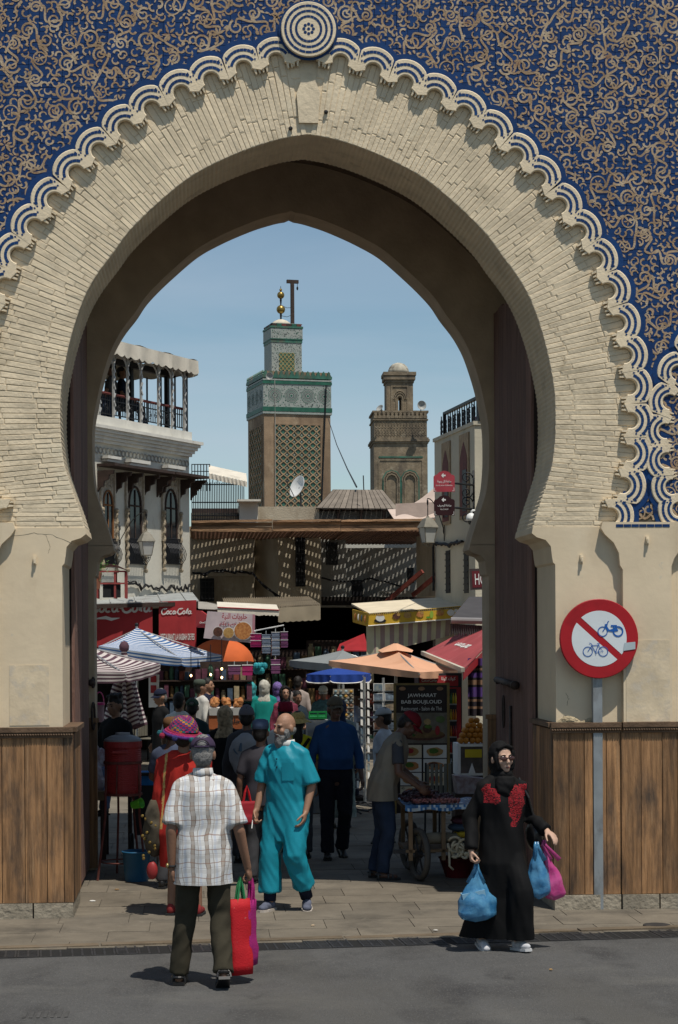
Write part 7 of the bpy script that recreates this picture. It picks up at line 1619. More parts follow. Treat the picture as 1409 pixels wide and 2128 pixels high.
def hand(mb, wrist, dr, nrm, side, curl, s=1.0, spread=.1):
    """palm, four unequal bent fingers and a thumb leaving the side of the palm. side: +1 thumb towards dr x nrm"""
    w = V(wrist); dr = V(dr).normalized(); nrm = V(nrm); nrm = (nrm - dr * nrm.dot(dr)).normalized(); lat = dr.cross(nrm) * side
    M = Matrix((lat, dr, nrm)).transposed()
    mb.ball(w + dr * .047 * s, (.042 * s, .055 * s, .019 * s), 12, 8, M); mb.ball(w + dr * .02 * s + lat * .018 * s, (.022 * s, .035 * s, .018 * s), 10, 7, M)
    for k, (off, ln) in enumerate(((.030, .90), (.010, 1.0), (-.010, .94), (-.029, .76))):
        p = w + (dr * (.088 - abs(off - .008) * .25) + lat * off) * s; a = 0; q = [p - dr * .02 * s]; q.append(p)
        for sl in (.043, .027, .021):
            a += curl * (1 + .08 * k); d = dr * math.cos(a) + nrm * math.sin(a) + lat * (off * spread * 6)
            p = p + d.normalized() * sl * ln * s; q.append(p)
        mb.tube(q, [.0092 * s, .0098 * s, .0092 * s, .0086 * s, .0075 * s], 8); mb.ball(q[-1], .0078 * s, 8, 5)
    p = w + (dr * .022 + lat * .032) * s; q = [p - lat * .012 * s, p]
    for sl, a in ((.042, .55), (.03, .25), (.022, .1)):
        d = (dr * math.cos(a) + lat * math.sin(a) + nrm * (.35 + .5 * curl)); p = p + d.normalized() * sl * s; q.append(p)
    mb.tube(q, [.013 * s, .0125 * s, .0115 * s, .0105 * s, .009 * s], 8); mb.ball(q[-1], .009 * s, 8, 5)
SK = [mat('skin_tan', (.30, .165, .105), .55, .1, 9, .1, 90, coords='obj', spec=.35), mat('skin_brown', (.20, .105, .065), .55, .1, 9, .1, 90, coords='obj', spec=.35), mat('skin_dark', (.115, .06, .04), .5, .1, 9, .1, 90, coords='obj', spec=.4), mat('skin_fair', (.46, .29, .21), .55, .08, 9, .1, 90, coords='obj', spec=.35)]
def cloth(name, col, **k): return mat('cloth_' + name, col, k.pop('rough', .9), k.pop('var', .12), k.pop('scale', 6), k.pop('bump', .1), 160, coords='obj', spec=.15, **k)
m_hair = mat('black_hair', (.012, .010, .009), .6, .3, 40, .3, 90, coords='obj'); m_grhair = mat('grey_hair', (.16, .155, .15), .8, .4, 60, .5, 120, coords='obj'); m_eye = mat('dark_eye', (.012, .008, .006), .2); m_eyew = mat('eye_white', (.5, .47, .44), .3); m_lip = mat('lips', (.20, .07, .06), .5)
DEF = dict(legs=[(V((-.10, -.015, .50)), V((-.105, .03, .085)), 0, 0), (V((.10, -.015, .50)), V((.105, .03, .085)), 0, 0)],
           arms=[(V((-.23, .03, 1.12)), V((-.245, -.03, .87))), (V((.23, .03, 1.12)), V((.245, -.03, .87)))])
NP = [0]
def person(label, loc, H, rot, skin=0, lean=0, legs=None, arms=None, head=(0, 0, 0), top=None, bottom=None, robe=None, hat=None, hair='short', shoes=None, detail=0, build=1.0, face=True, beard=None, group='people in the lane', curls=(.45, .45), palm=None, seat=False, hipz=.93):
    """local frame: faces -Y, person's right hand at -X. Joint positions are for a 1.75 m figure and scaled by H/1.75"""
    NP[0] += 1; s = H / 1.75; t = thing('person', label, 'person', loc, R(rot), group)
    legs = legs or DEF['legs']; arms = arms or DEF['arms']; vox = .008 if detail else .018; cvox = .012 if detail else .022; sd_ = NP[0] * 3.7
    Rl = Matrix.Rotation(R(lean), 3, 'X'); hp = V((0, 0, .95))
    def T(p):                       # torso lean about the hips (keeps legs), then scale
        p = V(p)
        if p.z > .80 and lean:
            k = min(1, max(0, (p.z - .86) / .25)); p = hp + Matrix.Rotation(R(lean) * k, 3, 'X') @ (p - hp)
        return p * s
    hy, hpit, hrol = head; nk = V((0, .01, 1.50)); Mh = Matrix.Rotation(R(hy), 3, 'Z') @ Matrix.Rotation(R(hpit), 3, 'X') @ Matrix.Rotation(R(hrol), 3, 'Y')
    hs = 1.03 + max(0, 1.75 - H) * .3
    def TH_(p): return T(nk + (Mh @ ((V(p) - nk) * hs)))
    MhT = Matrix.Rotation(R(lean), 3, 'X') @ Mh
    def he(mb, c, r, n=14, m=9): mb.ball(TH_(c), tuple(x * s * hs for x in r), n, m, MhT)
    b = build; N_ = lambda p: V(p) * s
    A = [(T(V((sg * .168 * b, .0, 1.395))), T(e) if not seat else T(e), T(w_)) for sg, (e, w_) in zip((-1, 1), arms)]
    # ---------- body (one continuous mesh)
    bm_ = MB()
    ringloft(bm_, [(0, .0, .80, .10 * b, .08), (0, 0, .88, .155 * b, .105), (0, 0, .98, .155 * b, .105), (0, 0, 1.10, .135 * b, .095), (0, -.005, 1.25, .155 * b, .105), (0, -.002, 1.38, .165 * b, .10), (0, .0, 1.445, .13 * b, .08), (0, .008, 1.49, .06, .058)], T)
    [seg(bm_, T(V((0, .012, 1.475))), q_[0], .036 * s, .042 * s) for q_ in A]; bm_.tube([T(V((0, .01, 1.46))), TH_((0, .005, 1.56))], [.056 * s, .052 * s], 12)
    he(bm_, (0, .012, 1.650), (.075, .094, .102)); he(bm_, (0, -.018, 1.597), (.060, .074, .083)); he(bm_, (0, -.068, 1.545), (.026, .024, .022)); he(bm_, (0, -.088, 1.566), (.022, .012, .011), 10, 7)
    for sg in (-1, 1):
        he(bm_, (sg * .034, -.064, 1.606), (.027, .022, .026), 10, 7); he(bm_, (sg * .03, -.079, 1.657), (.024, .012, .010), 10, 7); he(bm_, (sg * .079, .012, 1.620), (.012, .024, .034), 10, 7)
    bm_.tube([TH_((0, -.086, 1.648)), TH_((0, -.103, 1.622)), TH_((0, -.112, 1.603))], [.010 * s, .0125 * s, .0165 * s], 8); he(bm_, (0, -.107, 1.602), (.018, .013, .011), 8, 6)
    for (sh, el, wr), cu, sg in zip(A, curls, (-1, 1)):
        seg(bm_, sh, el, .050 * s, .040 * s); seg(bm_, el, wr, .041 * s, .027 * s)
        dr = (wr - el).normalized(); pn = V((-sg, -.25, 0)) if not palm or not palm[0 if sg < 0 else 1] else V(palm[0 if sg < 0 else 1])
        hand(bm_, wr, dr, pn, 1, cu, s) if False else None
        nn = (pn - dr * pn.dot(dr)).normalized(); lat = dr.cross(nn); side = 1 if lat.dot(V((0, -1, .15))) > 0 else -1
        hand(bm_, wr, dr, pn, side, cu, s)
    LEG = []
    for sg, (kn, an, toe, pit) in zip((-1, 1), legs):
        hpj = V((sg * .09, 0, hipz)) * s; kn, an = N_(kn), N_(an); seg(bm_, hpj, kn, .082 * b * s, .056 * s); seg(bm_, kn, an, .056 * s, .036 * s); LEG.append((hpj, kn, an, toe, pit))
        Mt = Matrix.Rotation(R(toe), 3, 'Z') @ Matrix.Rotation(R(pit), 3, 'X')
        for o_, r_ in (((0, -.045, -.045), (.034, .085, .030)), ((0, .02, -.045), (.03, .035, .038)), ((0, -.11, -.052), (.038, .045, .022))): bm_.ball(an + Mt @ V(o_) * s, tuple(x * s for x in r_), 10, 7, Mt)
    put(remesh(bm_, vox * s, 2), 'body', SK[skin], t)
    # ---------- face details
    if face:
        for sg in (-1, 1):
            e_ = MB(); e_.ball(TH_((sg * .030, -.0835, 1.640)), (.0135 * s, .007 * s, .0065 * s), 8, 6, MhT); e_.build('eye', m_eye, t, True, world=False)
            q = MB(); q.tube([TH_((sg * .014, -.092, 1.659)), TH_((sg * .03, -.0925, 1.665)), TH_((sg * .048, -.082, 1.660))], [.0045 * s, .005 * s, .003 * s], 6); q.build('eyebrow', m_grhair if beard == 'grey' else m_hair, t, world=False)
        q = MB(); q.ball(TH_((0, -.0965, 1.566)), (.021 * s, .006 * s, .0062 * s), 10, 6, MhT); q.build('mouth', m_lip, t, True, world=False)
    if beard:
        q = MB()
        for c_, r_ in (((0, -.055, 1.545), (.058, .045, .045)), ((0, -.075, 1.51), (.042, .035, .06)), ((-.055, -.02, 1.585), (.018, .035, .05)), ((.055, -.02, 1.585), (.018, .035, .05)), ((0, -.075, 1.46), (.03, .026, .05)), ((0, -.098, 1.578), (.03, .012, .008))): he(q, c_, r_)
        put(remesh(q, .008 * s, 2, fold=folds(.006 * s, 40, 20, sd_)), 'beard', m_grhair, t)
    # ---------- hair and headgear
    if hair in ('short', 'grey', 'long', 'curly', 'rim'):
        q = MB(); hm = m_grhair if hair in ('grey', 'rim') else m_hair
        if hair == 'rim': he(q, (0, .03, 1.60), (.079, .078, .05))
        else:
            he(q, (0, .022, 1.668), (.081, .094, .098)); he(q, (0, .052, 1.61), (.072, .06, .075))
            if hair == 'curly':
                for k in range(26): a = k * 2.4; he(q, (.07 * math.cos(a) * (.4 + .6 * (k % 3) / 2), .02 + .085 * math.sin(a) * (.4 + .6 * (k % 3) / 2), 1.72 + .035 * math.sin(k * 1.7)), (.026, .026, .026), 8, 6)
            if hair == 'long': he(q, (0, .085, 1.5), (.06, .04, .16))
        me = remesh(q, (.009 if detail else .014) * s, 1, fold=folds(.004 * s, 45, 25, sd_)); put(me, 'hair', hm, t)
    if hat:
        kind, hm = hat[0], hat[1]; q = MB()
        if kind in ('cap', 'capback', 'straw', 'bucket'):
            rs = []
            for i in range(8):
                a = i / 7 * 1.5; rs.append([TH_((.088 * math.cos(a) * math.cos(6.283 * j / 20), .012 + .108 * math.cos(a) * math.sin(6.283 * j / 20), 1.672 + .092 * math.sin(a))) for j in range(20)])
            q.loft(rs); q.build('crown', hm, t, True, world=False); q = MB()
            if kind in ('cap', 'capback'):
                sgn_ = -1
                q.grid(lambda u, v: TH_(((u - .5) * .165 * (1 - .25 * v * v), .012 + sgn_ * (.088 + .085 * v * (1 - .9 * (u - .5) ** 2 * 1.6) - .10 * (u - .5) ** 2 * 2.2), 1.676 - .020 * v - .10 * (u - .5) ** 2)), 10, 4)
                q.grid(lambda u, v: TH_(((u - .5) * .165 * (1 - .25 * v * v), .012 + sgn_ * (.088 + .085 * v * (1 - .9 * (u - .5) ** 2 * 1.6) - .10 * (u - .5) ** 2 * 2.2), 1.671 - .020 * v - .10 * (u - .5) ** 2)), 10, 4); q.build('peak', hm, t, True, world=False)
                if kind == 'capback':
                    q = MB(); q.tube([TH_((.05 * math.cos(a), .108 - .0 + .012 * math.sin(a), 1.676 + .045 * math.sin(a))) for a in [math.pi * i / 10 for i in range(11)]], .004 * s, 5); q.build('strap_opening', m_hair, t, world=False)
                    q = MB(); q.ball(TH_((0, .10, 1.688)), (.04 * s, .022 * s, .03 * s), 10, 6, MhT); q.build('opening_hair', m_grhair, t, True, world=False)
                    q = MB(); q.tube([TH_((-.05, .107, 1.674)), TH_((0, .122, 1.672)), TH_((.05, .107, 1.674))], .007 * s, 6); q.build('strap', hm, t, world=False)
            else:
                w_ = .075; dr_ = .045 if kind == 'bucket' else .03
                q.loft([[TH_(((.086 + w_ * v) * math.cos(6.283 * j / 24), .012 + (.106 + w_ * v) * math.sin(6.283 * j / 24), 1.676 - dr_ * v + .008 * math.sin(j * .8) * v)) for j in range(24)] for v in (0, .5, 1)], False); q.build('brim', hm, t, True, world=False)
        elif kind == 'beanie':
            rs = []
            for i in range(8): a = i / 7 * 1.5; rs.append([TH_((.087 * math.cos(a) * math.cos(6.283 * j / 20), .016 + .106 * math.cos(a) * math.sin(6.283 * j / 20), 1.655 + .112 * math.sin(a))) for j in range(20)])
            q.loft(rs); q.build('knit_cap', hm, t, True, world=False)
        elif kind == 'kufi':
            rs = [[TH_((r_ * .9 * math.cos(6.283 * j / 20), .016 + r_ * 1.08 * math.sin(6.283 * j / 20), z_)) for j in range(20)] for r_, z_ in ((.093, 1.668), (.094, 1.715), (.085, 1.75), (.05, 1.765), (.01, 1.768))]
            q.loft(rs); q.build('skull_cap', hm, t, True, world=False)
        elif kind == 'fez':
            rs = [[TH_((r_ * .92 * math.cos(6.283 * j / 20), .012 + r_ * 1.08 * math.sin(6.283 * j / 20), z_)) for j in range(20)] for r_, z_ in ((.096, 1.672), (.09, 1.72), (.083, 1.775), (.04, 1.78), (.005, 1.78))]
            q.loft(rs); q.build('fez', hm, t, True, world=False); q = MB(); q.tube([TH_((0, .01, 1.785)), TH_((.05, .07, 1.775)), TH_((.06, .09, 1.70))], [.004 * s, .005 * s, .014 * s], 6); q.build('tassel', m_hair, t, world=False)
        elif kind == 'hijab':
            he(q, (0, .042, 1.655), (.096, .104, .114)); he(q, (0, .045, 1.59), (.094, .088, .10)); he(q, (0, -.022, 1.508), (.075, .065, .04)); ringloft(q, [(0, .0, 1.37, .17 * b, .125), (0, .0, 1.43, .15 * b, .115), (0, .01, 1.49, .098, .095), (0, .012, 1.56, .09, .09)], T)
            for sg in (-1, 1): q.tube([TH_((sg * .078, -.035, 1.69)), TH_((sg * .077, -.045, 1.62)), TH_((sg * .058, -.05, 1.545))], [.019 * s, .019 * s, .022 * s], 8)
            q.tube([TH_((-.066, -.04, 1.71)), TH_((0, -.062, 1.738)), TH_((.066, -.04, 1.71))], [.02 * s, .019 * s, .02 * s], 8)
            put(remesh(q, (.009 if detail else .014) * s, 2, fold=folds(.007 * s, 14, 9, sd_)), 'head_scarf', hm, t)
    # ---------- clothes
    LP = lambda a, b_, k: a.lerp(b_, k)
    if bottom:
        q = MB(); ringloft(q, [(0, 0, .84, .13 * b, .11), (0, 0, .90, .172 * b, .125), (0, 0, .98, .168 * b, .12), (0, -.0, 1.045, .152 * b, .112)], T)
        for hpj, kn, an, toe, pit in LEG:
            end = LP(kn, an, bottom.get('len', 1.03)); q.ball(hpj, .098 * b * s, 12, 8); q.tube([hpj, LP(hpj, kn, .5), kn, LP(kn, end, .5), end], [.100 * b * s, .092 * b * s, .078 * s, .070 * s, .066 * s * bottom.get('flare', 1)], 14)
        put(remesh(q, cvox * s, 2, fold=folds(.012 * s, 9, 5, sd_, .5)), 'trousers', bottom['m'], t)
    def trap(q, r0=.058, r1=.058):
        for a_ in A: seg(q, T(V((a_[0].x / s * .3, .008, 1.452))), a_[0], r0 * s, r1 * s)
    if top:
        q = MB(); trap(q); hem = top.get('hem', .86); inf = top.get('inf', .022); fl = top.get('flare', 0); ys = top.get('belly', 0)
        ringloft(q, [(0, 0, hem - .04, (.165 + fl) * b + inf, .115 + inf + fl * .5), (0, 0, .98, (.160 + fl * .6) * b + inf, .112 + inf), (0, -.008 - ys, 1.10, .150 * b + inf, .105 + inf + ys), (0, -.008 - ys * .4, 1.25, .165 * b + inf, .112 + inf), (0, -.002, 1.36, .165 * b + inf * .6, .108 + inf * .8), (0, .0, 1.435, .115 * b + inf * .4, .086 + inf * .4), (0, .006, 1.485, .070, .066), (0, .008, 1.495, .066, .062)], T)
        sl = top.get('sleeve', 'short')
        for sh, el, wr in A:
            if sl == 'none': seg(q, sh, LP(sh, el, .12), .062 * s, .06 * s, flat_end=True)
            elif sl == 'short': e_ = LP(sh, el, top.get('slen', .78)); seg(q, sh, e_, .058 * s, (.062 + top.get('swide', .004)) * s, flat_end=True)
            else: seg(q, sh, el, .058 * s, .053 * s); e_ = LP(el, wr, .98); seg(q, el, e_, .053 * s, (.044 + top.get('swide', 0)) * s, flat_end=True)
        hz = V((0, 0, hem * s)); put(remesh(q, cvox * s, 2, cut=[(hz, V((0, 0, -1)))], fold=folds(top.get('fold', .010) * s, 8, 2.6, sd_, .3)), top.get('name', 'shirt'), top['m'], t)
        if sl == 'none' and 'under' in top:
            for sh, el, wr in A: q = MB(); seg(q, sh, LP(sh, el, .72), .060 * s, .062 * s, flat_end=True); put(remesh(q, cvox * s, 1), 'sleeve', top['under'], t)
    if robe:
        q = MB(); trap(q, .066, .066); hem = robe.get('hem', .12); wd = robe.get('w', .24); inf = robe.get('inf', .03); cy_ = robe.get('cy', .0)
        ringloft(q, [(0, cy_, hem - .05, wd, wd * .72), (0, cy_ * .7, .45, wd * .93, wd * .68), (0, cy_ * .3, .75, (.19) * b + inf, .14 + inf), (0, 0, .98, .168 * b + inf, .118 + inf), (0, -.005, 1.12, .158 * b + inf, .110 + inf), (0, -.008, 1.27, .170 * b + inf, .118 + inf * .8), (0, -.002, 1.36, .165 * b + inf * .6, .110 + inf * .7), (0, 0, 1.435, .118 * b + inf * .4, .088 + inf * .3), (0, .006, 1.487, .072, .068)], T) if not robe.get('legs') else ringloft(q, [(0, 0, .62, .15 * b + inf, .12 + inf), (0, 0, .8, .18 * b + inf, .125 + inf), (0, 0, .98, .170 * b + inf, .118 + inf), (0, -.005, 1.12, .165 * b + inf, .115 + inf), (0, -.008, 1.27, .178 * b + inf, .12 + inf * .8), (0, -.002, 1.36, .165 * b + inf * .6, .112 + inf * .7), (0, 0, 1.435, .12 * b + inf * .4, .09 + inf * .3), (0, .006, 1.485, .074, .07)], T)
        if robe.get('legs'):
            for (hpj, kn, an, toe, pit), hm_ in zip(LEG, robe['legs']):
                e_ = kn + (an - kn) * ((kn.z - hm_ * s) / max(.01, kn.z - an.z)); q.tube([hpj, LP(hpj, kn, .5), kn, LP(kn, e_, .5), e_], [.12 * s, .11 * s, .097 * s, .098 * s, .105 * s], 16); q.ball(hpj, .115 * s, 12, 8)
        for sh, el, wr in A:
            if robe.get('sleeve', 'long') == 'short': e_ = LP(sh, el, .93); seg(q, sh, e_, .060 * s, .088 * s, flat_end=True)
            else: seg(q, sh, el, .060 * s, .058 * s); e_ = LP(el, wr, .95); seg(q, el, e_, .058 * s, (.058 + robe.get('swide', 0)) * s, flat_end=True)
        for (a_, b_, r0, r1) in robe.get('extra', []): seg(q, N_(a_), N_(b_), r0 * s, r1 * s)
        cut = [(V((0, 0, hem * s)), V((0, 0, -1)))] if not robe.get('legs') else None
        put(remesh(q, cvox * s, 2, cut=cut, fold=folds(robe.get('fold', .016) * s, robe.get('fx', 8), robe.get('fz', 1.5), sd_, robe.get('diag', .15))), robe.get('name', 'robe'), robe['m'], t)
    if shoes is not None:
        for hpj, kn, an, toe, pit in LEG:
            Mt = Matrix.Rotation(R(toe), 3, 'Z') @ Matrix.Rotation(R(pit), 3, 'X'); up_, so_ = shoes[0], shoes[1]
            q = MB()
            if len(shoes) > 2 and shoes[2] == 'sandal':
                for o_ in ((-.10, -.03), (-.055, -.012), (.045, .0)):
                    q = MB(); q.tube([an + Mt @ V((.046 * math.cos(a), o_[0], -.065 + (.062 + o_[1]) * math.sin(a))) * s for a in [math.pi * i / 8 for i in range(9)]], .011 * s, 6); q.build('strap', up_, t, world=False)
                q = MB(); q.tube([an + Mt @ V((.043 * math.cos(a), .02 + .045 * math.sin(a), -.03)) * s for a in [math.pi * i / 8 for i in range(9)]], .012 * s, 6); q.build('strap', up_, t, world=False)
            else:
                for o_, r_ in (((0, -.045, -.038), (.043, .10, .040)), ((0, .025, -.03), (.039, .045, .055)), ((0, -.12, -.048), (.044, .055, .030))): q.ball(an + Mt @ V(o_) * s, tuple(x * s for x in r_), 12, 8, Mt)
                put(remesh(q, .011 * s, 1), 'shoe', up_, t)
            q = MB(); pf = [(-.04, .062), (.04, .062), (.043, -.02), (.050, -.11), (.035, -.168), (0, -.18), (-.035, -.168), (-.050, -.11), (-.043, -.02)]
            q.prism([an + Mt @ V((x, y, -.086)) * s for x, y in pf], Mt @ V((0, 0, .022)) * s); q.build('sole', so_, t, world=False)
    return t, T, TH_, A, LEG, s
def spot(px, d, py_top=None):
    p = foot(px, d); return p, (2.45 - (py_top - 1320) * d / 4000 if py_top else 1.7)
m_blk = cloth('black', (.010, .010, .011)); m_navy = cloth('navy', (.012, .016, .035)); m_wsh = cloth('white', (.55, .55, .53)); m_dgr = cloth('dark_grey', (.05, .05, .055)); m_jean = cloth('denim', (.02, .032, .06), var=.3); m_lbk = mat('black_leather', (.012, .011, .011), .4, .2, 10, spec=.5); m_sole = mat('dark_sole', (.02, .02, .02), .8); m_wsole = mat('white_sole', (.5, .5, .5), .6)
# ---- man in the plaid shirt, seen from behind
def plaid_material():
    m = bpy.data.materials.new('plaid_shirt'); m.use_nodes = True; N = m.node_tree.nodes; lk = m.node_tree.links.new; b = N['Principled BSDF']; b.inputs['Roughness'].default_value = .85; b.inputs['Specular IOR Level'].default_value = .15
    tc = N.new('ShaderNodeTexCoord'); sp_ = N.new('ShaderNodeSeparateXYZ'); nz_ = N.new('ShaderNodeTexNoise'); nz_.inputs['Scale'].default_value = 5; lk(tc.outputs['Object'], nz_.inputs['Vector']); ml = N.new('ShaderNodeVectorMath'); ml.operation = 'MULTIPLY_ADD'; ml.inputs[1].default_value = (.07, .07, .07); lk(nz_.outputs['Color'], ml.inputs[0]); lk(tc.outputs['Object'], ml.inputs[2]); lk(ml.outputs[0], sp_.inputs[0]); col = None
    base = N.new('ShaderNodeRGB'); base.outputs[0].default_value = (.60, .60, .59, 1); col = base.outputs[0]
    def stripe(axis, per, lo, hi, c, f):
        nonlocal col
        a = N.new('ShaderNodeMath'); a.operation = 'MULTIPLY_ADD'; a.inputs[1].default_value = 1 / per; a.inputs[2].default_value = 10.13; lk(sp_.outputs[axis], a.inputs[0])
        fr = N.new('ShaderNodeMath'); fr.operation = 'FRACT'; lk(a.outputs[0], fr.inputs[0])
        g1 = N.new('ShaderNodeMath'); g1.operation = 'GREATER_THAN'; g1.inputs[1].default_value = lo; lk(fr.outputs[0], g1.inputs[0]); g2 = N.new('ShaderNodeMath'); g2.operation = 'LESS_THAN'; g2.inputs[1].default_value = hi; lk(fr.outputs[0], g2.inputs[0])
        mu = N.new('ShaderNodeMath'); mu.operation = 'MULTIPLY'; lk(g1.outputs[0], mu.inputs[0]); lk(g2.outputs[0], mu.inputs[1]); mf = N.new('ShaderNodeMath'); mf.operation = 'MULTIPLY'; mf.inputs[1].default_value = f; lk(mu.outputs[0], mf.inputs[0])
        x = N.new('ShaderNodeMixRGB'); x.inputs['Color2'].default_value = (*c, 1); lk(mf.outputs[0], x.inputs['Fac']); lk(col, x.inputs['Color1']); col = x.outputs[0]
    stripe(0, .105, .05, .27, (.28, .22, .17), .75); stripe(0, .105, .02, .055, (.09, .05, .04), .8); stripe(0, .105, .265, .30, (.09, .05, .04), .8); stripe(0, .105, .55, .70, (.42, .46, .55), .6); stripe(0, .105, .78, .82, (.22, .16, .13), .7)
    stripe(2, .10, .1, .16, (.25, .14, .10), .7); stripe(2, .10, .45, .72, (.42, .40, .38), .45); stripe(2, .10, .80, .83, (.22, .16, .13), .6)
    lk(col, b.inputs['Base Color']); return m
p = gnd(424, 2046); m_pl = plaid_material()
pt, T, TH_, A, LEG, s = person('man in checked white shirt and purple cap walking away with red bags', p, 1.735, 180, 1, lean=3, head=(-4, 4, 0), detail=1, build=.97,
    legs=[(V((-.115, -.02, .50)), V((-.135, .17, .125)), 4, 30), (V((.125, -.04, .50)), V((.175, -.04, .087)), -6, 0)],
    arms=[(V((-.255, .05, 1.09)), V((-.315, -.02, .82))), (V((.225, .05, 1.10)), V((.222, .02, .83)))], curls=(.95, .7),
    top=dict(m=m_pl, hem=.72, inf=.038, flare=.012, sleeve='short', slen=.88, swide=.016, fold=.016), bottom=dict(m=cloth('olive_drab', (.038, .033, .022), var=.2), flare=1.1), hat=('capback', cloth('plum', (.045, .03, .06))), hair='grey', shoes=(m_lbk, m_lbk, 'sandal'), face=True, group='people in front of the gate')
q = MB(); ringloft(q, [(0, .008, 1.475, .078, .074), (0, .01, 1.505, .074, .072), (0, .012, 1.535, .068, .066)], T); q.build('collar', m_pl, pt, True, world=False)
q = MB(); wr = A[1][2]; el = A[1][1]; dr = (wr - el).normalized(); q.tube([wr - dr * .02 + (dr.orthogonal().normalized() * math.cos(a) + dr.cross(dr.orthogonal()).normalized() * math.sin(a)) * .031 for a in [6.283 * i / 14 for i in range(15)]], .008, 6); q.build('watch_strap', m_lbk, pt, world=False)
q = MB(); q.ball(wr - dr * .02 + V((.03, .015, 0)), (.012, .02, .02), 10, 6); q.build('watch', mat('brass_watch', (.35, .27, .12), .35, .1, 5, metal=.7), pt, True, world=False)
# his carrier bags
def Wp(tt, loc): return WM[tt.name] @ V(loc)
hw = Wp(pt, A[0][2] + (A[0][2] - A[0][1]).normalized() * .075)
def tote(lab, c, w_, h_, dp, m, hm, rot, tilt=0):
    t = thing('shopping_bag', lab, 'bag', V((c[0], c[1], c[2] - h_)), R(rot)); mb = MB(); nr = 9; rings = []
    for j in range(nr):
        v = j / (nr - 1); ring_ = []
        for i in range(28):
            a = 6.283 * i / 28; x = w_ / 2 * math.copysign(abs(math.cos(a)) ** .45, math.cos(a)) * (1 - .06 * v + .05 * math.sin(v * 3)); y = dp / 2 * math.copysign(abs(math.sin(a)) ** .6, math.sin(a)) * (1.0 - .55 * v)
            pz = V((x + tilt * v, y, v * h_)); pz += V((fnz((x * 9, y * 9, v * 3), 1, w_ * 40), fnz((x * 7, v * 5, y), 1, 3), 0)) * .016; ring_.append(pz)
        rings.append(ring_)
    mb.loft(rings); mb.build('bag', m, t, True, world=False)
    for sy in (-1, 1): q = MB(); q.tube([V((-w_ * .2 + tilt, sy * dp * .15, h_ - .04)), V((-w_ * .08 + tilt, sy * .015, h_ + .09)), V((0 + tilt, sy * .008, h_ + .15)), V((w_ * .08 + tilt, sy * .015, h_ + .09)), V((w_ * .2 + tilt, sy * dp * .15, h_ - .04))], .009, 6); q.build('handle', hm, t, world=False)
m_rbag = mat('scarlet_nonwoven', (.42, .008, .014), .7, .12, 8, .2, 90, stain=[((.5, .16, .14), 40, .66, .74, (1, 1, 1))]); m_mbag = mat('magenta_nonwoven', (.30, .012, .13), .75, .12, 8, .2, 90); m_grn = mat('green_webbing', (.02, .20, .07), .7)
d_ = (p - CAM).dot(FW); bt = at(499, 1868, d_ + .05)
tote('scarlet cloth carrier bag with green handles held by the man in checks', (bt.x, bt.y, bt.z), .165, .53, .10, m_rbag, m_grn, 25); bt = at(522, 1870, d_ + .12)
tote('magenta cloth carrier bag hanging beside the scarlet one', (bt.x, bt.y, bt.z), .13, .46, .06, m_mbag, m_mbag, 62)
# ---- bearded man in the turquoise robe
p = gnd(598, 1890); m_tq = cloth('turquoise_satin', (.012, .215, .285), rough=.42, var=.1, scale=3)
pt, T, TH_, A, LEG, s = person('bald grey-bearded man in a long turquoise robe holding a cigarette', p, 1.75, -26, 0, lean=2, head=(-28, 4, 2), detail=1, build=.98,
    legs=[(V((-.13, -.08, .49)), V((-.13, -.10, .085)), -5, 0), (V((.12, -.12, .50)), V((.16, .06, .11)), 25, 14)],
    arms=[(V((-.235, -.01, 1.12)), V((-.255, -.10, .89))), (V((.24, .0, 1.11)), V((.215, -.09, .88)))], curls=(.75, .45),
    robe=dict(m=m_tq, legs=(.16, .21), inf=.03, sleeve='short', fold=.016, fx=9, fz=1.5, diag=.55), hair='rim', beard='grey', shoes=(cloth('trainer_grey', (.10, .11, .15), var=.4, scale=16), mat('cream_sole', (.42, .37, .32), .7)), group='people in front of the gate')
q = MB(); ringloft(q, [(0, .004, 1.46, .085, .082), (0, .008, 1.50, .078, .076), (0, .012, 1.52, .072, .07)], T); q.build('collar', m_wsh, pt, True, world=False)
q = MB(); q.grid(lambda u, v: T(V((.02 + .11 * u, -.156 + 1.7 * (.02 + .11 * u) ** 2 - .01 * v * 0, 1.33 - .16 * v))), 4, 4); q.build('chest_pocket', m_tq, pt, True, world=False)
for k in range(2): q = MB(); q.ball(T(V((-.03, -.147 + k * -.003, 1.36 - k * .07))), .008, 6, 5); q.build('button', m_navy, pt, world=False)
h = A[0][2] + (A[0][2] - A[0][1]).normalized() * .11; q = MB(); q.tube([h + V((.0, -.03, .02)), h + V((.012, -.075, -.05))], .0045, 6); tg = q; hwp = WM[pt.name]
q.v = [tuple(hwp @ V(v)) for v in q.v]; tag(q.build('cigarette', m_wht), 'white cigarette between the fingers of the robed man', 'cigarette')
for i, (hpj, kn, an, toe, pit) in enumerate(LEG):           # trouser cuffs under the robe
    q = MB(); q.tube([kn.lerp(an, .45), kn.lerp(an, 1.0)], [.062 * s, .056 * s], 14); q.build('trouser_leg', m_navy, pt, True, world=False)
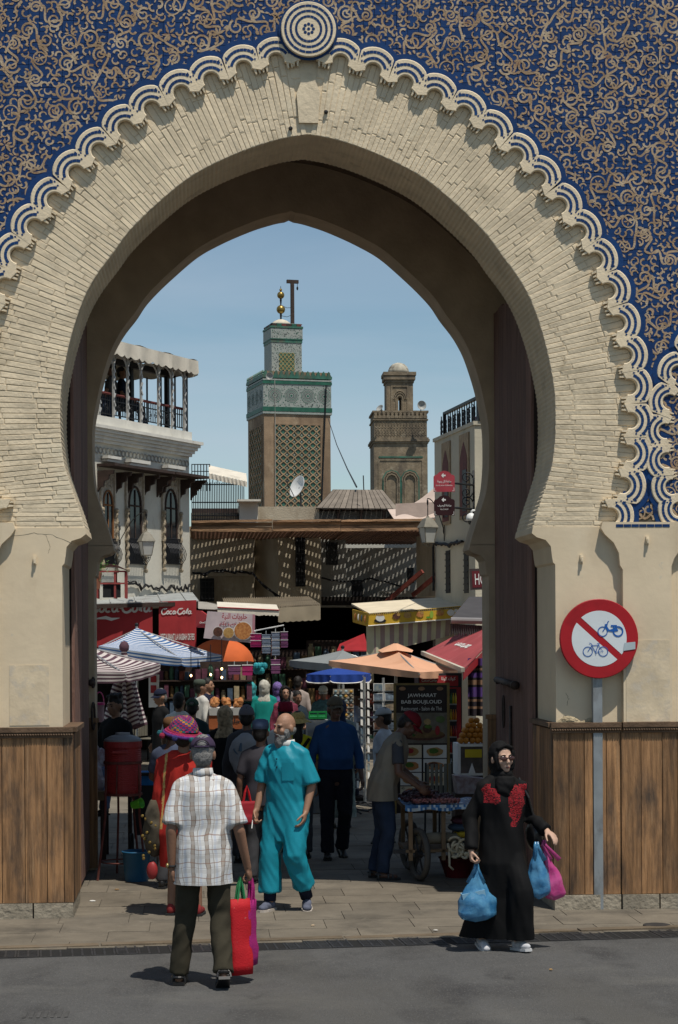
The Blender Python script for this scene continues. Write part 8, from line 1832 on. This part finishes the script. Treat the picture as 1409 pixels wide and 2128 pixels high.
# ---- woman in black with red embroidery
p = gnd(1046, 1972); m_ab = mat('black_abaya', (.0065, .0065, .007), .75, .15, 5, coords='obj', spec=.12); m_emb = mat('red_embroidery', (.05, .002, .004), .8, .5, 70, .8, 90, col2=(.24, .006, .012), coords='obj', contrast=(.42, .5))
pt, T, TH_, A, LEG, s = person('woman in black robe with red embroidery and sunglasses carrying plastic bags', p, 1.585, 10, 3, head=(8, 2, -2), detail=1, build=1.0,
    legs=[(V((-.14, -.02, .48)), V((-.16, .10, .09)), 0, 12), (V((.09, -.08, .50)), V((.10, -.08, .085)), 14, -4)],
    arms=[(V((-.275, .05, 1.13)), V((-.30, -.05, .86))), (V((.25, .03, 1.12)), V((.335, -.19, 1.02)))], curls=(.85, .35), palm=(None, (-.2, .2, -1)),
    robe=dict(m=[m_ab, m_emb], hem=.10, w=.185, inf=.03, cy=.0, extra=[((.06, -.03, .85), (.10, -.17, .50), .11, .105), ((.10, -.17, .50), (.11, -.10, .05), .105, .125), ((-.08, .03, .7), (-.22, .14, .06), .10, .13), ((-.06, .0, .9), (-.13, .02, .45), .12, .12)], fold=.024, fx=6, fz=1.0, diag=.35, name='robe'), hat=('hijab', m_ab), hair=None, shoes=(cloth('white_trainer', (.48, .48, .5), var=.3, scale=20), m_wsole), group='people in front of the gate')
rb_ = [o for o in pt.children if o.name.startswith('robe')][0]
for f in rb_.data.polygons:
    c = f.center / s
    if c.y > -.02: continue
    e1 = 0
    ex = mnoise.noise(V((c.x * 22, c.z * 22, 3))) * .035 + mnoise.noise(V((c.x * 60, c.z * 60, 1))) * .015
    if c.z > 1.06 and c.x > .005:
        t_ = (1.42 - c.z) / .36; cxm = .115 - .06 * t_; hwid = .095 * (1 - t_ ** 2 * .8)
        if 0 < t_ < 1 and abs(c.x - cxm) < hwid + ex: e1 = 1
    if c.z > 1.27 + ex and c.x < -.07 and c.x > -.19 + ex and c.z < 1.43: e1 = 1
    f.material_index = e1
q = MB()
for k in range(2): pass
he = MB(); 
for sg in (-1, 1):
    he.ball(TH_((sg * .034, -.098, 1.636)), (.028 * s, .006 * s, .021 * s), 14, 8, Matrix.Rotation(R(8), 3, 'Z'))
he.tube([TH_((-.012, -.104, 1.642)), TH_((.012, -.104, 1.642))], .004, 6)
for sg in (-1, 1): he.tube([TH_((sg * .06, -.092, 1.642)), TH_((sg * .078, -.04, 1.64))], .0035, 5)
he.build('sunglasses', mat('tinted_lens', (.05, .018, .015), .15, .2, 5, spec=.6), pt, True, world=False)
q = MB(); ringloft(q, [(-.02, -.095, 1.30, .05, .03), (-.02, -.11, 1.36, .075, .045), (-.01, -.10, 1.43, .085, .055), (0, -.07, 1.49, .085, .06)], T); put(remesh(q, .011, 2, fold=folds(.012, 14, 6, 4, 1)), 'scarf_knot', m_ab, pt)
q = MB(); q.tube([T(V((.14, -.02, 1.47))), T(V((.215, -.06, 1.3))), T(V((.27, -.03, 1.12))), T(V((.27, .02, .98)))], .011, 6); q.build('bag_strap', m_lbk, pt, world=False)
q = MB(); q.ball(T(V((.28, -.02, .98))), (.06, .11, .13), 14, 9); put(remesh(q, .012, 2, fold=folds(.01, 9, 6, 2)), 'handbag', m_lbk, pt)
q = MB(); q.tube([A[1][2] + V((0, .02, .028)), A[1][2] + V((.02, .0, .0)), A[1][2] + V((0, .0, -.03))], .006, 6); q.build('bracelet', m_gold, pt, world=False)
def film(name, c, c2): return mat(name, c, .25, .3, 12, .7, 9, col2=c2, spec=.6, alpha=.8)
m_bfilm = film('blue_film_bag', (.02, .13, .30), (.10, .30, .48)); m_pfilm = film('pink_film_bag', (.42, .03, .18), (.58, .10, .30))
def plastic(lab, px_t, py_t, px0, px1, py_b, d, m, lump=1, boxes=False, seed=0):
    top_ = at(px_t, py_t, d); bot = at((px0 + px1) / 2, py_b, d); t = thing('plastic_bag', lab, 'plastic bag', bot); H_ = top_.z - bot.z; W_ = (px1 - px0) / 4000 * d; mb = MB(); n = 26; rings = []
    for j in range(15):
        v = j / 14; r = W_ / 2 * (min(1, (v / .12) ** .5) if v < .12 else 1) * (1 if v < .42 else max(.05, 1 - ((v - .42) / .58) ** .8 * .95)); cxx = bot.lerp(top_, v); ring_ = []
        for i in range(n):
            a = 6.283 * i / n; k = 1 + .10 * math.cos(a * 3 + seed) * (1 - v) + .16 * v * math.cos(a * 7 + seed)
            q_ = V((cxx.x + r * k * math.cos(a), cxx.y + r * k * .62 * math.sin(a), bot.z + H_ * v)); q_ += V((fnz(q_, 11, seed), fnz(q_, 11, seed + 3), fnz(q_, 11, seed + 6))) * .018 * lump; ring_.append(q_)
        rings.append(ring_)
    mb.loft(rings); mb.build('film', m, t, True)
    if boxes:
        for k in range(3): q = MB(); q.box(bot + V((-.02 + .03 * (k % 2), 0, .07 + k * .07)), (W_ * .62, .10, .055), Matrix.Rotation(R(-12), 3, 'Y')); q.build('foam_box', mat('pale_blue_foam', (.20, .38, .52), .5, .1, 6), t)
    for sx_ in (-1, 1): q = MB(); q.tube([bot + V((sx_ * W_ * .2, 0, H_ * .74)), top_ + V((sx_ * .012, 0, -.0)), top_ + V((sx_ * .008, 0, .04))], [.022, .014, .01], 6); q.build('handle', m, t, True)
d_ = (p - CAM).dot(FW)
plastic('blue plastic bag of foam boxes in the hand of the woman in black', 990, 1806, 950, 1028, 1916, d_ - .12, m_bfilm, 1, True, 1); plastic('blue plastic bag hanging from the bent arm of the woman', 1115, 1760, 1097, 1147, 1868, d_ - .12, m_bfilm, 1, False, 4); plastic('bright pink plastic bag beside the blue one on the arm', 1130, 1756, 1130, 1177, 1873, d_ - .02, m_pfilm, 1, False, 7)
# ---- man in blue shirt
p = gnd(698, 1784); m_bsh = cloth('steel_blue', (.018, .058, .155), var=.12)
person('man in blue long-sleeved shirt and olive cap walking towards the arch', p, 1.76, 4, 2, head=(8, 2, 0), detail=1, build=1.04, legs=[(V((-.10, -.06, .50)), V((-.10, -.06, .087)), -6, 0), (V((.10, -.03, .50)), V((.09, .16, .12)), 8, 25)], arms=[(V((-.26, .03, 1.12)), V((-.285, -.03, .87))), (V((.26, .03, 1.12)), V((.285, -.05, .88)))],
    top=dict(m=m_bsh, hem=.98, sleeve='long', inf=.03, belly=.03), bottom=dict(m=cloth('black_trousers', (.010, .011, .016)), flare=1.15), hat=('cap', cloth('olive_cap', (.10, .085, .06))), shoes=(m_lbk, m_sole), group='people under the arch')
# ---- fruit vendor bending over the cart
p = gnd(795, 1826); m_vest = cloth('beige_vest', (.21, .185, .145), var=.1)
person('fruit vendor in beige vest and red cap bending over the cart', p, 1.74, 86, 2, lean=20, head=(0, 24, 0), detail=1, build=1.08, legs=[(V((-.10, -.06, .50)), V((-.10, -.0, .087)), 0, 0), (V((.10, .0, .50)), V((.10, .08, .087)), 0, 0)],
    arms=[(V((-.25, -.10, 1.14)), V((-.22, -.36, 1.02))), (V((.22, -.14, 1.16)), V((.16, -.36, 1.05)))], curls=(.6, .6), top=dict(m=m_vest, hem=.80, sleeve='none', under=cloth('grey_tee', (.055, .058, .068)), inf=.038, flare=.02, name='vest', fold=.014), bottom=dict(m=m_jean), hat=('cap', cloth('crimson_cap', (.15, .012, .018))), shoes=(m_lbk, m_sole, 'sandal'), group='people under the arch')
# ---- water seller in red with woollen hat
p = gnd(384, 1902); m_rt2 = cloth('water_seller_red', (.33, .022, .016), var=.2)
pt, T, TH_, A, LEG, s = person('water seller in red tunic with gold braid and bright woollen hat', p, 1.68, 170, 1, detail=1, build=1.15, legs=[(V((-.10, -.02, .5)), V((-.13, .02, .087)), 0, 0), (V((.10, -.02, .5)), V((.13, -.02, .087)), 0, 0)],
    robe=dict(m=[m_rt2, mat('gold_braid', (.42, .25, .08), .6, .3, 40)], hem=.45, w=.24, inf=.045, fold=.018, swide=.03), hair='short', shoes=(cloth('red_slipper', (.22, .03, .03)), m_sole), group='people in front of the gate')
wool = [mat('wool_%d' % i, c, .95, .2, 30, .8, 80) for i, c in enumerate(((.26, .018, .05), (.08, .025, .16), (.42, .16, .02), (.015, .10, .12), (.30, .02, .10), (.03, .03, .12)))]
q = MB(); cols = 30
for j in range(12):
    a0_, a1_ = j / 12 * 1.45, (j + 1) / 12 * 1.45
    for i in range(cols):
        vs = [TH_(((.02 + .112 * math.cos(a)) * math.cos(6.283 * (ii) / cols), .012 + (.02 + .122 * math.cos(a)) * math.sin(6.283 * ii / cols), 1.665 + .15 * math.sin(a))) for a, ii in ((a0_, i), (a0_, i + 1), (a1_, i + 1), (a1_, i))]
        q.add(vs, [(0, 1, 2, 3)], (abs((i % 10) - 5) + j) % 6)
q.build('wool_hat_crown', wool, pt, world=False)
for k in range(3):
    q = MB(); q.tube([TH_(((.135 + .018 * k) * math.cos(6.283 * i / 22), .012 + (.155 + .02 * k) * math.sin(6.283 * i / 22), 1.672 - .012 * k + .035 * math.cos(6.283 * i / 22 + .6))) for i in range(23)], .0145 * s, 7); q.build('wool_brim', wool[(0, 4, 1, 0)[k]], pt, True, world=False)
for k in range(9): a = k * .7; q = MB(); q.ball(TH_((.21 * math.cos(a), .012 + .225 * math.sin(a), 1.635 + .03 * math.cos(a + .6))), .027 * s, 9, 6); q.build('pompom', wool[(3, 0, 5)[k % 3]], pt, world=False)
m_gb = mat('gold_braid', (.42, .25, .08), .6, .3, 40)
for f in [o for o in pt.children if o.name.startswith('robe')][0].data.polygons:
    c = f.center / s
    if c.y > 0 and c.z > .8 and abs(abs(c.x) - .155 - (1.4 - c.z) * .06) < .011: f.material_index = 1
q = MB(); q.ball(T(V((.27, .02, .80))), (.10, .13, .26), 14, 9); put(remesh(q, .016, 2, fold=folds(.02, 8, 5, 3)), 'goatskin_bag', mat('goat_hide', (.055, .045, .03), .9, .5, 10), pt)
for k in range(14): q = MB(); q.ball(T(V((.30 + .06 * math.cos(k), .135 - .02 * math.sin(k * 2), .92 - k * .03))), .014, 7, 5); q.build('brass_coin', m_gold, pt, world=False)
q = MB(); q.ball(T(V((.28, .10, .42))), (.05, .035, .08), 12, 8); q.build('red_pouch', m_ck, pt, True, world=False)

# ---- the crowd behind, each at its own depth
def crowd(label, px, ytop, d, rot, **k):
    p, H = spot(px, d, ytop); hd = k.pop('hatadd', 0); k.setdefault('bottom', dict(m=m_dgr)) if 'robe' not in k else None; k.setdefault('shoes', (m_lbk, m_sole)); return person(label, p, H - hd, rot, **k)
C = cloth
crowd('man in brown skullcap and blue-grey shirt pushing the handcart', 357, 1494, 18.7, 165, skin=2, top=dict(m=C('slate_blue', (.055, .068, .11)), sleeve='short'), hat=('kufi', C('brown_wool', (.13, .065, .03))), arms=[(V((-.245, -.08, 1.15)), V((-.2, -.3, 1.05))), (V((.245, -.08, 1.15)), V((.2, -.3, 1.05)))])
crowd('man in green cap seen from behind near the water seller', 399, 1453, 25.0, 175, skin=1, top=dict(m=C('dark_teal', (.02, .04, .045)), sleeve='long'), hat=('capback', C('bottle_green', (.035, .065, .045))))
crowd('dark-haired man in white shirt seen from behind', 372, 1440, 26.2, 160, skin=1, top=dict(m=m_wsh, sleeve='short'))
crowd('man in black suit and flat cap standing by the cafe chairs', 334, 1432, 29, -60, skin=0, head=(0, 8, 0), top=dict(m=m_blk, sleeve='long', hem=.72, name='jacket'), bottom=dict(m=m_blk), hat=('cap', m_navy), hair='grey')
crowd('man in white hooded robe by the sweets stall', 416, 1413, 31.2, 120, skin=1, robe=dict(m=C('off_white', (.50, .49, .46)), hem=.35, w=.22), hat=('kufi', C('grey_green', (.06, .075, .06))))
crowd('man in navy tee with folded arms at the sweets stall', 432, 1409, 32.4, 60, skin=0, top=dict(m=m_navy, sleeve='short'), bottom=dict(m=m_jean), arms=[(V((-.25, -.05, 1.17)), V((.05, -.2, 1.2))), (V((.25, -.05, 1.17)), V((-.05, -.22, 1.18)))])
crowd('woman in beige patterned scarf and black coat seen from behind', 467, 1470, 22.3, 175, skin=0, robe=dict(m=m_blk, hem=.3, w=.23), hat=('hijab', C('beige_print', (.30, .23, .15), var=.5, scale=30)), hair=None)
pt, T, TH_, A, LEG, s = crowd('man in grey knit cap with pale printed backpack', 512, 1468, 20.8, 170, skin=2, top=dict(m=m_dgr, sleeve='long'), hat=('beanie', C('grey_knit', (.12, .12, .14))))
q = MB(); q.ball(T(V((0, .20, 1.22))), (.17, .11, .24), 16, 10); put(remesh(q, .02, 2, fold=folds(.015, 6, 5, 2)), 'backpack', C('pale_grey_nylon', (.26, .27, .285), var=.25, scale=5), pt)
q = MB(); q.tube([T(V((.02 + .08 * math.cos(a), .305, 1.30 + .07 * math.sin(a)))) for a in [math.pi + math.pi * i / 10 for i in range(11)]], .007, 5); q.tube([T(V((.02, .312, 1.36))), T(V((.03, .312, 1.27)))], [.01, .022], 6); q.build('bag_print', C('print_blue', (.07, .11, .16)), pt, world=False)
pt2, T2, _, A2, _, s2 = crowd('man in blue cotton skullcap and grey tee carrying a red bag', 541, 1500, 19.0, 165, skin=1, top=dict(m=C('charcoal_tee', (.045, .042, .05)), sleeve='short'), bottom=dict(m=m_dgr), hat=('kufi', C('denim_blue', (.085, .115, .19))))
bt = at(513, 1665, 18.7); tote('dull red bag held by the man in the blue skullcap', (bt.x, bt.y, bt.z), .22, .22, .10, mat('dull_red_bag', (.26, .012, .02), .8), m_rbag, 10)
crowd('woman in teal patterned scarf and navy robe at the shop front', 521, 1419, 34, 165, skin=0, robe=dict(m=m_navy, hem=.12, w=.25), hat=('hijab', C('teal_print', (.05, .28, .30), var=.6, scale=30)), hair=None)
crowd('woman in white scarf and bright teal robe at the shop front', 549, 1415, 33.6, 172, skin=0, robe=dict(m=C('bright_teal', (.01, .22, .19)), hem=.12, w=.24), hat=('hijab', C('ivory_scarf', (.45, .43, .37), var=.2, scale=25)), hair=None)
crowd('woman in violet scarf half hidden in the lane', 576, 1420, 35.5, 175, skin=0, robe=dict(m=m_blk, hem=.12), hat=('hijab', C('violet_print', (.16, .11, .30), var=.6, scale=30)), hair=None)
crowd('woman in black scarf and raspberry sleeves facing the arch', 592, 1428, 32, 10, skin=0, robe=dict(m=C('raspberry', (.17, .035, .06), var=.4, scale=25), hem=.12), hat=('hijab', m_blk), hair=None)
crowd('dark-haired man in beige shirt walking into the lane', 619, 1407, 36, 160, skin=1, top=dict(m=C('beige_shirt', (.30, .25, .225)), sleeve='long', hem=.82))
crowd('boy in dark tee looking down at his hands', 616, 1438, 33, 25, skin=1, head=(0, 14, 0), top=dict(m=C('petrol_tee', (.02, .032, .045)), sleeve='short'), arms=[(V((-.24, -.03, 1.12)), V((-.08, -.24, 1.05))), (V((.24, -.03, 1.12)), V((.08, -.24, 1.05)))])
crowd('man in red fez and white shirt seen from behind', 593, 1460, 21.7, 160, hatadd=.03, skin=1, top=dict(m=m_wsh, sleeve='long'), hat=('fez', C('fez_felt', (.20, .012, .03))))
pt, T, TH_, A, LEG, s = crowd('woman in yellow top and straw hat with dark plait', 618, 1480, 21.2, 176, hatadd=.01, skin=0, top=dict(m=C('lemon_yellow', (.50, .44, .02)), sleeve='short'), hat=('bucket', C('straw', (.45, .33, .12), var=.25, scale=40)), hair='long')
q = MB(); q.tube([T(V((-.14, .12, 1.45))), T(V((-.02, .165, 1.28))), T(V((.13, .155, 1.08)))], .018, 6); q.build('strap', m_blk, pt, world=False)
crowd('stallholder in cream cap and sea-green shirt by the green crate', 671, 1427, 34, -5, skin=2, head=(0, 16, 0), top=dict(m=C('sea_green_print', (.06, .12, .12), var=.4, scale=25), sleeve='short'), hat=('cap', C('cream_cap', (.46, .42, .34))))
crowd('woman in navy scarf with leafy print shawl by the magnets', 703, 1455, 24.5, 165, skin=1, robe=dict(m=C('leaf_print', (.10, .14, .13), var=.8, scale=18, col2=(.28, .32, .30)), hem=.15), hat=('hijab', C('navy_scarf', (.018, .026, .06))), hair=None)
crowd('shopper in pale blue shirt reaching to the postcard rack', 738, 1434, 28.6, 80, skin=2, head=(0, 10, 0), top=dict(m=C('pale_blue', (.22, .27, .36)), sleeve='short'), bottom=dict(m=m_navy), arms=[(V((-.24, -.12, 1.2)), V((-.2, -.34, 1.25))), DEF['arms'][1]])
crowd('man in grey and white cap browsing postcards behind the vendor', 797, 1475, 22.6, -120, skin=1, head=(0, 6, 0), top=dict(m=C('white_blue_shirt', (.40, .44, .50), var=.3), sleeve='short'), hat=('cap', C('grey_cap', (.34, .36, .38))))
# boy sitting behind the cooler
p = foot(240, 21.6); p2 = p.copy()
pt = person('curly-haired boy in black sitting behind the cooler', p + V((0, 0, at(240, 1503, 21.6).z - 1.30)), 1.60, -30, skin=1, head=(-10, 8, 0), hair='curly', top=dict(m=m_blk, sleeve='long'), bottom=dict(m=C('light_denim', (.13, .17, .27))), legs=[(V((-.12, -.42, .86)), V((-.12, -.45, .42)), 0, 0), (V((.12, -.42, .86)), V((.12, -.45, .42)), 0, 0)], shoes=(m_lbk, m_sole), arms=[(V((-.24, -.05, 1.15)), V((-.14, -.28, 1.0))), (V((.24, -.05, 1.15)), V((.14, -.28, 1.0)))])[0]
pt.location.z = pt.location.z
zs = pt.location.z + .78; t = thing('stool', 'low wooden stool under the curly-haired boy', 'stool', p); MB().bb(p + V((-.18, -.1, zs - .05)), p + V((.18, .2, zs))).build('seat', m_dkwood, t)
for sx_ in (-.15, .15):
    for sy_ in (-.06, .16): MB().bb(p + V((sx_ - .02, sy_ - .02, 0)), p + V((sx_ + .02, sy_ + .02, zs - .052))).build('leg', m_dkwood, t)
# café guests on the roof terrace
for k, (s_, y_, lb, mm, rr_) in enumerate(((l(250, 840)[0], .75, 'guest in pale mauve top seated on the roof terrace', C('mauve_top', (.30, .25, .33)), 60), (l(300, 850)[0], .8, 'guest in dark top seated in the middle of the roof terrace', m_dgr, -100), (l(326, 855)[0], .85, 'guest in navy top seated at the right end of the roof terrace', m_navy, 80))):
    w0 = FL.w(s_, y_, zt_cafe - .42)
    person(lb, w0, 1.70, rr_, skin=1, top=dict(m=mm, sleeve='short'), bottom=dict(m=m_jean), legs=[(V((-.12, -.42, .86)), V((-.12, -.45, .46)), 0, 0), (V((.12, -.42, .86)), V((.12, -.45, .46)), 0, 0)], arms=[(V((-.24, -.05, 1.15)), V((-.14, -.28, 1.0))), (V((.24, -.05, 1.15)), V((.14, -.28, 1.0)))], shoes=(m_lbk, m_sole), group='guests on the roof terrace')
    c_ = FL.w(s_, y_ + .0, zt_cafe); t = thing('terrace_chair', 'dark chair under the ' + lb.split(' seated')[0], 'chair', c_); MB().box(c_ + V((0, 0, .40)), (.42, .42, .05)).build('seat', m_black, t)
    for a in (-.18, .18):
        for b_ in (-.18, .18): MB().box(c_ + V((a, b_, .19)), (.03, .03, .36)).build('leg', m_black, t)
bpy.data.scenes.remove(TMP)
